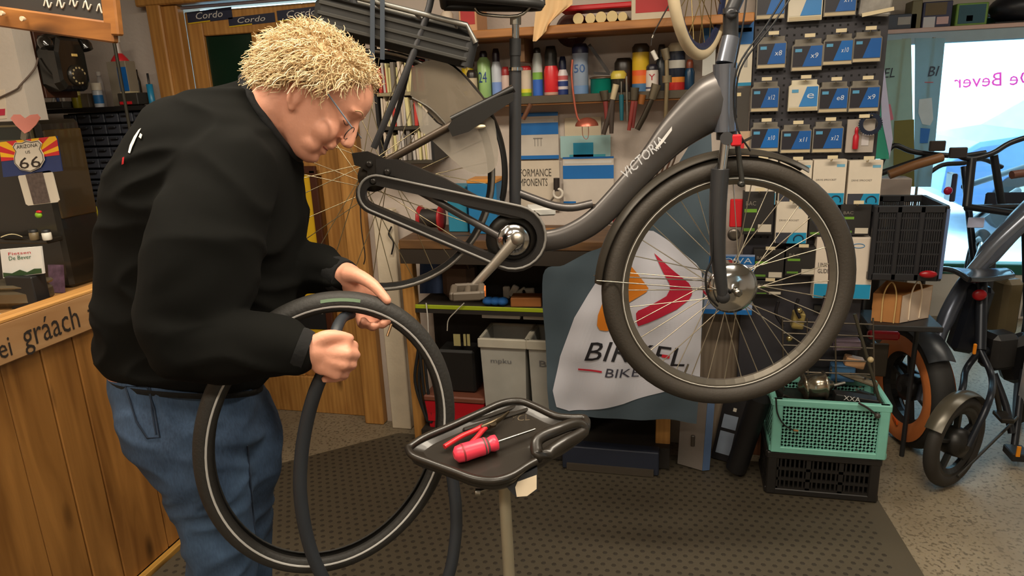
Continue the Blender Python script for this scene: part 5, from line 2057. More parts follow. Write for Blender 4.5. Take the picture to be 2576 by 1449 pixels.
can(1461, 38, 110, (150, 164, 184), (40, 44, 74), 'tall blue grey can with large 50 print and navy cap', caph=.17, neck=.95, txt=('50', .58, .76, .7), txtc=(60, 96, 150), band=[(.08, .3, (110, 140, 180))], taper=.97)
can(1514, 54, 192, (20, 130, 112), (70, 50, 34), 'squat teal tub with brown lid', name='tub', cat='tub', neck=.98, caph=.1, taper=.98)
can(1569, 44, 146, (52, 38, 32), (40, 34, 28), 'dark brown tin behind the rainbow can', neck=.9, caph=.3, yy=YR + .09)
can(1556, 34, 178, (46, 42, 36), (196, 176, 70), 'black pot with cream and yellow lid', name='pot', cat='pot', neck=1.0, caph=.3, yy=YR + .04)
can(1611, 40, 110, (206, 170, 40), (50, 40, 30), 'yellow can with dark cap and rainbow band', caph=.16, neck=.9, band=[(.1, .3, (70, 110, 150)), (.3, .48, (220, 120, 40)), (.48, .6, (220, 90, 40))])
can(1640, 30, 162, (216, 206, 196), (36, 34, 44), 'short white can with black cap and red letter', caph=.18, neck=.85, txt=('Y', .62, .85, .5), txtc=(180, 30, 50), yy=YR + .04, band=[(.3, .36, (60, 60, 90))])
can(1663, 26, 112, (60, 66, 70), (60, 56, 52), 'grey can with dark cap behind the spanner', yy=YR + .10)
can(1700, 40, 108, (34, 40, 56), (190, 178, 150), 'black can with cream cap and red flame band', caph=.16, neck=.9, band=[(.12, .3, (206, 44, 40)), (.3, .42, (230, 140, 50)), (.62, .8, (190, 186, 176))])
can(1733, 24, 150, (24, 60, 90), (120, 60, 40), 'dark blue slim can beside the flame can', yy=YR + .06)
# angle bracket leaning over the teal tub
t = thing('angle_bracket', 'black steel angle bracket leaning above the teal tub', 'bracket', onY(1500, 150, YR + .05))
f = MB()
f.bar(onY(1482, 112, YR + .04), onY(1532, 184, YR + .04), .012, .010, up=Y1)
f.bar(onY(1494, 184, YR + .04), onY(1534, 186, YR + .04), .010, .010, up=Y1)
f.build('bracket', M((34, 28, 26), .4), t)


def hung(name, label, cat, parts, yy=YR - .022):
    p0 = parts[0][1][0]
    t = thing(name, label, cat, onY(p0[0], p0[1], yy))
    for pn, pts, w_, mat, fl in parts:
        r = [v * yy / F_PX / 2 for v in (w_ if isinstance(w_, (list, tuple)) else [w_] * len(pts))]
        P = [onY(x, y, yy) for x, y in pts]
        MB().tube(P, r, 10, flat=fl, up=(1, 0, 0) if abs(P[-1].x - P[0].x) < abs(P[-1].z - P[0].z) else (0, 0, 1)).build(pn, mat, t)
    return t


GRM = M((104, 96, 82), .4, .8)
hung('pliers', 'grey pliers with a red grip hanging from the can rail', 'pliers', [('jaws', [(1519, 228), (1522, 252)], [22, 16], GRM, .5), ('handle', [(1523, 255), (1526, 300)], [12, 9], M((120, 44, 40), .5), .6)])
hung('slip_pliers', 'long dark grey slip joint pliers with pale jaw tops', 'pliers', [('jaws', [(1550, 212), (1541, 250)], [16, 14], M((200, 184, 150), .4, .5), .5), ('handle', [(1541, 250), (1532, 290), (1518, 338)], [12, 14, 11], M((60, 48, 40), .5), .6), ('handle', [(1541, 250), (1538, 300), (1538, 336)], [12, 13, 10], M((60, 48, 40), .5), .6)])
hung('screwdriver', 'teal handled screwdriver hanging from the can rail', 'screwdriver', [('handle', [(1563, 238), (1564, 303)], [12, 9], M((30, 96, 110), .4), 1), ('shaft', [(1563, 205), (1563, 240)], 4, STEEL, 1)], YR - .018)
hung('steel_rod', 'thin bright steel rod hanging beside the teal screwdriver', 'rod', [('rod', [(1576, 192), (1578, 304)], 6, STEEL, 1)], YR - .035)
hung('red_pliers', 'red handled cutters with grey head hanging from the can rail', 'cutters', [('head', [(1597, 220), (1594, 252)], [22, 16], GRM, .5), ('handle', [(1593, 254), (1582, 328)], [11, 9], M((134, 50, 44), .45), .6), ('handle', [(1600, 254), (1592, 322)], [9, 7], M((112, 42, 38), .45), .6)], YR - .03)
hung('orange_grip', 'short orange brown grip hanging behind the red cutters', 'grip', [('grip', [(1616, 238), (1612, 262)], [18, 16], M((140, 84, 34), .5), 1)], YR - .012)
hung('adjustable_spanner', 'black adjustable spanner hanging aslant from the can rail', 'spanner', [('handle', [(1640, 250), (1622, 290), (1603, 326)], [12, 14, 13], M((62, 54, 44), .4, .6), .5), ('jaw', [(1652, 212), (1640, 250)], [24, 18], M((120, 110, 92), .4, .8), .5)], YR - .045)
hung('combination_spanner', 'long steel ring spanner hanging from the can rail', 'spanner', [('shaft', [(1678, 205), (1674, 300)], [11, 9], M((150, 134, 104), .35, .8), .4), ('ring_end', [(1678, 190), (1678, 208)], [22, 22], M((140, 126, 100), .35, .8), .4), ('open_end', [(1678, 150), (1672, 122)], [16, 20], M((130, 120, 100), .35, .8), .4), ('shaft', [(1678, 190), (1677, 150)], 10, M((150, 134, 104), .35, .8), .4)], YR - .03)
hung('brown_mallet', 'brown wooden handle hanging behind the seat tube', 'mallet', [('handle', [(1335, 262), (1316, 300)], [13, 11], M((104, 66, 44), .5), 1)], YR - .02)
# copper ladle
COP = M((190, 104, 84), .35, .6)
t = thing('copper_ladle', 'copper ladle with curved handle hanging upside down from the rail', 'ladle', onY(1450, 250, YR - .03))
yl = YR - .03
MB().tube(smooth_path([onY(1440, 150, yl), onY(1438, 190, yl), onY(1444, 250, yl), onY(1451, 290, yl), onY(1458, 306, yl)], 5), .0042, 8, flat=.5).build('handle', COP, t)
c = onY(1476, 309, yl)
rr_ = 29 * yl / F_PX
f = MB().lathe([(rr_, 0), (rr_ * .95, rr_ * .2), (rr_ * .7, rr_ * .5), (rr_ * .3, rr_ * .66), (.001, rr_ * .7)], c - V((0, 0, rr_ * .25)), Z1, 24)
f.build('bowl', COP, t)
f = MB()
f.tube(smooth_path([onY(1464, 312, yl), onY(1466, 340, yl), onY(1474, 350, yl), onY(1480, 342, yl), onY(1480, 312, yl)], 5), .0012, 6)
f.build('wire_loop', COP, t)
# posters under the rail
BL_ = (20, 104, 176)
sheet('product_poster', 'blue and white sheet with small grey print beside the seat tube', (1300, 283, 1405, 400), YW - .012, (196, 188, 176), [(0, .92, 1, 1, BL_), (0, .53, 1, .78, BL_), (0, 0, 1, .08, BL_), (.08, .80, .9, .86, (206, 204, 200))], texts=[('TTT', .40, .28, .62, .46, (130, 126, 120))], group=None)
sheet('brand_poster', 'cream poster lettered performance components behind the brace tube', (1285, 404, 1408, 530), YW - .012, (206, 192, 172), [], texts=[('PERFORMANCE', -.02 + .02, .69, .84, .84, (74, 66, 56)), ('COMPONENTS', .02, .50, .76, .65, (74, 66, 56))])
sheet('pale_poster', 'plain cream sheet under the copper ladle', (1421, 295, 1512, 345), YW - .010, (200, 186, 160), [])
sheet('teal_poster', 'pale turquoise sheet with a blue shape under the ladle', (1410, 341, 1536, 396), YW - .013, (160, 196, 196), [(.26, .02, .66, .68, (24, 136, 172)), (.18, 0, .9, .14, (60, 160, 180))])
sheet('blue_poster', 'larger blue and white sheet behind the down tube', (1417, 394, 1544, 513), YW - .015, (200, 190, 178), [(0, .96, 1, 1, BL_), (0, .54, 1, .82, BL_), (0, 0, .25, .06, BL_), (.03, .86, .96, .92, (206, 204, 200))])
# brochure rack left of the seat tube
YB2 = 2.74
bx_0, bx_1 = onY(948, 250, YB2).x, onY(1082, 250, YB2).x
rk = thing('brochure_rack', 'black rack of brochures between the door and the bench', 'rack', ((bx_0 + bx_1) / 2, YB2, 1.2))
zb_ = [onY(1010, y_, YB2).z for y_ in (404, 318, 232, 134)]
f = MB()
for i, z in enumerate(zb_):
    MB().box(((bx_0 + bx_1) / 2, YB2 + .06, z - .007), (bx_1 - bx_0, .14, .014), bev=.002).build('shelf', M((60, 54, 44), .5) if i != 2 else M((150, 138, 108), .5), rk)
for x in (bx_0, bx_1):
    f.box((x, (YB2 - .01 + YW) / 2, (zb_[0] + 1.83) / 2), (.012, YW - YB2 + .01, 1.83 - zb_[0]))
f.box(((bx_0 + bx_1) / 2, YB2 + .128, (zb_[0] + 1.83) / 2), (bx_1 - bx_0, .006, 1.83 - zb_[0]))
f.build('frame', BLK, rk)
rb = random.Random(11)
PAL = [(214, 200, 182), (206, 190, 170), (196, 60, 52), (216, 206, 150), (190, 182, 176), (120, 112, 104), (214, 196, 176)]
nb = 0
NMS = ['lowest', 'second', 'third', 'top']
for i, z in enumerate(zb_):
    x = bx_0 + .012
    j = 0
    while x < bx_1 - .02:
        w_ = rb.uniform(.008, .018)
        h_ = rb.uniform(.095, .125) if i else rb.uniform(.10, .13)
        c_ = rb.choice(PAL)
        t = MB().box((x + w_ / 2, YB2 + .055 + rb.uniform(-.01, .01), z + h_ / 2 + .0005), (w_ * .85, .10, h_), Matrix.Rotation(rb.uniform(-.05, .02), 3, 'Y'), .001).build('brochure', M(c_, .6))
        CW = {(196, 60, 52): 'red', (216, 206, 150): 'yellowish', (120, 112, 104): 'grey', (190, 182, 176): 'pale grey'}.get(c_, 'cream')
        ORD = ['first', 'second', 'third', 'fourth', 'fifth', 'sixth', 'seventh', 'eighth', 'ninth', 'tenth', 'eleventh', 'twelfth', 'thirteenth', 'fourteenth', 'fifteenth', 'sixteenth', 'seventeenth', 'eighteenth', 'nineteenth', 'twentieth']
        tag(t, '%s brochure, %s from the left on the %s shelf of the black rack' % (CW, ORD[j], NMS[i]), 'brochure', 'brochures on the %s rack shelf' % NMS[i])
        x += w_ + .001
        j += 1
# ---- bench
xb0, xb1 = onY(1045, 765, 2.72).x, -.03
ben = thing('workbench', 'dark workbench with brown worktop and yellow green lower shelf edge', 'workbench', ((xb0 + xb1) / 2, 2.75, 0))
zw = 1.0
MB().box(((xb0 + xb1) / 2, 2.765, zw - .02), (xb1 - xb0, .34, .04), bev=.004).build('worktop', wood((112, 80, 48), (76, 52, 30), 'X', .5), ben)
MB().box(((xb0 + xb1) / 2, 2.605, zw - .07), (xb1 - xb0, .018, .06)).build('apron', M((44, 36, 28), .6), ben)
zl_ = (onY(1045, 768, 2.72).z + onY(1370, 776, 2.72).z) / 2
MB().box(((xb0 + xb1) / 2, 2.825, zl_ - .014), (xb1 - xb0, .21, .022)).build('lower_shelf', M((60, 52, 44), .6), ben)
MB().box(((xb0 + xb1) / 2, 2.717, zl_ - .006), (xb1 - xb0, .008, .018), bev=.002).build('shelf_edge', M((160, 176, 30), .5), ben, label='yellow green shelf edge strip')
MB().box(((xb0 + xb1) / 2, 2.717, zl_ - .024), (xb1 - xb0, .008, .018)).build('shelf_rail', M((40, 36, 32), .6), ben)
MB().box(((xb0 + xb1) / 2, YW - .006, .49), (xb1 - xb0, .012, .98)).build('back_panel', M((30, 26, 24), .7), ben)  # black sheet over the wall, its colour stands in for shade under the bench
MB().box(((xb0 + xb1) / 2, 2.80, .063), (xb1 - xb0, .26, .094)).build('plinth', M((40, 35, 30), .7), ben)
a, b = onY(1034, 572, 2.73), onY(1036, 1060, 2.73)
MB().box((onY(1034, 800, 2.73).x + .003, 2.74, (zw - .04) / 2), (.055, .05, zw - .04), bev=.003).build('bench_post', PINE, ben)
MB().box((xb1 - .03, 2.74, (zw - .04) / 2), (.06, .06, zw - .04), bev=.003).build('bench_post', PINE, ben)
a = onY(942, 560, 2.86)
wp = thing('white_post', 'white painted board standing between the door frame and the bench', 'board', (onY(985, 1000, 2.86).x, 2.88, 0))
MB().box(((onY(947, 700, 2.86).x + onY(1003, 700, 2.86).x) / 2, 2.89, .54), (.098, .05, 1.08), bev=.004).build('board', M((214, 200, 176), .6, bump=.1), wp)
f = MB().tube(smooth_path([onY(985, 570, 2.85), onY(978, 590, 2.85), onY(990, 610, 2.85), onY(985, 640, 2.85)], 5), .004, 6)
f.build('black_clip', BLK, wp)
# things on the worktop
def onb(px, yy, py=560):
    p = onY(px, py, yy); return V((p.x, yy, zw + .0005))
def bx(name, label, cat, px0, px1, top, yy, c, lid=None, dep=.10):
    a = onY(px0, 560, yy); b = onY(px1, 560, yy); h = onY((px0 + px1) / 2, top, yy).z - zw
    o_ = V(((a.x + b.x) / 2, yy + dep / 2, zw + .0005))
    t = thing(name, label, cat, o_)
    MB().box(o_ + V((0, 0, h / 2)), (b.x - a.x, dep, h), bev=.003).build('body', M(c, .5), t)
    if lid:
        MB().box(o_ + V((0, 0, h + .008)), ((b.x - a.x) * 1.02, dep * 1.02, .016), bev=.003).build('lid', M(lid, .5), t)
    return t
bx('blue_bin', 'blue storage box with orange lid behind the rear fender', 'box', 1180, 1252, 462, 2.72, (30, 116, 170), (206, 140, 60), .12)
bx('turquoise_box', 'turquoise cardboard box left of the blue one', 'box', 1128, 1176, 470, 2.76, (40, 130, 160), None, .12)
t = thing('cable_spool', 'red cable spool lying on the bench behind the coat guard', 'spool', onb(1085, 2.76))
o_ = onb(1085, 2.78)
f = MB().lathe([(.02, -.05), (.055, -.05), (.055, -.042), (.022, -.04), (.022, .04), (.055, .042), (.055, .05), (.02, .05)], o_ + V((0, 0, .0555)), X1, 22)
f.build('spool', M((170, 36, 40), .45), t)
MB().lathe([(.04, -.038), (.04, .038)], o_ + V((0, 0, .0555)), X1, 18).build('cable_coil', M((40, 34, 30), .6), t)
vs_ = thing('bench_vise', 'red bench vise with pale jaw and dark screw on the worktop', 'vise', onb(1565, 2.70))
o_ = onb(1562, 2.68)
f = MB()
f.box(o_ + V((0, .03, .02)), (.09, .10, .04), bev=.008)
f.box(o_ + V((.0, .05, .075)), (.055, .05, .09), bev=.012)
f.box(o_ + V((-.0, -.01, .075)), (.06, .03, .06), bev=.010)
f.build('body', M((160, 30, 38), .4), vs_)
MB().box(o_ + V((0, .018, .112)), (.07, .02, .02), bev=.003).build('jaw', M((196, 186, 170), .35, .6), vs_)
f = MB(); f.tube([o_ + V((0, -.07, .065)), o_ + V((0, .02, .065))], .010, 10); f.tube([o_ + V((-.05, -.065, .065)), o_ + V((.05, -.065, .065))], .004, 8); f.build('screw', GRM, vs_)
t = thing('wooden_block', 'light brown wooden board lying on the worktop below the brace tube', 'board', onb(1360, 2.62))
MB().box(onb(1360, 2.66) + V((0, 0, .015)), (.20, .10, .03), bev=.004).build('board', WOODB, t)
t = thing('freewheel_tool', 'black handled tool with white ring hanging before the cream poster', 'tool', onY(1402, 455, YW - .05))
f = MB().tube([onY(1400, 448, YW - .05), onY(1400, 480, YW - .05)], .013, 10); f.build('handle', M((44, 36, 32), .5), t)
MB().tube(ringpts(onY(1404, 487, YW - .055), X1, Z1, .019, 24), .006, 8, closed=True).build('ring', M((214, 206, 192), .4), t)
MB().tube([onY(1396, 492, YW - .05), onY(1378, 515, YW - .05)], .004, 8).build('lever', STEEL, t)
t = thing('handlebar_coil', 'bundle of brown brake cables hanging under the down tube', 'cables', onY(1660, 400, YW - .04))
for k in range(7):
    x_ = 1632 + 10 * k
    MB().tube(smooth_path([onY(x_ + 30 - 3 * k, 330, YW - .04), onY(x_ + 8, 390, YW - .045), onY(x_ - 12, 450, YW - .04), onY(x_ - 20 + 4 * k, 500, YW - .04)], 4), .0035, 6).build('cable', M((70 + 8 * (k % 3), 52, 36), .5), t)
# things on the lower shelf and below
def onl(px, yy, py=745):
    p = onY(px, py, yy); return V((p.x, yy, zl_ - .0025))
t = thing('denim_rag', 'blue denim rag hanging in the dark under the bench', 'rag', onl(1085, 2.80))
rows = [[onY(1056 + 62 * u_, 588 + 150 * v_, 2.86 - .02 * sin(u_ * 9 + v_)) for u_ in [k_ / 8 for k_ in range(9)]] for v_ in [k_ / 6 for k_ in range(7)]]
MB().grid(rows).grid([[p + V((0, .004, 0)) for p in r][::-1] for r in rows]).build('cloth', M((66, 84, 122), .85), t)
t = thing('leather_bag', 'dark brown leather bag under the bench', 'bag', onl(1150, 2.80))
o_ = onl(1160, 2.84)
MB().box(o_ + V((0, 0, .09)), (.15, .10, .18), bev=.03).build('bag_body', M((82, 60, 46), .6), t)
MB().tube(smooth_path([o_ + V((-.05, -.05, .15)), o_ + V((-.02, -.06, .20)), o_ + V((.04, -.06, .20)), o_ + V((.06, -.05, .15))], 5), .006, 8).build('strap', M((60, 42, 32), .6), t)
t = thing('blue_rag', 'bright blue rag on the yellow edged shelf beside the pedal', 'rag', onl(1245, 2.76))
f = MB()
for k in range(3):
    f.sph(onl(1228 + 18 * k, 2.76) + V((0, 0, .018)), (.026, .03, .0185), 12, 8)
f.build('cloth', M((20, 84, 150), .8, bump=.4, scale=9), t)
t = thing('cardboard_piece', 'brown cardboard piece on the shelf beside the flag', 'cardboard', onl(1330, 2.78))
MB().box(onl(1325, 2.78) + V((0, 0, .021)), (.13, .08, .04), Matrix.Rotation(.1, 3, 'Z'), .003).build('board', M((150, 92, 44), .7), t)
t = thing('paper_scraps', 'crumpled white wrappers behind the brown cardboard', 'wrapper', onl(1300, 2.84))
f = MB()
for k in range(4): f.box(onl(1275 + 18 * k, 2.86) + V((0, 0, .03 + .006 * (k % 2))), (.03, .02, .055), Matrix.Rotation(.5 * k, 3, 'Y'), .004)
f.build('wrapper', M((190, 184, 172), .5), t)
t['kind'] = 'stuff'
t = thing('toolbox_dark', 'black tool case standing on the lower shelf under the worktop', 'case', onl(1440, 2.80))
MB().box(onl(1440, 2.84) + V((0, 0, .10)), (.22, .12, .20), bev=.008).build('case', M((20, 19, 19), .5), t)
MB().box(onl(1440, 2.84) + V((0, -.062, .15)), (.08, .006, .02), bev=.002).build('handle', M((60, 56, 50), .5), t)
# white bar below the shelf edge
t = thing('lamp_strip', 'white strip lamp mounted under the lower shelf above the bins', 'lamp', onY(1290, 800, 2.74))
for x0_, x1_ in ((1212, 1308), (1316, 1420)):
    a = R4(x0_, 794, x1_, 804, 2.735)
    MB().box(((a[0] + a[2]) / 2, 2.745, zl_ - .046), (a[2] - a[0], .02, .018), bev=.002).build('strip', WHT, t)
MB().box(((R4(1212, 794, 1420, 804, 2.74)[0] + R4(1212, 794, 1420, 804, 2.74)[2]) / 2, 2.745, zl_ - .031), (.30, .012, .013)).build('bracket', BLK, t)
# twin waste bin
ZB0 = .111
a = R4(1216, 880, 1500, 1030, 2.72)
bn = thing('twin_bin', 'dirty white twin waste bin with rim under the bench', 'bin', ((a[0] + a[2]) / 2, 2.78, ZB0))
BINM = M((176, 174, 166), .5, var=.2, scale=10)
bw_, bh_ = .20, .44
for i in range(2):
    xc_ = a[0] + .105 + i * .212
    f = MB()
    lo = [V((xc_ + x * .088, 2.78 + y * .085, ZB0)) for x, y in ((-1, -1), (1, -1), (1, 1), (-1, 1))]
    hi = [V((xc_ + x * .100, 2.78 + y * .10, ZB0 + bh_)) for x, y in ((-1, -1), (1, -1), (1, 1), (-1, 1))]
    hi2 = [V((xc_ + x * .092, 2.78 + y * .092, ZB0 + bh_)) for x, y in ((-1, -1), (1, -1), (1, 1), (-1, 1))]
    lo2 = [V((xc_ + x * .080, 2.78 + y * .078, ZB0 + .012)) for x, y in ((-1, -1), (1, -1), (1, 1), (-1, 1))]
    f.loft([lo, hi, hi2, lo2], smooth=False)
    o = f.build('bin_body', BINM, bn)
    zz = ZB0 + .33
    xx0 = xc_ - .055
    yy_ = 2.78 - .0975
    MB().text(('mpku', 'Bku')[i], [(xx0, yy_ - .002, zz), (xx0 + .09, yy_ - .002, zz), (xx0 + .09, yy_ - .0035, zz + .028), (xx0, yy_ - .0035, zz + .028)]).build('marker_lettering', M((110, 110, 112), .7), o)
    rim_ = MB()
    hz_ = ZB0 + bh_
    for sx, sy, wx_, wy_ in ((0, -1, .214, .018), (0, 1, .214, .018), (-1, 0, .014, .22), (1, 0, .014, .22)):
        rim_.box((xc_ + sx * .100, 2.78 + sy * .102, hz_ - .012), (wx_, wy_, .042), bev=.004)
    rim_.build('rim', M((196, 190, 174), .45, var=.2, scale=12), bn)
# red tub
a = R4(1076, 955, 1222, 1062, 2.72)
o_ = V(((a[0] + a[2]) / 2, 2.78, .111))
tb_r = thing('red_tub', 'red plastic tub on the plinth beside the twin bin', 'tub', o_)
f = MB()
hx = (a[2] - a[0]) / 2
lo = [o_ + V((x * hx * .92, y * .08, 0)) for x, y in ((-1, -1), (1, -1), (1, 1), (-1, 1))]
hi = [o_ + V((x * hx, y * .095, .135)) for x, y in ((-1, -1), (1, -1), (1, 1), (-1, 1))]
hi2 = [o_ + V((x * hx * .95, y * .088, .135)) for x, y in ((-1, -1), (1, -1), (1, 1), (-1, 1))]
f.loft([lo, hi, hi2, [p - V((0, 0, .10)) for p in hi2]], smooth=False)
f.build('tub_body', M((190, 24, 36), .4), tb_r)
MB().box(o_ + V((0, 0, .150)), (hx * 2.06, .20, .028), bev=.006).build('lid', M((120, 70, 52), .5), tb_r, label='brown lid')
t = thing('charger_unit', 'black charger with two pale windows standing on the red tub', 'charger', o_ + V((.0, 0, .165)))
oc = V((onY(1150, 870, 2.76).x, 2.79, .2755))
MB().box(oc + V((0, 0, .10)), (.17, .12, .20), bev=.01).build('case', M((24, 23, 22), .5), t)
for k, (x0_, x1_) in enumerate(((1141, 1158), (1166, 1172), (1175, 1182))):
    a = R4(x0_, 841, x1_, 870, 2.727)
    MB().box(((a[0] + a[2]) / 2, 2.7285, (a[1] + a[3]) / 2), (a[2] - a[0], .004, a[3] - a[1])).build('window', M((170, 160, 110), .3), t)
for x_, sw in ((1052, 6), (1062, -4)):
    t = thing('old_inner_tube', ['slack black inner tube hanging on the bench post, the outer one', 'slack black inner tube hanging on the bench post, the inner one'][x_ == 1062], 'inner tube', onY(x_, 900, 2.70))
    MB().tube(smooth_path([onY(x_, 880, 2.70), onY(x_ - 8, 960, 2.70), onY(x_ + sw + 10, 1040, 2.70), onY(x_ + 26, 1058, 2.70), onY(x_ + 14, 980, 2.695), onY(x_ + 4, 880, 2.695)], 5), .007, 8).build('rubber', RUB, t)
t = thing('white_string', 'thin white cord dangling from the yellow edged shelf', 'cord', onY(1075, 775, 2.70))
MB().tube(smooth_path([onY(1072, 762, 2.705), onY(1076, 800, 2.70), onY(1078, 850, 2.70)], 5), .003, 6).build('cord', WHT, t)
t = thing('grey_string', 'pale cord hanging in front of the bins beside the pedal', 'cord', onY(1165, 770, 2.70))
MB().tube(smooth_path([onY(1168, 762, 2.705), onY(1145, 785, 2.70), onY(1128, 805, 2.70), onY(1125, 832, 2.70)], 5), .0025, 6).build('cord', M((190, 184, 172), .5), t)
t = thing('door_cable', 'dark cable running down the white post to the floor', 'cable', onY(1018, 870, 2.83))
MB().tube(smooth_path([onY(905, 420, 2.84), onY(908, 560, 2.84), onY(918, 640, 2.84), onY(915, 665, 2.84)], 5) , .003, 6).build('cable', M((50, 38, 30), .5), t)
# ---- flag
YF = 2.50


def fw_(p, o=0.0):
    y = YF + .009 * sin(p.x * 21 + p.z * 9) + .007 * sin(p.x * 33 - p.z * 15 + 1) + .002 * sin(p.z * 40)
    return V((p.x, y - o, p.z))


def FP(px, py, o=0.0): return fw_(onY(px, py, YF), o)


Lc = smooth_path([V((x, y, 0)) for x, y in ((1385, 1045), (1376, 960), (1372, 870), (1366, 692), (1420, 665), (1475, 638), (1530, 611), (1640, 500), (1700, 420), (1775, 296))], 6)
Rc = smooth_path([V((x, y, 0)) for x, y in ((1752, 1062), (1758, 980), (1762, 900), (1770, 780), (1778, 710), (1785, 640), (1788, 580), (1790, 520), (1792, 420), (1788, 296))], 6)
rows = []
for l_2, r_2 in zip(Lc, Rc):
    rows.append([FP(l_2.x + (r_2.x - l_2.x) * i / 26, l_2.y + (r_2.y - l_2.y) * i / 26) for i in range(27)])
fl = thing('shop_flag', 'grey blue flag with white field lettered in front of the bench', 'flag', FP(1580, 1050))
MB().grid(rows).grid([[p + V((0, .0015, 0)) for p in r][::-1] for r in rows]).build('cloth', M((70, 84, 94), .8, var=.06), fl)


def flagpoly(name, pts, c, o, lbl=None):
    """subdivide a traced print so that it follows the folds"""
    P = [onY(x, y, YF) for x, y in pts]
    from mathutils.geometry import tessellate_polygon
    tris = [[P[k] if isinstance(k, int) else k for k in t3] for t3 in tessellate_polygon([P])]
    while max((t3[k] - t3[k - 1]).length for t3 in tris for k in range(3)) > .03 and len(tris) < 9000:
        out = []
        for a, b, c2 in tris:
            ab, bc, ca = (a + b) / 2, (b + c2) / 2, (c2 + a) / 2
            out += [(a, ab, ca), (ab, b, bc), (ca, bc, c2), (ab, bc, ca)]
        tris = out
    f = MB()
    f.add([fw_(p, o) for t3 in tris for p in t3], [(3 * k, 3 * k + 1, 3 * k + 2) for k in range(len(tris))])
    return f.build(name, M(c, .75, var=.04), fl, label=lbl)


z2 = lambda L: [(1360 + x / 2.683, 540 + y / 2.683) for x, y in L]
flagpoly('white_field', z2([(700, 105), (760, 112), (880, 190), (1050, 330), (1085, 380), (1096, 480), (1090, 650), (1075, 1110), (830, 1190), (560, 1275), (300, 1325), (190, 1330), (110, 1290), (85, 1180), (130, 960), (230, 690), (320, 540), (415, 395), (560, 240)]), (206, 206, 216), .004)
flagpoly('orange_chevron', z2([(575, 290), (730, 490), (715, 515), (600, 590), (562, 622), (600, 700), (625, 755), (560, 772), (440, 787), (400, 775), (383, 740), (390, 670), (420, 590), (470, 540), (520, 440)]), (220, 128, 26), .008)
flagpoly('red_chevron', z2([(765, 260), (1000, 465), (1025, 510), (1020, 545), (1000, 580), (920, 640), (660, 745), (650, 720), (645, 660), (660, 640), (850, 545), (875, 500), (870, 460), (820, 370)]), (186, 24, 56), .008)
f = MB().text('BIRKEL', [onY(*p, YF) for p in z2([(298, 975), (968, 1012), (1002, 893), (345, 853)])], 0, lambda p: fw_(p, .008))
f.build('flag_lettering', M((26, 24, 30), .7), fl)
f = MB().text('BIKES', [onY(*p, YF) for p in z2([(436, 1086), (716, 1102), (728, 1046), (450, 1030)])], 0, lambda p: fw_(p, .008))
f.build('flag_lettering', M((60, 60, 74), .7), fl)
flagpoly('red_line', z2([(255, 1033), (415, 1048), (415, 1060), (255, 1045)]), (200, 40, 60), .008)
flagpoly('red_bar', z2([(822, 933), (874, 936), (868, 956), (816, 953)]), (206, 30, 50), .010)
MB().tube([FP(1782, 300) + V((0, .004, .01)), V((FP(1782, 300).x, YW - .05, FP(1782, 300).z + .02))], .004, 8).build('hanging_peg', STEEL, fl)
# ---- boards low on the right behind the wheel
t = thing('grey_board', 'weathered grey wooden board leaning behind the front wheel', 'board', (onY(1815, 980, 2.86).x, 2.87, 0))
a = R4(1762, 700, 1868, 1000, 2.86)
MB().box(((a[0] + a[2]) / 2, 2.875, (a[3] + .02) / 2), (a[2] - a[0], .03, a[3] - .02), bev=.003).build('board', wood((150, 134, 116), (112, 96, 80), 'Z', .7), t)
MB().box(((a[0] + a[2]) / 2, 2.875, .01), (a[2] - a[0], .05, .02)).build('foot', M((120, 96, 70), .7), t)
t = thing('brown_board', 'reddish brown wooden panel behind the front wheel', 'panel', (onY(1940, 900, 2.78).x, 2.78, 0))
a = R4(1868, 730, 2030, 1000, 2.86)
MB().box(((a[0] + a[2]) / 2, 2.895, (a[3] + .0) / 2), (a[2] - a[0], .04, a[3]), bev=.003).build('panel', wood((132, 84, 54), (92, 54, 32), 'Z', .5), t)
sheet('small_poster', 'blue and white card hanging behind the front hub', (1768, 640, 1895, 790), 2.74, (150, 164, 196), [(0, .84, 1, .97, BL_), (0, .72, 1, .79, BL_), (0, 0, 1, .08, BL_)], texts=[('iOIVA', .35, .86, .95, .95, (200, 210, 220))])
# ---- pegboard with packs
YPB = 2.80
a = R4(1878, -120, 2216, 730, YPB)
gx0, gx1 = onY(1884, 350, YPB).x, onY(2208, 350, YPB).x
pb2 = thing('pegboard', 'tall black pegboard stand full of bicycle chain packs', 'pegboard', ((gx0 + gx1) / 2, YPB, 0))
MB().box(((gx0 + gx1) / 2, YPB + .012, 1.12), (gx1 - gx0, .02, 1.9), bev=.002).build('board', M((50, 48, 54), .5), pb2)
MB().box(((gx0 + gx1) / 2 + .08, YPB + .03, .11), (gx1 - gx0 - .16, .05, .22)).build('base', M((40, 38, 40), .5), pb2)
f = MB()
nx = int((gx1 - gx0) / .025)
for i in range(nx):
    for j in range(44):
        x, z = gx0 + .012 + i * .025, .98 + j * .0245
        f.add([(x - .0035, YPB + .0012, z - .0035), (x + .0035, YPB + .0012, z - .0035), (x + .0035, YPB + .0012, z + .0035), (x - .0035, YPB + .0012, z + .0035)], [(0, 1, 2, 3)])
o = f.build('peg_holes', M((10, 10, 12), .8), pb2)
o['kind'] = 'stuff'
CLEAR = M((124, 118, 108), .25, var=.25, scale=40)
CREAM = M((216, 200, 164), .6)
HOOK = M((206, 190, 150), .3, .8)


def hook(t, x, z, yy):
    f = MB()
    f.tube([(x, YPB, z), (x, yy - .02, z), (x, yy - .026, z + .006)], .0018, 6)
    f.build('hook', HOOK, t)
    MB().box((x, yy - .03, z + .014), (.034, .003, .012)).build('price_tag', CREAM, t)


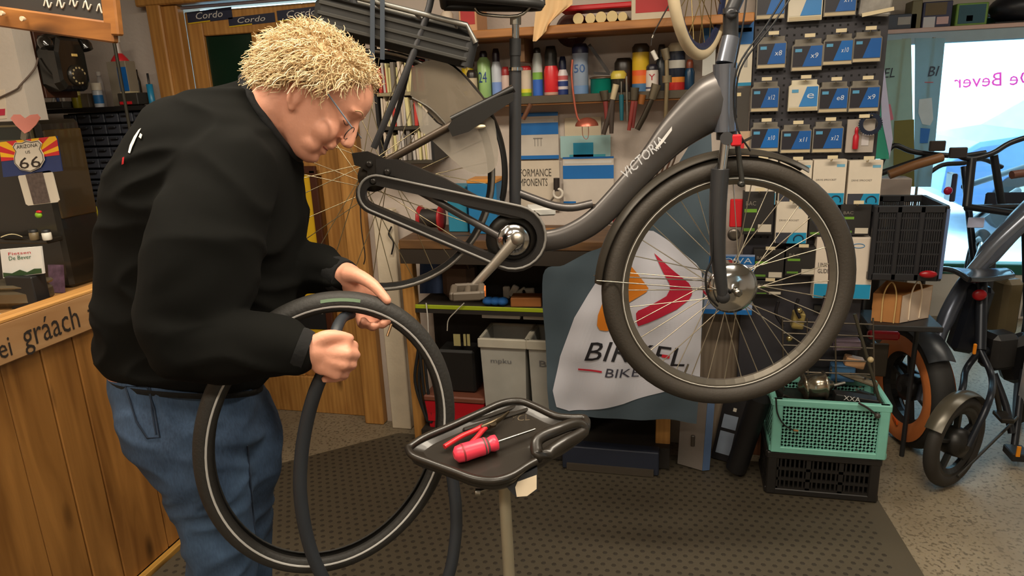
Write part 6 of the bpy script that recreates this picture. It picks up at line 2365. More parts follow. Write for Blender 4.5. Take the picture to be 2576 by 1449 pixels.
def pack(px, lb, txt, rowc=(24, 88, 160), dark=(38, 36, 44), pale=False, yy=YPB - .035, grp=None, tag2=True):
    x0, z0, x1, z1 = R4(*px, yy)
    W, H = x1 - x0, z1 - z0
    t = thing('chain_pack', lb, 'pack', ((x0 + x1) / 2, yy, z0), grp)
    f = MB()
    pr_ = [(0, 0), (1, 0), (1, .80), (.92, .86), (.92, 1), (.08, 1), (.08, .86), (0, .80)]
    f.prism([(x0 + u * W, yy, z0 + v * H) for u, v in pr_], (0, .022, 0))
    f.build('bag', CLEAR if not pale else M((214, 204, 178), .4), t)
    o = -.0012
    q = lambda L, d=1: [(x0 + u * W, yy - .0008 * d, z0 + v * H) for u, v in L]
    MB().prism(q([(.04, .14), (.40, .14), (.62, .78), (.04, .78)]), (0, .0006, 0)).build('dark_print', M(dark if not pale else (214, 204, 184), .4), t)
    MB().prism(q([(.36, .14), (.97, .14), (.97, .78), (.60, .78)], 2), (0, .0006, 0)).build('blue_print', M(rowc, .35), t)
    MB().prism(q([(.10, .60), (.32, .60), (.32, .70), (.10, .70)], 3), (0, .0006, 0)).build('cyan_mark', M((80, 150, 190), .5), t)
    MB().prism(q([(.03, .02), (.97, .02), (.97, .11), (.03, .11)], 2), (0, .0006, 0)).build('cream_strip', M((190, 172, 138), .6), t)
    if txt:
        MB().text(txt, q([(.60, .40), (.84, .40), (.86, .56), (.62, .56)], 4)).build('lettering', M((206, 214, 226), .5), t)
    hook(t, (x0 + x1) / 2, z1 - .004, yy)
    return t


RN = ['top row', 'second row', 'third row', 'fourth row']
CN = ['first from the wheel', 'second from the wheel', 'third from the wheel', 'last before the window']
rowsP = [[(1903, -42, 1976, 48), (1984, -42, 2070, 52), (2074, -45, 2156, 40), None],
         [(1905, 92, 1978, 172), (1992, 98, 2070, 178), (2071, 86, 2146, 163), (2146, 80, 2218, 156)],
         [(1889, 206, 1960, 281), (1984, 201, 2059, 279), (2060, 206, 2134, 283), (2136, 203, 2213, 281)],
         [(1888, 308, 1960, 382), (1964, 314, 2041, 385), (2044, 306, 2121, 384), None]]
txts = [['', '', 'x11', ''], ['x8', 'x9', 'x10', ''], ['x12', 'e', 'e8', 'x9'], ['x10', 'x11', 'x12', '']]
for r, row in enumerate(rowsP):
    for c, b in enumerate(row):
        if not b: continue
        pale = (r, c) in ((2, 1), (0, 1))
        tx_ = txts[r][c]
        lb = ('pale' if pale else 'blue') + ' chain pack' + ((' reading %s' % tx_) if tx_ else '') + ' in the %s, %s' % (RN[r], CN[c])
        pack(b, lb, tx_, (56, 130, 196) if pale else ((24, 88, 160) if (r + c) % 3 else (20, 100, 176)), pale=pale, grp='chain packs on the pegboard')
# odd packs
x0, z0, x1, z1 = R4(2166, -40, 2246, 40, YPB - .05)
t = thing('blister_pack', 'clear blister pack with crumpled shine at the top corner of the pegboard', 'pack', ((x0 + x1) / 2, YPB - .05, z0))
MB().box(((x0 + x1) / 2, YPB - .04, (z0 + z1) / 2), (x1 - x0, .03, z1 - z0), Matrix.Rotation(.08, 3, 'Y'), .006).build('blister', M((150, 146, 140), .15, var=.6, scale=30), t)
MB().box(((x0 + x1) / 2 + .005, YPB - .057, z0 + .012), (x1 - x0, .004, .012), Matrix.Rotation(-.15, 3, 'Y')).build('edge', CREAM, t)
hook(t, (x0 + x1) / 2, z1, YPB - .05)
x0, z0, x1, z1 = R4(2130, 300, 2200, 384, YPB - .035)
t = thing('lubricant_pack', 'card pack with a red bottle hanging beside the chain ring', 'pack', ((x0 + x1) / 2, YPB - .035, z0))
MB().box(((x0 + x1) / 2, YPB - .026, (z0 + z1) / 2), (x1 - x0, .012, z1 - z0), bev=.001).build('card', M((170, 160, 150), .5), t)
MB().lathe([(.009, 0), (.010, .004), (.010, .045), (.005, .055), (.006, .058), (.006, .072), (.002, .078)], V((x0 + (x1 - x0) * .32, YPB - .044, z0 + .014)), Z1, 14).build('red_bottle', M((180, 26, 40), .35), t)
MB().box((x0 + (x1 - x0) * .68, YPB - .0332, z0 + .05), (.024, .002, .05)).build('print', M((196, 190, 190), .5), t)
hook(t, (x0 + x1) / 2, z1 - .002, YPB - .035)
c = onY(2190, 312, YPB - .06)
t = thing('chain_ring_part', 'dark toothed chain ring hanging before the last pack', 'chain ring', c)
f = MB()
NT_ = 30
outp = [c + X1 * (cos(2 * pi * k / 60) * (.040 if k % 2 else .036)) + Z1 * (sin(2 * pi * k / 60) * (.040 if k % 2 else .036)) for k in range(60)]
inp = [c + X1 * (cos(2 * pi * k / 60) * .024) + Z1 * (sin(2 * pi * k / 60) * .024) for k in range(60)]
f.band(outp, inp, (0, .004, 0))
f.build('ring', M((38, 46, 66), .4, .5), t)
MB().tube([V((c.x, YPB, c.z + .03)), V((c.x, YPB - .075, c.z + .03))], .002, 6).build('hook', HOOK, t)
# white boxes and black boxes below
def pbox(px, lb, kind, yy=YPB - .045, dep=.04):
    x0, z0, x1, z1 = R4(*px, yy)
    W, H = x1 - x0, z1 - z0
    t = thing('white_carton' if kind == 'w' else 'black_carton', lb, 'box', ((x0 + x1) / 2, yy, z0), 'white cassette boxes on the pegboard' if kind == 'w' else 'black boxes on the pegboard')
    q = lambda L, d=1: [(x0 + u * W, yy - .0008 * d, z0 + v * H) for u, v in L]
    if kind == 'w':
        MB().box(((x0 + x1) / 2, yy + dep / 2, (z0 + z1) / 2), (W, dep, H), bev=.001).build('carton', M((216, 204, 186), .6), t)
        MB().prism(q([(.02, .0), (.98, .0), (.98, .26), (.02, .26)]), (0, .0006, 0)).build('dark_band', M((58, 60, 70), .5), t)
        MB().prism(q([(.36, .0), (.98, .0), (.98, .26), (.50, .26)], 2), (0, .0006, 0)).build('cyan_band', M((24, 140, 184), .5), t)
        c = V((x0 + W * .74, yy - .003, z0 + H * .10))
        f = MB().tube(arc(c, X1, Z1, W * .15, -20, 200, 14), .0022, 6)
        f.build('cassette_print', M((24, 40, 60), .5), t)
        MB().text('DRIVE SPROCKET', q([(.10, .54), (.72, .54), (.72, .58), (.10, .58)])).build('lettering', M((90, 84, 80), .6), t)
        MB().prism(q([(.70, .84), (.94, .84), (.94, .90), (.70, .90)]), (0, .0006, 0)).build('blue_mark', M((110, 170, 200), .6), t)
    else:
        MB().box(((x0 + x1) / 2, yy + dep / 2, (z0 + z1) / 2), (W, dep, H), bev=.001).build('carton', M((40, 37, 36), .5), t)
        MB().prism(q([(.06, .52), (.46, .52), (.46, .60), (.06, .60)]), (0, .0006, 0)).build('green_line', M((110, 160, 50), .5), t)
        MB().prism(q([(.06, .08), (.42, .08), (.42, .15), (.06, .15)]), (0, .0006, 0)).build('green_line', M((96, 140, 50), .5), t)
        MB().prism(q([(.52, .06), (.95, .06), (.95, .24), (.52, .24)]), (0, .0006, 0)).build('white_label', M((206, 196, 178), .6), t)
        MB().text('BAC', q([(.10, .68), (.42, .68), (.42, .78), (.10, .78)])).build('lettering', M((130, 122, 112), .6), t)
    hook(t, (x0 + x1) / 2, z1 - .002, yy)
    return t


pbox((1876, 402, 1954, 515), 'white cassette box partly behind the fork, in the row below the chain packs', 'w')
pbox((1960, 405, 2041, 515), 'white cassette box behind the front tyre, second in its row', 'w')
pbox((2044, 402, 2127, 515), 'white cassette box with blue foot, third in its row', 'w')
pbox((2133, 404, 2217, 516), 'white cassette box with blue foot, nearest the folding crate', 'w')
pbox((1868, 482, 1946, 590), 'black box with green lines seen through the top of the front wheel', 'b', YPB - .05)
pbox((1952, 508, 2032, 612), 'white cassette box seen through the front wheel spokes', 'w', YPB - .055)
pbox((2036, 516, 2106, 596), 'black box half hidden by the front tyre', 'b', YPB - .05)
pbox((2113, 514, 2190, 592), 'black box with green lines beside the folding crate', 'b', YPB - .05)
x0, z0, x1, z1 = R4(2050, 598, 2196, 752, YPB - .06)
t = thing('large_white_box', 'large white box with blue foot behind the right of the front wheel', 'box', ((x0 + x1) / 2, YPB - .06, z0))
MB().box(((x0 + x1) / 2, YPB - .03, (z0 + z1) / 2), (x1 - x0, .06, z1 - z0), bev=.001).build('carton', M((220, 206, 190), .6), t)
MB().box(((x0 + x1) / 2, YPB - .0608, z0 + .030), (x1 - x0 - .004, .0012, .055)).build('blue_foot', M((24, 140, 184), .5), t)
f = MB().tube([V((x0 + (x1 - x0) * (.72 + .10 * cos(t_)), YPB - .0612, z1 - .03 + .008 * sin(t_))) for t_ in [2 * pi * k / 20 for k in range(20)]], .0012, 6, closed=True)
f.build('blue_emblem', M((40, 130, 190), .5), t)
MB().text('LINK\nGLIDE', [(x0 + .01, YPB - .062, z0 + .10), (x0 + .05, YPB - .062, z0 + .10), (x0 + .05, YPB - .062, z0 + .14), (x0 + .01, YPB - .062, z0 + .14)]).build('lettering', M((70, 66, 70), .6), t)
MB().box(((x0 + x1) / 2 - .06, YPB - .012, z0 - .05), (.05, .02, .02)).build('shelf_clip', DKMET, t)
for i, (b, lb) in enumerate((((1895, 628, 1972, 702), 'wide black box with green stripe behind the right spokes'), ((1976, 622, 2056, 694), 'black box with pale label behind the right spokes'), ((1900, 706, 1968, 742), 'low black box with green stripe under the wide black ones'), ((2056, 696, 2130, 740), 'dark box with red mark behind the front tyre'))):
    pbox(b, lb, 'b', YPB - .05, .045)
# left strip beside the fork: hanging blue and white sheets and red disc tool
sheet('header_card', 'blue and white hanging card left of the head tube', (1768, 70, 1800, 190), YPB - .012, (206, 206, 200), [(0, .62, 1, 1, (40, 110, 180))])
sheet('long_card', 'long blue and white card hanging right of the head tube', (1848, 46, 1893, 216), YPB - .012, (206, 196, 176), [(0, .62, 1, 1, BL_), (0, .0, 1, .05, (24, 130, 170)), (.1, .80, .9, .86, (206, 204, 196)), (.55, .28, .75, .5, (150, 146, 140))])
sheet('dark_card', 'dark card with small pale dots below the long card', (1848, 222, 1884, 330), YPB - .012, (64, 58, 52), [(.1, .82, .4, .9, (220, 200, 150))])
t = thing('rotor_tool', 'red tool with steel disc hanging between the fork and the black box', 'tool', onY(1852, 560, YPB - .03))
a = R4(1836, 502, 1868, 572, YPB - .03)
MB().box(((a[0] + a[2]) / 2, YPB - .02, (a[1] + a[3]) / 2), (a[2] - a[0], .02, a[3] - a[1]), bev=.003).build('grip', M((206, 30, 40), .4), t)
MB().lathe([(.010, 0), (.024, 0), (.024, .004), (.010, .004)], onY(1846, 590, YPB - .03), -Y1, 24).build('disc', M((120, 112, 104), .35, .8), t)
sheet('red_white_card', 'red and white card on the pegboard beside the brake', (1850, 330, 1886, 410), YPB - .012, (190, 160, 130), [(0, .4, .6, .75, (200, 40, 44))])
# ================================================================== right side: crates, battery, parked bicycles, window things
def crate(name, label, px_top, z0, z1, mat, pat, yfront, ydep=.27, grp=None):
    a = onY(px_top[0], px_top[1], yfront); b = onY(px_top[2], px_top[3], yfront)
    x0, x1 = a.x, b.x
    t = thing(name, label, 'crate', ((x0 + x1) / 2, yfront + ydep / 2, z0))
    th = .010
    W, H = x1 - x0, z1 - z0
    f = MB()
    f.box(((x0 + x1) / 2, yfront + ydep / 2, z0 + .008), (W - .01, ydep - .01, .014))
    f.build('bottom', mat, t)
    # rim and corner posts
    f = MB()
    for yy in (yfront, yfront + ydep):
        f.box(((x0 + x1) / 2, yy, z1 - .014), (W + .016, .022, .028), bev=.004)
        f.box(((x0 + x1) / 2, yy, z0 + .012), (W, .018, .024), bev=.003)
    for xx in (x0, x1):
        f.box((xx, yfront + ydep / 2, z1 - .014), (.022, ydep, .028), bev=.004)
        f.box((xx, yfront + ydep / 2, z0 + .012), (.018, ydep, .024), bev=.003)
        for yy in (yfront, yfront + ydep):
            f.box((xx + (.014 if xx == x0 else -.014), yy, (z0 + z1) / 2), (.036, .020, H), bev=.004)
    f.build('rim_and_posts', mat, t)
    for side in range(4):
        f = MB()
        if side < 2:
            yy = yfront + (0 if side == 0 else ydep)
            u0, u1 = x0 + .03, x1 - .03
            P = lambda u, v: V((u, yy, v))
            nrm = V((0, .006, 0))
        else:
            xx = x0 if side == 2 else x1
            u0, u1 = yfront + .012, yfront + ydep - .012
            P = lambda u, v: V((xx, u, v))
            nrm = V((.006, 0, 0))
        v0, v1 = z0 + .022, z1 - .026
        if pat == 'lattice':
            s_ = .026
            L = v1 - v0
            u = u0 - L
            while u < u1:
                for sg in (1, -1):
                    p0u, p1u = (u, u + L) if sg == 1 else (u + L, u)
                    q0, q1 = (p0u, v0), (p1u, v1)
                    # clip to the panel
                    def cl(q0, q1):
                        pts = []
                        (ua, va), (ub, vb) = q0, q1
                        t0, t1 = 0, 1
                        for lim, sgn in ((u0, 1), (u1, -1)):
                            da, db = (ua - lim) * sgn, (ub - lim) * sgn
                            if da < 0 and db < 0: return None
                            if da < 0: t0 = max(t0, da / (da - db))
                            if db < 0: t1 = min(t1, da / (da - db))
                        if t0 >= t1: return None
                        return ((ua + (ub - ua) * t0, va + (vb - va) * t0), (ua + (ub - ua) * t1, va + (vb - va) * t1))
                    c = cl(q0, q1)
                    if c:
                        f.bar(P(*c[0]), P(*c[1]), .0075, .006, up=nrm)
                u += s_
        else:
            nU = int((u1 - u0) / .016)
            for i in range(nU + 1):
                u = u0 + (u1 - u0) * i / nU
                if i % 7 == 0:
                    f.bar(P(u, v0), P(u, v1), .016, .010, up=nrm)
                else:
                    f.bar(P(u, v0), P(u, v1), .006, .007, up=nrm)
            for v in (v0 + (v1 - v0) * .33, v0 + (v1 - v0) * .66):
                f.bar(P(u0, v), P(u1, v), .011, .010, up=nrm)
            f.bar(P(u0, v0 + .0), P(u1, v0 + .0), .02, .010, up=nrm)
        o = f.build('side_grille', mat, t)
        o['kind'] = 'stuff'
    return t, x0, x1


MINT = M((126, 194, 178), .45)
YC = 2.55
zA = onY(2070, 1145, YC).z
zB_ = onY(2080, 1012, YC).z
crate('black_crate', 'black slatted plastic crate at the bottom of the stack', (1934, 1140, 2214, 1150), .0155, zA - .002, M((30, 27, 25), .5), 'slats', YC + .01, .22)
t, cx0, cx1 = crate('mint_crate', 'mint green lattice crate of bicycle parts on the black crate', (1948, 1012, 2238, 1026), zA + .001, zB_ + .004, MINT, 'lattice', YC, .235)
cz = zA + .018
# parts in the mint crate
hb2 = thing('hub_shell', 'polished hub motor lying in the mint crate', 'hub', D(2060, 985, 2.75))
c = V((onY(2055, 985, YC + .10).x, YC + .11, zB_ + .018))
f = MB().lathe([(.012, -.07), (.03, -.055), (.055, -.05), (.055, -.044), (.046, -.04), (.046, .02), (.055, .024), (.055, .03), (.03, .04), (.012, .06)], c, (1, .12, .1), 28)
f.build('shell', M((176, 168, 150), .2, .95), hb2)
MB().tube([c + V((.05, 0, 0)), c + V((.10, .012, .012))], .008, 8).build('axle', STEEL, hb2)
ck = thing('crank_arm_part', 'grey crank arm with holes lying across the mint crate', 'crank', c + V((.13, .02, .01)))
f = MB().bar(c + V((.055, .06, .05)), c + V((.22, .03, .0)), .026, .012, up=(0, -.6, .8), bev=.004)
f.build('arm', M((128, 118, 100), .4, .7), ck)
for k in range(3):
    p = c + V((.075 + .05 * k, .053 - .009 * k, .052 - .014 * k))
    MB().lathe([(.004, 0), (.004, .003)], p, (0, -.6, .8), 8).build('hole', BLK, ck)
bx2 = thing('black_carton_part', 'black carton with white lettering in the mint crate', 'box', c + V((.14, -.03, -.03)))
p = V((cx1 - .105, YC + .06, zB_ - .035))
MB().box(p, (.15, .05, .09), Matrix.Rotation(.12, 3, 'Y'), .003).build('carton', M((26, 25, 26), .5), bx2)
a = onY(2122, 1006, YC + .034); b = onY(2164, 1012, YC + .034)
MB().text('XXA', [a, b, b + V((0, 0, .018)), a + V((0, 0, .018))]).build('lettering', M((214, 210, 206), .5), bx2)
t = thing('spoke_bundle', 'dark scrap parts heaped in the mint crate', 'scrap', c + V((0, .12, -.06)))
rs2 = random.Random(4)
f = MB()
for k in range(26):
    q = V((rs2.uniform(cx0 + .03, cx1 - .03), rs2.uniform(YC + .04, YC + .19), rs2.uniform(cz + .06, zB_ - .02)))
    f.box(q, (rs2.uniform(.03, .08), rs2.uniform(.02, .05), rs2.uniform(.02, .04)), Matrix.Rotation(rs2.uniform(0, 3), 3, 'Z') @ Matrix.Rotation(rs2.uniform(-.6, .6), 3, 'X'), .004)
f.box(V(((cx0 + cx1) / 2, YC + .1175, (cz + zB_ - .035) / 2)), (cx1 - cx0 - .05, .185, zB_ - .035 - cz), bev=.01)
o = f.build('scrap', M((40, 36, 34), .45, .5, var=.6, scale=20), t)
o['kind'] = 'stuff'; t['kind'] = 'stuff'
t = thing('crate_cable', 'black cable dangling over the front of the mint crate', 'cable', D(1955, 1050, 2.8))
MB().tube(smooth_path([onY(1952, 1000, YC - .016), onY(1956, 1040, YC - .018), onY(1972, 1068, YC - .018), onY(1996, 1082, YC - .018)], 5), .0028, 6).build('cable', BLK, t)
MB().tube([onY(1996, 1082, YC - .018), onY(2008, 1084, YC - .018)], .004, 6).build('plug', M((150, 100, 50), .5), t)
t = thing('black_lever', 'black lever end resting over the front rim of the mint crate', 'lever', D(2190, 1030, 2.8))
MB().tube(smooth_path([onY(2160, 1014, YC - .02), onY(2182, 1026, YC - .022), onY(2205, 1044, YC - .022)], 4), [.004] * 9, 8).build('lever', M((44, 40, 36), .4), t)
MB().sph(onY(2207, 1046, YC - .022), .011, 12, 8).build('knob', M((60, 56, 52), .4), t)
# long stick leaning in the crate
pA, pB = onY(2150, 790, 2.62), onY(2216, 1020, YC + .05)
t = thing('leaning_stay', 'long dark fender stay leaning in the mint crate', 'stay', pB)
MB().tube([pA, pB], .006, 8).build('stay', M((72, 68, 56), .4, .4), t)
MB().sph(onY(2190, 905, 2.545), .011, 10, 8).build('clip', M((180, 160, 120), .4), t)
# rack of shiny parts behind the tyre
rkp = thing('parts_basket', 'wire basket of shiny brake parts behind the front tyre', 'basket', onY(2050, 940, 2.70))
f = MB()
for z_ in (812, 842, 872, 906, 938):
    f.tube([onY(1968, z_ - 4, 2.68), onY(2196, z_ + 4, 2.68)], .0035, 6)
for x_ in (1968, 2030, 2100, 2196):
    f.tube([onY(x_, 800, 2.68), onY(x_ + 4, 990, 2.68)], .0035, 6)
f.build('wires', M((110, 102, 92), .35, .8), rkp)
MB().prism([V((onY(1966, 990, 2.70).x, 2.685, .30)), V((onY(2200, 990, 2.70).x, 2.685, .30)), V((onY(2200, 990, 2.70).x, 2.78, .30)), V((onY(1966, 990, 2.70).x, 2.78, .30))], (0, 0, .012)).build('tray', M((60, 52, 44), .5), rkp)
for k, (x_, y_, w_, h_, c_) in enumerate(((2050, 872, 60, 26, (60, 80, 110)), (2130, 868, 70, 22, (120, 104, 116)), (2120, 938, 60, 40, (70, 110, 150)), (2008, 806, 30, 40, (170, 150, 90)), (2150, 912, 50, 22, (196, 150, 110)))):
    a = R4(x_ - w_ / 2, y_ - h_ / 2, x_ + w_ / 2, y_ + h_ / 2, 2.72)
    MB().box(((a[0] + a[2]) / 2, 2.73, (a[1] + a[3]) / 2), (a[2] - a[0], .05, a[3] - a[1]), Matrix.Rotation(.1 * (k - 2), 3, 'Y'), .004).build('part', M(c_, .4, .3), rkp)
for k, (x_, y_) in enumerate(((2010, 780), (1985, 850), (2006, 880), (2080, 770))):
    MB().lathe([(.006, 0), (.012, .004), (.012, .012), (.006, .016)], onY(x_, y_, 2.70), -Y1, 12).build('barrel_nut', M((210, 190, 130), .2, .9), rkp)
for k, (x0_, y0_, x1_, y1_) in enumerate(((1958, 758, 1970, 820), (2008, 752, 2012, 800), (2076, 744, 2090, 800))):
    MB().tube(smooth_path([onY(x0_, y0_, 2.69), onY(x0_ - 6, (y0_ + y1_) / 2, 2.69), onY(x1_, y1_, 2.69)], 4), .006, 8).build('brake_lever', M((44, 42, 46), .35, .5), rkp)
# grey battery case leaning, black case and cylinder
bt = thing('battery_case', 'grey metal battery case leaning on the grey board', 'battery', onZ(1750, 1175, .0155))
p0 = onZ(1705, 1160, .016); p1 = onZ(1752, 1184, .016)
Lc_ = V((.035, .22, .40)).normalized()
def slab(a, b, up_, h, dep, mat, nm, par, bev=0):
    e = (b - a); n_ = e.cross(up_).normalized()
    if n_.dot(CAM - a) > 0: n_ = -n_
    f = MB().hexa([a, b, b + n_ * dep, a + n_ * dep, a + up_ * h, b + up_ * h, b + up_ * h + n_ * dep, a + up_ * h + n_ * dep])
    return f.build(nm, mat, par)
G_ = M((140, 132, 126), .38, .3)
tp = onY(1752, 1010, 2.69)
up1 = V((.04, .10, .99)).normalized()
a_, b_2 = onZ(1704, 1166, .018), onZ(1766, 1184, .018)
slab(a_, b_2, up1, .36, .075, G_, 'case', bt)
slab(b_2 + V((.001, -.001, 0)), b_2 + V((.030, .010, 0)), up1, .36, .07, M((120, 150, 200), .25, .6), 'bevelled_edge', bt)
lk = a_ * .45 + b_2 * .55 + up1 * .12
f = MB().box(lk + V((0, -.004, 0)), (.016, .012, .05), bev=.003); f.build('lock', M((70, 62, 54), .4), bt)
bk2 = thing('black_case', 'black charger case with two grey labels behind the grey battery', 'case', onZ(1830, 1160, .016))
a_, b_2 = onZ(1788, 1150, .018), onZ(1842, 1166, .018)
up2 = V((.17, .10, .97)).normalized()
o = slab(a_, b_2, up2, .33, .07, M((32, 31, 34), .45), 'case', bk2)
for v0, v1 in ((.03, .13), (.145, .205)):
    aa, bb3 = a_ * .85 + b_2 * .15, a_ * .2 + b_2 * .8
    MB().prism([aa + up2 * v0 + V((0, -.002, 0)), bb3 + up2 * v0 + V((0, -.002, 0)), bb3 + up2 * v1 + V((0, -.002, 0)), aa + up2 * v1 + V((0, -.002, 0))], (0, .0012, 0)).build('label', M((140, 152, 170), .5), bk2)
MB().prism([(a_ + b_2) / 2 + up2 * .225 + V((0, -.002, 0)), (a_ * .35 + b_2 * .65) + up2 * .225 + V((0, -.002, 0)), (a_ * .35 + b_2 * .65) + up2 * .24 + V((0, -.002, 0)), (a_ + b_2) / 2 + up2 * .24 + V((0, -.002, 0))], (0, .0012, 0)).build('small_label', M((214, 206, 190), .5), bk2)
cy2 = thing('black_roll', 'black cylinder leaning between the battery and the crates', 'roll', onZ(1845, 1180, .016))
c0, c1_ = onZ(1852, 1178, .045), onY(1912, 1000, 2.62)
f = MB().tube([c0, c1_], .042, 20)
f.build('roll', M((22, 21, 22), .5), cy2)
t = thing('low_cable_box', 'dark low box behind the flag bottom edge', 'box', (onY(1560, 1080, 2.80).x, 2.80, .05))
MB().box((onY(1545, 1080, 2.80).x, 2.635, .068), (.40, .06, .105), bev=.004).build('box', M((34, 40, 56), .6), t)
MB().box((onY(1545, 1080, 2.80).x, 2.60, .03), (.36, .01, .03)).build('ledge', M((70, 62, 52), .6), t)


# ---- parked bicycles
def wheel(parent, c, w, r, tr_, tyre, side=None, mag=True, rimc=None, nspk=6, name='wheel'):
    """w: horizontal heading of the wheel plane"""
    w = V(w).normalized()
    ax = V((-w.y, w.x, 0))
    wh = thing(name, None, None, c); wh.parent = parent; wh.location = V(c) - V(parent.location)
    MB().tube(ringpts(V(c), w, Z1, r - tr_, 48), tr_, 14, closed=True).build('tyre', tyre, wh)
    if side:
        for s_ in (1, -1):
            f = MB()
            vs, fs = [], []
            for i in range(48):
                a = 2 * pi * i / 48
                d = w * cos(a) + Z1 * sin(a)
                for rr, o_ in ((r - tr_ * 1.95, tr_ * .70), (r - tr_ * 1.5, tr_ * 1.0), (r - tr_ * 1.0, tr_ * 1.06), (r - tr_ * .55, tr_ * .95)):
                    vs.append(V(c) + d * rr + ax * (o_ * s_))
            for i in range(48):
                j = (i + 1) % 48
                for k in range(3):
                    fs.append((i * 4 + k, i * 4 + k + 1, j * 4 + k + 1, j * 4 + k))
            f.add(vs, fs, True)
            f.build('tan_sidewall', side, wh)
    f = MB()
    rim_ring(f, V(c), w, Z1, r - tr_ * 1.7, tr_ * 1.3, .03, 40)
    f.build('rim', rimc or M((26, 25, 24), .4), wh)
    for i in range(nspk):
        a = 2 * pi * i / nspk + .3
        d = w * cos(a) + Z1 * sin(a)
        MB().bar(V(c) + d * .02, V(c) + d * (r - tr_ * 2 - .01), .016, .022 if mag else .003, up=ax, bev=.003).build('spoke', rimc or M((26, 25, 24), .4), wh)
    MB().lathe([(.02, -.05), (.055, -.035), (.06, 0), (.055, .035), (.02, .05)], V(c), ax, 18).build('hub', M((34, 32, 30), .4, .3), wh)
    return wh


W1 = V((-.25, 1, 0)).normalized()
f1c = D(2290, 985, 3.02)
f1c.z = .262
fat = thing('fat_tyre_bicycle', 'folding fat tyre bicycle with tan sidewalls and rear rack beside the crates', 'bicycle', V((f1c.x, f1c.y + .5, 0)))
TANS = M((196, 112, 56), .6, bump=.1)
DKB = M((40, 38, 36), .4, .3)
wheel(fat, f1c, W1, .262, .054, M((30, 28, 26), .7), TANS)
f2c = f1c + W1 * 1.02
wheel(fat, f2c, W1, .262, .054, M((30, 28, 26), .7), TANS)
axf = V((-W1.y, W1.x, 0))
f = MB()
f.tube(smooth_path([f1c + V((0, 0, 0)) + axf * -.09, f1c + W1 * .25 + V((0, 0, .06)), f1c + W1 * .42 + V((0, 0, .08))], 5), .022, 10)
f.tube([f1c + W1 * .42 + V((0, 0, .06)), f1c + W1 * .36 + V((0, 0, .55))], .024, 12)
f.tube(smooth_path([f1c + W1 * .42 + V((0, 0, .08)), f1c + W1 * .6 + V((0, 0, .20)), f1c + W1 * .86 + V((0, 0, .48))], 5), .036, 12)
f.tube([f2c + V((0, 0, .06)), f2c - W1 * .10 + V((0, 0, .42)), f2c - W1 * .17 + V((0, 0, .75))], .022, 10)
f.build('frame', DKB, fat)
f = MB().tube(arc(f1c, W1, Z1, .285, 25, 165, 22), .05, 10, flat=.25, up=None)
rows = []
for i in range(23):
    a = radians(40 + 95 * i / 22)
    d = W1 * cos(a) + Z1 * sin(a)
    rows.append([f1c + d * (.285 - .02 * s_ * s_) + axf * (.055 * s_) for s_ in (-1, -.5, 0, .5, 1)])
f = MB().grid(rows).grid([[p - V((0, 0, .002)) for p in r][::-1] for r in rows])
f.build('rear_fender', M((40, 44, 50), .35), fat)
# rack
zr_ = onY(2280, 815, f1c.y - .05).z
tl = onY(2222, 843, f1c.y - .28)
MB().box(D(2222, 843, 2.86), (.12, .03, .036), bev=.008).build('tail_light', M((170, 10, 24), .3), fat)
MB().box(D(2208, 905, 2.97), (.075, .012, .15), bev=.004).build('mudflap', M((70, 62, 50), .6), fat)
MB().box(f1c - W1 * .0 + axf * .052 + V((0, 0, -.155)), (.006, .07, .018), bev=.003).build('reflector', M((226, 90, 20), .3), fat)
# saddle, bars
sp_ = f1c + W1 * .36 + V((0, 0, .55))
MB().tube([sp_, sp_ + V((0, -.03, .16))], .016, 10).build('seat_post', STEEL, fat)
f = MB().sph(sp_ + V((0, -.03, .18)), (.08, .13, .03), 16, 8); f.build('saddle', BLK, fat)
hb3 = f2c - W1 * .17 + V((0, 0, .75))
f = MB()
f.tube([hb3, onY(2345, 392, hb3.y)], .016, 10)
f.tube(smooth_path([onY(2212, 424, hb3.y), onY(2226, 392, hb3.y), onY(2250, 366, hb3.y), onY(2290, 380, hb3.y), onY(2345, 388, hb3.y), onY(2420, 392, hb3.y), onY(2480, 384, hb3.y)], 4), .013, 10)
f.build('handlebar', M((24, 24, 26), .45), fat)
MB().tube([onY(2236, 440, hb3.y - .25), onY(2300, 416, hb3.y - .25), onY(2368, 396, hb3.y - .2)], .022, 12).build('grip', M((126, 84, 46), .5), fat, label='tan leather grip')
a = R4(2338, 354, 2378, 380, hb3.y - .03)
MB().box(((a[0] + a[2]) / 2, hb3.y - .03, (a[1] + a[3]) / 2), (a[2] - a[0], .02, a[3] - a[1]), bev=.004).build('display', M((60, 52, 48), .4), fat)
# folding crate on a bicycle carrier
YFc = 2.72
zc0 = onY(2290, 705, YFc).z
fcx0, fcx1 = onY(2198, 600, YFc).x, onY(2372, 600, YFc).x
fcr = thing('folding_crate', 'black folding crate standing on the carrier above the paper bag', 'crate', ((fcx0 + fcx1) / 2, YFc, zc0))
zc1 = onY(2280, 518, YFc).z
CRM = M((34, 34, 38), .45)
f = MB()
for (yy, mir_) in ((YFc, 0), (YFc + .26, 1)):
    for z_ in (zc0 + .012, zc1 - .012):
        f.box(((fcx0 + fcx1) / 2, yy, z_), (fcx1 - fcx0, .016, .026), bev=.003)
    for i in range(4):
        x = fcx0 + (fcx1 - fcx0) * i / 3
        f.box((x, yy, (zc0 + zc1) / 2), (.018, .016, zc1 - zc0), bev=.003)
for x in (fcx0, fcx1):
    f.box((x, YFc + .13, zc1 - .012), (.016, .26, .026)); f.box((x, YFc + .13, zc0 + .012), (.016, .26, .026))
f.box(((fcx0 + fcx1) / 2, YFc + .13, zc0 + .006), (fcx1 - fcx0, .26, .008))
f.build('crate_frame', CRM, fcr)
f = MB()
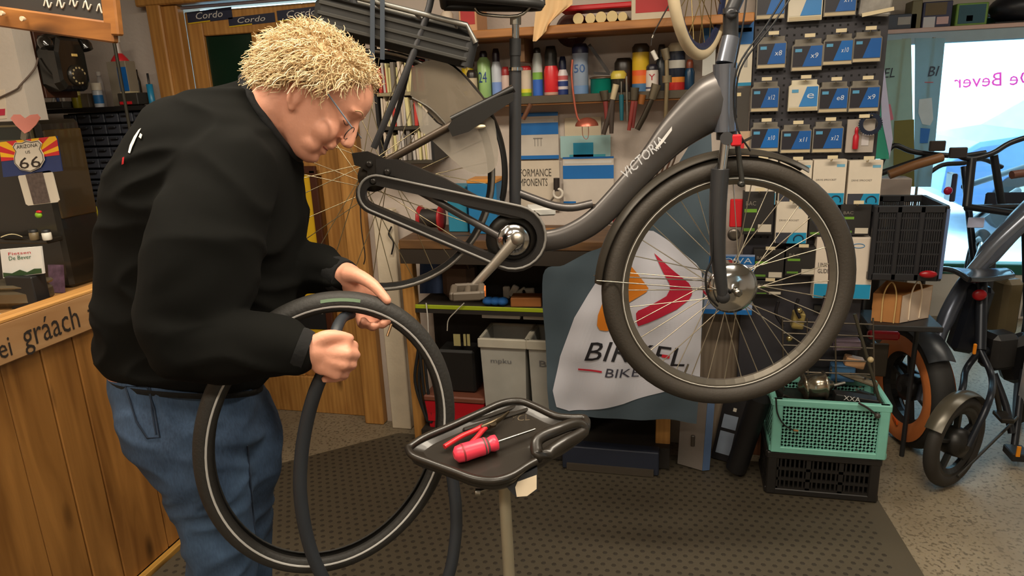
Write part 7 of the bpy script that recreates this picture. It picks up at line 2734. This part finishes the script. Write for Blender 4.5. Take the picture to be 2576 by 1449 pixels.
for yy in (YFc, YFc + .26):
    for i in range(31):
        x = fcx0 + (fcx1 - fcx0) * i / 30
        f.box((x, yy, (zc0 + zc1) / 2), (.0042, .007, zc1 - zc0 - .02))
    for z_ in (.2, .36, .52, .68, .84):
        f.box(((fcx0 + fcx1) / 2, yy, zc0 + (zc1 - zc0) * z_), (fcx1 - fcx0, .008, .006))
for x in (fcx0, fcx1):
    for i in range(15):
        f.box((x, YFc + .26 * i / 14, (zc0 + zc1) / 2), (.006, .004, zc1 - zc0 - .02))
o = f.build('side_bars', CRM, fcr); o['kind'] = 'stuff'
MB().box((fcx1 + .004, YFc - .009, (zc0 + zc1) / 2), (.010, .004, zc1 - zc0 - .02)).build('corner_strip', M((90, 110, 150), .4), fcr)
# paper bag
YPg = 2.80
gx, gy = onY(2196, 760, YPg), onY(2262, 760, YPg)
zb0, zb1 = onY(2230, 808, YPg).z, onY(2230, 738, YPg).z
pbg = thing('paper_bag', 'brown paper carrier bag with twisted handles under the folding crate', 'bag', ((gx.x + gy.x) / 2 + .06, YPg + .05, zb0))
X0, XM = gx.x, gy.x
X2 = onY(2355, 760, YPg + .0).x
f = MB()
lo = [V((X0, YPg, zb0)), V((XM, YPg - .02, zb0)), V((X2, YPg + .06, zb0)), V((X0 + .07, YPg + .12, zb0))]
hi = [V((X0 - .002, YPg, zb1)), V((XM, YPg - .02, zb1 + .0)), V((X2 + .002, YPg + .06, zb1 + .02)), V((X0 + .07, YPg + .12, zb1 + .02))]
f.loft([lo, hi, [p * .98 + sum(hi, V((0, 0, 0))) / 4 * .02 for p in hi], [p + V((0, 0, -.06)) for p in hi]], smooth=False)
f.build('bag_body', M((176, 120, 66), .75), pbg)
MB().prism([lo[1] + V((.003, -.002, .002)), lo[2] + V((-.002, -.002, .002)), hi[2] + V((-.002, -.002, -.002)), hi[1] + V((.003, -.002, -.002))], (0, -.0008, 0)).build('side_gusset', M((206, 184, 164), .7), pbg)
CORD = M((206, 170, 110), .7)
for k, (u0, u1) in enumerate(((.25, .75),)):
    a = lo[0] * .65 + lo[1] * .35; b = lo[0] * .2 + lo[1] * .8
    MB().tube(smooth_path([a + V((0, -.006, .0)), a + V((0, -.006, zb1 - zb0)), (a + b) / 2 + V((.0, -.01, zb1 - zb0 + .05)), b + V((0, -.006, zb1 - zb0)), b + V((0, -.006, 0))], 5), .0028, 6).build('twisted_handle', CORD, pbg)
a = lo[1] * .7 + lo[2] * .3; b = lo[1] * .35 + lo[2] * .65
MB().tube(smooth_path([a + V((0, -.008, .01)), a + V((0, -.008, zb1 - zb0)), (a + b) / 2 + V((.0, -.01, zb1 - zb0 + .05)), b + V((0, -.008, zb1 - zb0)), b + V((0, -.008, .01))], 5), .0028, 6).build('twisted_handle', M((226, 206, 180), .7), pbg)
t = fat
MB().box(((X0 + X2) / 2, YPg + .05, zb0 - .012), (X2 - X0 + .04, .20, .022), bev=.003).build('rear_rack', M((30, 30, 32), .5), t)
f = MB()
for x in (X0 + .0, X2 - .0):
    f.tube([(x, YPg + .17, .0), (x, YPg + .17, zc0 - .008)], .010, 8)
f.build('rack_stay', M((34, 34, 36), .5), t)
MB().box(((fcx0 + fcx1) / 2, YFc + .16, zc0 - .006), (fcx1 - fcx0 + .02, .18, .010)).build('upper_rack', M((30, 30, 32), .5), t)
MB().sph(onY(2335, 690, YFc - .03), (.030, .012, .014), 12, 8).build('red_lamp', M((150, 12, 24), .3), t)
# second parked bicycle: small wheel, thick frame, saddle
W2 = V((sin(radians(46)), cos(radians(46)), 0))
s1c = D(2400, 1120, 2.70)
s1c.z = .19
sm = thing('folding_bicycle', 'black folding bicycle with small wheels parked nearest the camera', 'bicycle', V((s1c.x + .2, s1c.y + .3, 0)))
wheel(sm, s1c, W2, .186, .026, M((44, 40, 36), .65), None, True, nspk=5)
ax2 = V((-W2.y, W2.x, 0))
DK2 = M((36, 40, 48), .35, .4)
f = MB()
for s_ in (.05, -.05):
    f.tube(smooth_path([s1c + ax2 * s_, s1c + ax2 * s_ + V((.07, .06, .16)), D(2462, 940, 2.85) + ax2 * s_, D(2466, 880, 2.87)], 4), .013, 10)
f.build('fork', DK2, sm)
f = MB()
rows = []
for i in range(15):
    a = radians(30 + 120 * i / 14)
    d = W2 * cos(a) + Z1 * sin(a)
    rows.append([s1c + d * (.205 - .012 * s_ * s_) + ax2 * (.032 * s_) for s_ in (-1, -.5, 0, .5, 1)])
f.grid(rows).grid([[p - V((0, 0, .002)) for p in r][::-1] for r in rows])
f.build('fender', M((90, 84, 72), .3, .3), sm)
f = MB()
f.tube([D(2466, 880, 2.87), D(2470, 700, 2.92)], .022, 12)
f.build('seat_tube', DK2, sm)
f = MB()
f.tube(smooth_path([D(2320, 1010, 2.95), D(2352, 880, 2.95), D(2400, 760, 2.96), D(2470, 660, 3.0), D(2560, 560, 3.05), D(2620, 500, 3.1)], 5), [.026] * 8 + [.034] * 8 + [.046] * 10, 14)
f.build('main_tube', M((92, 98, 112), .3, .6), sm)
f = MB()
f.tube(smooth_path([D(2430, 700, 2.97), D(2500, 620, 2.99), D(2580, 545, 3.02)], 5), .024, 12)
f.build('upper_tube', M((120, 124, 134), .25, .6), sm)
f = MB()
rows = []
for i in range(13):
    t_ = i / 12
    row = []
    for k in range(9):
        s_ = -1 + k / 4
        wv = .035 + .055 * (1 - t_) ** .8
        p = D(2402 + 130 * t_, 690 - 8 * t_, 2.88 + .06 * t_) + CF * (wv * s_ * .4) + V((0, 0, .012 * (1 - s_ * s_) + .012 * (1 - t_) ** 3))
        p.y += wv * s_
        row.append(p)
    rows.append(row)
f.grid(rows).grid([[p - V((0, 0, .022)) for p in r][::-1] for r in rows])
for e in (rows[0], rows[-1], [r[0] for r in rows], [r[-1] for r in rows]):
    f.tube([p - V((0, 0, .011)) for p in e], .012, 8)
f.build('saddle', M((28, 28, 32), .22, coat=.3), sm)
MB().tube([D(2468, 715, 2.92), D(2466, 800, 2.90)], .015, 10).build('seat_post', M((30, 30, 34), .3, .5), sm)
MB().sph(D(2464, 742, 2.86), (.028, .012, .024), 12, 8).build('tail_reflector', M((150, 8, 20), .3), sm)
MB().box(D(2452, 878, 2.80), (.012, .012, .045), bev=.003).build('amber_reflector', M((220, 130, 20), .35), sm)
f = MB().box(D(2510, 880, 2.95), (.12, .10, .16), Matrix.Rotation(.4, 3, 'Z'), .02)
f.build('motor_housing', M((22, 21, 22), .45), sm)
f = MB()
c = D(2500, 960, 2.90)
f.tube([c, c + V((.03, -.02, -.12))], .010, 8)
f.box(c + V((.03, -.06, -.13)), (.05, .09, .02), bev=.004)
f.build('crank', M((50, 46, 40), .4, .5), sm)
kk = D(2400, 1170, 2.78)
MB().tube([D(2560, 1050, 2.9), V((s1c.x + .02, s1c.y - .02, .05))], .006, 8).build('stand_rod', M((40, 38, 34), .5), sm)
# third bicycle at the picture edge
W3 = V((.35, .94, 0)).normalized()
t3c = D(2588, 880, 3.15); t3c.z = .34
tb3 = thing('city_bicycle', 'dark city bicycle with silver fender at the right behind the folding one', 'bicycle', V((t3c.x, t3c.y, 0)))
wheel(tb3, t3c, W3, .33, .022, RUB, None, False, nspk=18)
ax3 = V((-W3.y, W3.x, 0))
rows = []
for i in range(25):
    a = radians(10 + 190 * i / 24)
    d = W3 * cos(a) + Z1 * sin(a)
    rows.append([t3c + d * (.36 - .012 * s_ * s_) + ax3 * (.032 * s_) for s_ in (-1, -.5, 0, .5, 1)])
MB().grid(rows).grid([[p - V((0, 0, .002)) for p in r][::-1] for r in rows]).build('fender', M((196, 200, 206), .2, .7), tb3)
f = MB()
f.tube([t3c, t3c + V((-.05, .12, .62))], .018, 10)
f.tube([t3c + V((0, 0, .02)), t3c + W3 * .5 + V((0, 0, .0))], .014, 10)
f.tube([t3c + V((-.05, .12, .55)), t3c + W3 * .6 + V((0, 0, .6))], .02, 10)
f.build('frame', M((34, 38, 46), .3, .5), tb3)
f = MB().box(D(2528, 770, 3.08), (.09, .10, .26), Matrix.Rotation(.3, 3, 'Z'), .02)
f.build('pannier', M((96, 84, 58), .45), tb3)
f = MB()
f.tube(smooth_path([D(2405, 388, 3.3), D(2440, 400, 3.3), D(2495, 386, 3.3), D(2540, 360, 3.3), D(2600, 340, 3.3)], 4), .013, 10)
f.tube([D(2445, 400, 3.3), D(2432, 520, 3.3)], .020, 10)
f.tube([D(2500, 390, 3.35), D(2520, 520, 3.4)], .018, 10)
f.tube([D(2430, 523, 3.3), D(2600, 520, 3.35)], .016, 10)
f.tube([D(2432, 520, 3.3), t3c + V((-.05, .12, .60))], .016, 10)
f.build('handlebar', M((22, 24, 30), .4), tb3)
f = MB()
f.tube(smooth_path([D(2500, 940, 2.95), D(2530, 1020, 2.92), D(2545, 1090, 2.90)], 4), .014, 10)
f.tube([D(2575, 930, 2.95), D(2552, 1120, 2.90)], .014, 10)
f.build('kick_stand', M((40, 42, 48), .4, .4), tb3)
pd_ = MB().box(D(2558, 1140, 2.86), (.07, .09, .035), bev=.004).build('pedal', BLK, tb3)
MB().box(D(2562, 1136, 2.81), (.014, .006, .045)).build('amber_reflector', M((226, 140, 20), .35), pd_)
MB().box(D(2560, 900, 3.0), (.16, .10, .20), Matrix.Rotation(-.4, 3, 'Y'), .03).build('chain_case', M((22, 22, 24), .4), tb3)
a = D(2410, 384, 3.28)
MB().box(a, (.075, .02, .05), bev=.004).build('display', M((52, 46, 46), .4), tb3)
MB().tube([D(2545, 440, 3.3), D(2600, 432, 3.3)], .02, 10).build('grip', M((110, 70, 56), .5), tb3)
MB().sph(D(2385, 480, 3.35), (.02, .01, .02), 10, 8).build('red_lamp', M((170, 20, 60), .3), tb3)
MB().box(D(2455, 560, 3.35), (.07, .01, .05), bev=.003).build('white_tag', M((206, 210, 240), .5), tb3)
# extra wheel and frame behind
W4 = V((.18, 1, 0)).normalized()
c4 = D(2470, 640, 4.0); c4.z = .35
bk4 = thing('upright_bicycle', 'black bicycle standing close to the shop window behind the others', 'bicycle', V((c4.x, c4.y, 0)))
wheel(bk4, c4, W4, .35, .024, RUB, None, False, nspk=20)
f = MB()
f.tube([c4, D(2440, 560, 4.05), D(2425, 420, 4.1)], .020, 10)
f.tube([D(2440, 560, 4.05), D(2560, 480, 4.4)], .022, 10)
f.tube([D(2425, 470, 4.1), D(2576, 420, 4.4)], .018, 10)
f.build('frame', M((26, 30, 40), .3, .5), bk4)
f = MB()
f.tube(smooth_path([D(2330, 440, 4.1), D(2370, 415, 4.1), D(2425, 410, 4.1), D(2470, 400, 4.15), D(2520, 420, 4.2)], 4), .014, 10)
f.build('handlebar', BLK, bk4)
MB().box(D(2392, 470, 4.0), (.03, .10, .16), bev=.006).build('front_light', M((60, 60, 80), .3), bk4)
MB().box(D(2530, 505, 4.1), (.22, .02, .10), bev=.01).build('chain_case', M((30, 34, 50), .35), bk4)
wheel(sm, s1c + W2 * .95 + V((0, 0, .02)), W2, .20, .026, M((44, 40, 36), .65), None, True, nspk=5)
MB().tube(smooth_path([s1c + W2 * .95, D(2520, 900, 3.05), D(2470, 880, 2.9)], 4), .02, 10).build('rear_stay', DK2, sm)
MB().box(D(2440, 800, 2.98), (.10, .09, .30), Matrix.Rotation(.15, 3, 'Y'), .02).build('battery_pack', M((30, 34, 44), .35, .3), sm)
# low parcels and boxes behind the bicycles
for k, (x_, y_, w_, h_, dd_, c_, lb) in enumerate(((2240, 480, .16, .14, 3.6, (176, 160, 150), 'pink grey parcel behind the fat tyre bicycle'),)):
    p = D(x_, y_, dd_)
    t = thing('parcel', lb, 'box', V((p.x, p.y, 0)))
    MB().box(V((p.x, p.y, p.z)), (w_, .12, h_), bev=.004).build('box', M(c_, .6), t)
    MB().box(V((p.x, p.y, (p.z - h_ / 2) / 2)), (w_ * 1.2, .16, p.z - h_ / 2), bev=.004).build('stand', M((80, 76, 70), .6), t)
# ---- window side: roll up banners, shelf and things on it
YBn = 4.55
def banner(lb, L, c, parts):
    t = thing('roll_up_banner', lb, 'banner', onY(L[0][0], L[0][1], YBn))
    P = [onY(*p, YBn) for p in L]
    xx = [p.x for p in P]
    base = V((sum(xx) / 4, YBn, 0))
    MB().prism(P, (0, .004, 0)).build('sheet', M(c, .7, trans=.25), t)
    for nm, pts, col in parts:
        MB().prism([onY(x, y, YBn - .003) for x, y in pts], (0, .001, 0)).build(nm, M(col, .6), t)
    f = MB().tube([(base.x, YBn + .02, .03), (base.x, YBn + .02, max(p.z for p in P))], .008, 8)
    f.build('pole', STEEL, t)
    MB().box((base.x, YBn + .02, .03), ((max(xx) - min(xx)) * .7, .12, .06), bev=.006).build('foot', M((120, 120, 120), .4, .6), t)
    return t
b1 = banner('grey green roll up banner with white shape beside the pegboard', [(2218, 470), (2300, 470), (2292, 96), (2214, 104)], (150, 172, 156), [('red_mark', [(2216, 132), (2226, 138), (2224, 152), (2216, 150)], (200, 30, 80)), ('olive_field', [(2250, 304), (2300, 300), (2300, 470), (2246, 470)], (110, 106, 50)), ('pink_line', [(2214, 262), (2240, 262), (2248, 300), (2236, 306)], (206, 120, 140))])
MB().text('EL', [onY(*p, YBn - .004) for p in ((2223, 196), (2250, 194), (2256, 170), (2228, 172))]).build('lettering', M((44, 50, 60), .6), b1)
b2 = banner('pale blue roll up banner at the window edge with a round white badge', [(2300, 470), (2342, 470), (2378, 96), (2302, 96)], (134, 172, 184), [('white_badge', [(2312, 250), (2344, 246), (2348, 300), (2340, 316), (2320, 312), (2310, 285)], (190, 206, 216)), ('blue_foot', [(2316, 322), (2340, 324), (2334, 360), (2314, 360)], (40, 110, 190)), ('red_line', [(2326, 206), (2348, 206), (2348, 208), (2326, 208)], (200, 90, 100))])
MB().text('BI', [onY(*p, YBn - .004) for p in ((2334, 192), (2356, 191), (2364, 166), (2340, 167))]).build('lettering', M((50, 60, 80), .6), b2)
# mint green upright poster edge
t = thing('green_display', 'turquoise and white display panel behind the pegboard edge', 'display', onY(2220, 300, 3.6))
a = R4(2196, 110, 2226, 400, 3.6)
MB().prism([onY(2204, 150, 3.6), onY(2216, 150, 3.6), onY(2236, 400, 3.6), onY(2180, 400, 3.6)], (0, .006, 0)).build('panel', M((60, 180, 150), .5), t)
MB().prism([onY(2214, 150, 3.592), onY(2222, 150, 3.592), onY(2246, 350, 3.592), onY(2238, 396, 3.592), onY(2218, 300, 3.592)], (0, .004, 0)).build('white_edge', M((206, 206, 240), .5), t)
f = MB().tube([(a[0] * .5 + a[2] * .5, 3.62, 0), (a[0] * .5 + a[2] * .5, 3.62, onY(2210, 150, 3.62).z)], .008, 8)
f.build('pole', STEEL, t)
# shelf over the window
YH = 4.72
za = (onY(2240, 72, YH).z + onY(2576, 58, YH).z) / 2
ws = thing('window_shelf', 'pale shelf board running above the shop window', 'shelf', (2.2, YH, za))
MB().box((2.0, (YH + YG) / 2, za - .012), (2.8, YG - YH, .024), bev=.003).build('board', M((206, 172, 160), .5), ws)
MB().box((2.0, YH + .02, za - .055), (2.8, .02, .06)).build('fascia', M((150, 170, 180), .5), ws)
def onws(px): p = onY(px, 60, YH + .1); return V((p.x, YH + .12, za + .0005))
def wbox(nm, lb, cat, x0, x1, top, c, face=None):
    a, b = onY(x0, 60, YH + .05), onY(x1, 60, YH + .05)
    h = onY(x0, top, YH + .05).z - za
    o_ = V(((a.x + b.x) / 2, YH + .12, za + .0005))
    t = thing(nm, lb, cat, o_)
    MB().box(o_ + V((0, 0, h / 2)), (b.x - a.x, .14, h), bev=.004).build('body', M(c, .5), t)
    if face:
        for nm2, u0, v0, u1, v1, cc in face:
            MB().box(o_ + V(((u0 + u1 - 1) / 2 * (b.x - a.x), -.071, h * (v0 + v1) / 2)), ((b.x - a.x) * (u1 - u0), .002, h * (v1 - v0))).build(nm2, M(cc, .5), t)
    return t
wbox('lamp_set', 'small black lamp set on the shelf beside the pegboard top', 'lamp', 2226, 2306, 38, (70, 78, 92), [('silver_part', .4, .3, .8, .8, (170, 166, 160))])
wbox('helmet_box', 'open box with a dark helmet picture on the window shelf', 'box', 2318, 2392, 6, (50, 52, 84), [('white_panel', .05, .0, .45, .42, (206, 206, 210)), ('pink_label', .5, .12, .9, .40, (206, 170, 170)), ('picture', .08, .48, .8, .95, (96, 78, 46))])
wbox('green_carton', 'green edged carton with turquoise flower picture on the window shelf', 'box', 2402, 2482, 10, (110, 150, 60), [('picture', .08, .1, .92, .92, (24, 80, 96)), ('flower', .34, .2, .54, .45, (206, 150, 140))])
o_ = onws(2560)
t = thing('black_helmet', 'black helmet at the right end of the window shelf', 'helmet', o_)
MB().sph(o_ + V((0, 0, .085)), (.15, .12, .084), 20, 12).build('shell', M((26, 28, 36), .4), t)
MB().box(o_ + V((0, -.0, .005)), (.29, .20, .01), bev=.003).build('rim', BLK, t)
wbox('upper_parcel', 'olive carton behind the lamp set on the window shelf', 'box', 2290, 2316, 2, (120, 112, 80))
# ---- wheel with white tyre hanging from the ceiling
hwc = D(1765, -95, 2.25)
hv = thing('spare_bicycle_wheel', 'white tyred wheel hanging from the ceiling beside the head tube', 'wheel', hwc)
hwv = (CR * .30 + CF * .95); hwv.z = 0; hwv.normalize()
R_h = 235 * 2.25 / F_PX
# measured: narrow ellipse 68 px half width
hwv = CR.copy(); hwv.z = 0; hwv.normalize()
ang = math.acos(.30)
hwv = CR * sin(radians(32)) + CF * cos(radians(32)); hwv.z = 0; hwv.normalize()
axh = V((-hwv.y, hwv.x, 0))
MB().tube(ringpts(hwc, hwv, Z1, R_h - .018, 64), .018, 12, closed=True).build('tyre', M((226, 206, 170), .6), hv)
f = MB(); rim_ring(f, hwc, hwv, Z1, R_h - .033, .022, .02, 56); f.build('rim', M((70, 80, 120), .35, .5), hv)
for h, q in spokes(hwc, 28, hwv, Z1, R_h - .05, .03, .03, cross=2):
    MB().tube([h, q], .0016, 5).build('spoke', M((150, 130, 84), .35, .8), hv)
MB().lathe([(.01, -.05), (.03, -.03), (.03, .03), (.01, .05)], hwc, axh, 16).build('hub', STEEL, hv)
MB().tube([hwc + V((0, 0, R_h)), V((hwc.x, hwc.y, 2.5))], .005, 6).build('hanging_hook', STEEL, hv)
# thin cable hanging from the shelf before the spray cans
t = thing('hanging_lead', 'thin dark lead with white plug hanging before the white can', 'lead', onY(1640, 90, 2.6))
MB().tube(smooth_path([onY(1690, 0, 2.62), onY(1665, 45, 2.62), onY(1642, 90, 2.62), onY(1638, 115, 2.62)], 5), .0025, 6).build('lead', M((50, 44, 40), .5), t)
MB().tube([onY(1641, 128, 2.62), onY(1652, 150, 2.62)], .008, 8).build('plug', WHT, t)
MB().tube([onY(1644, 88, 2.618), onY(1641, 96, 2.618)], .005, 8).build('ferrule', STEEL, t)
MB().tube([onY(1690, 0, 2.62), V((onY(1690, 0, 2.62).x, 2.62, 2.5))], .0025, 6).build('upper_lead', M((50, 44, 40), .5), t)
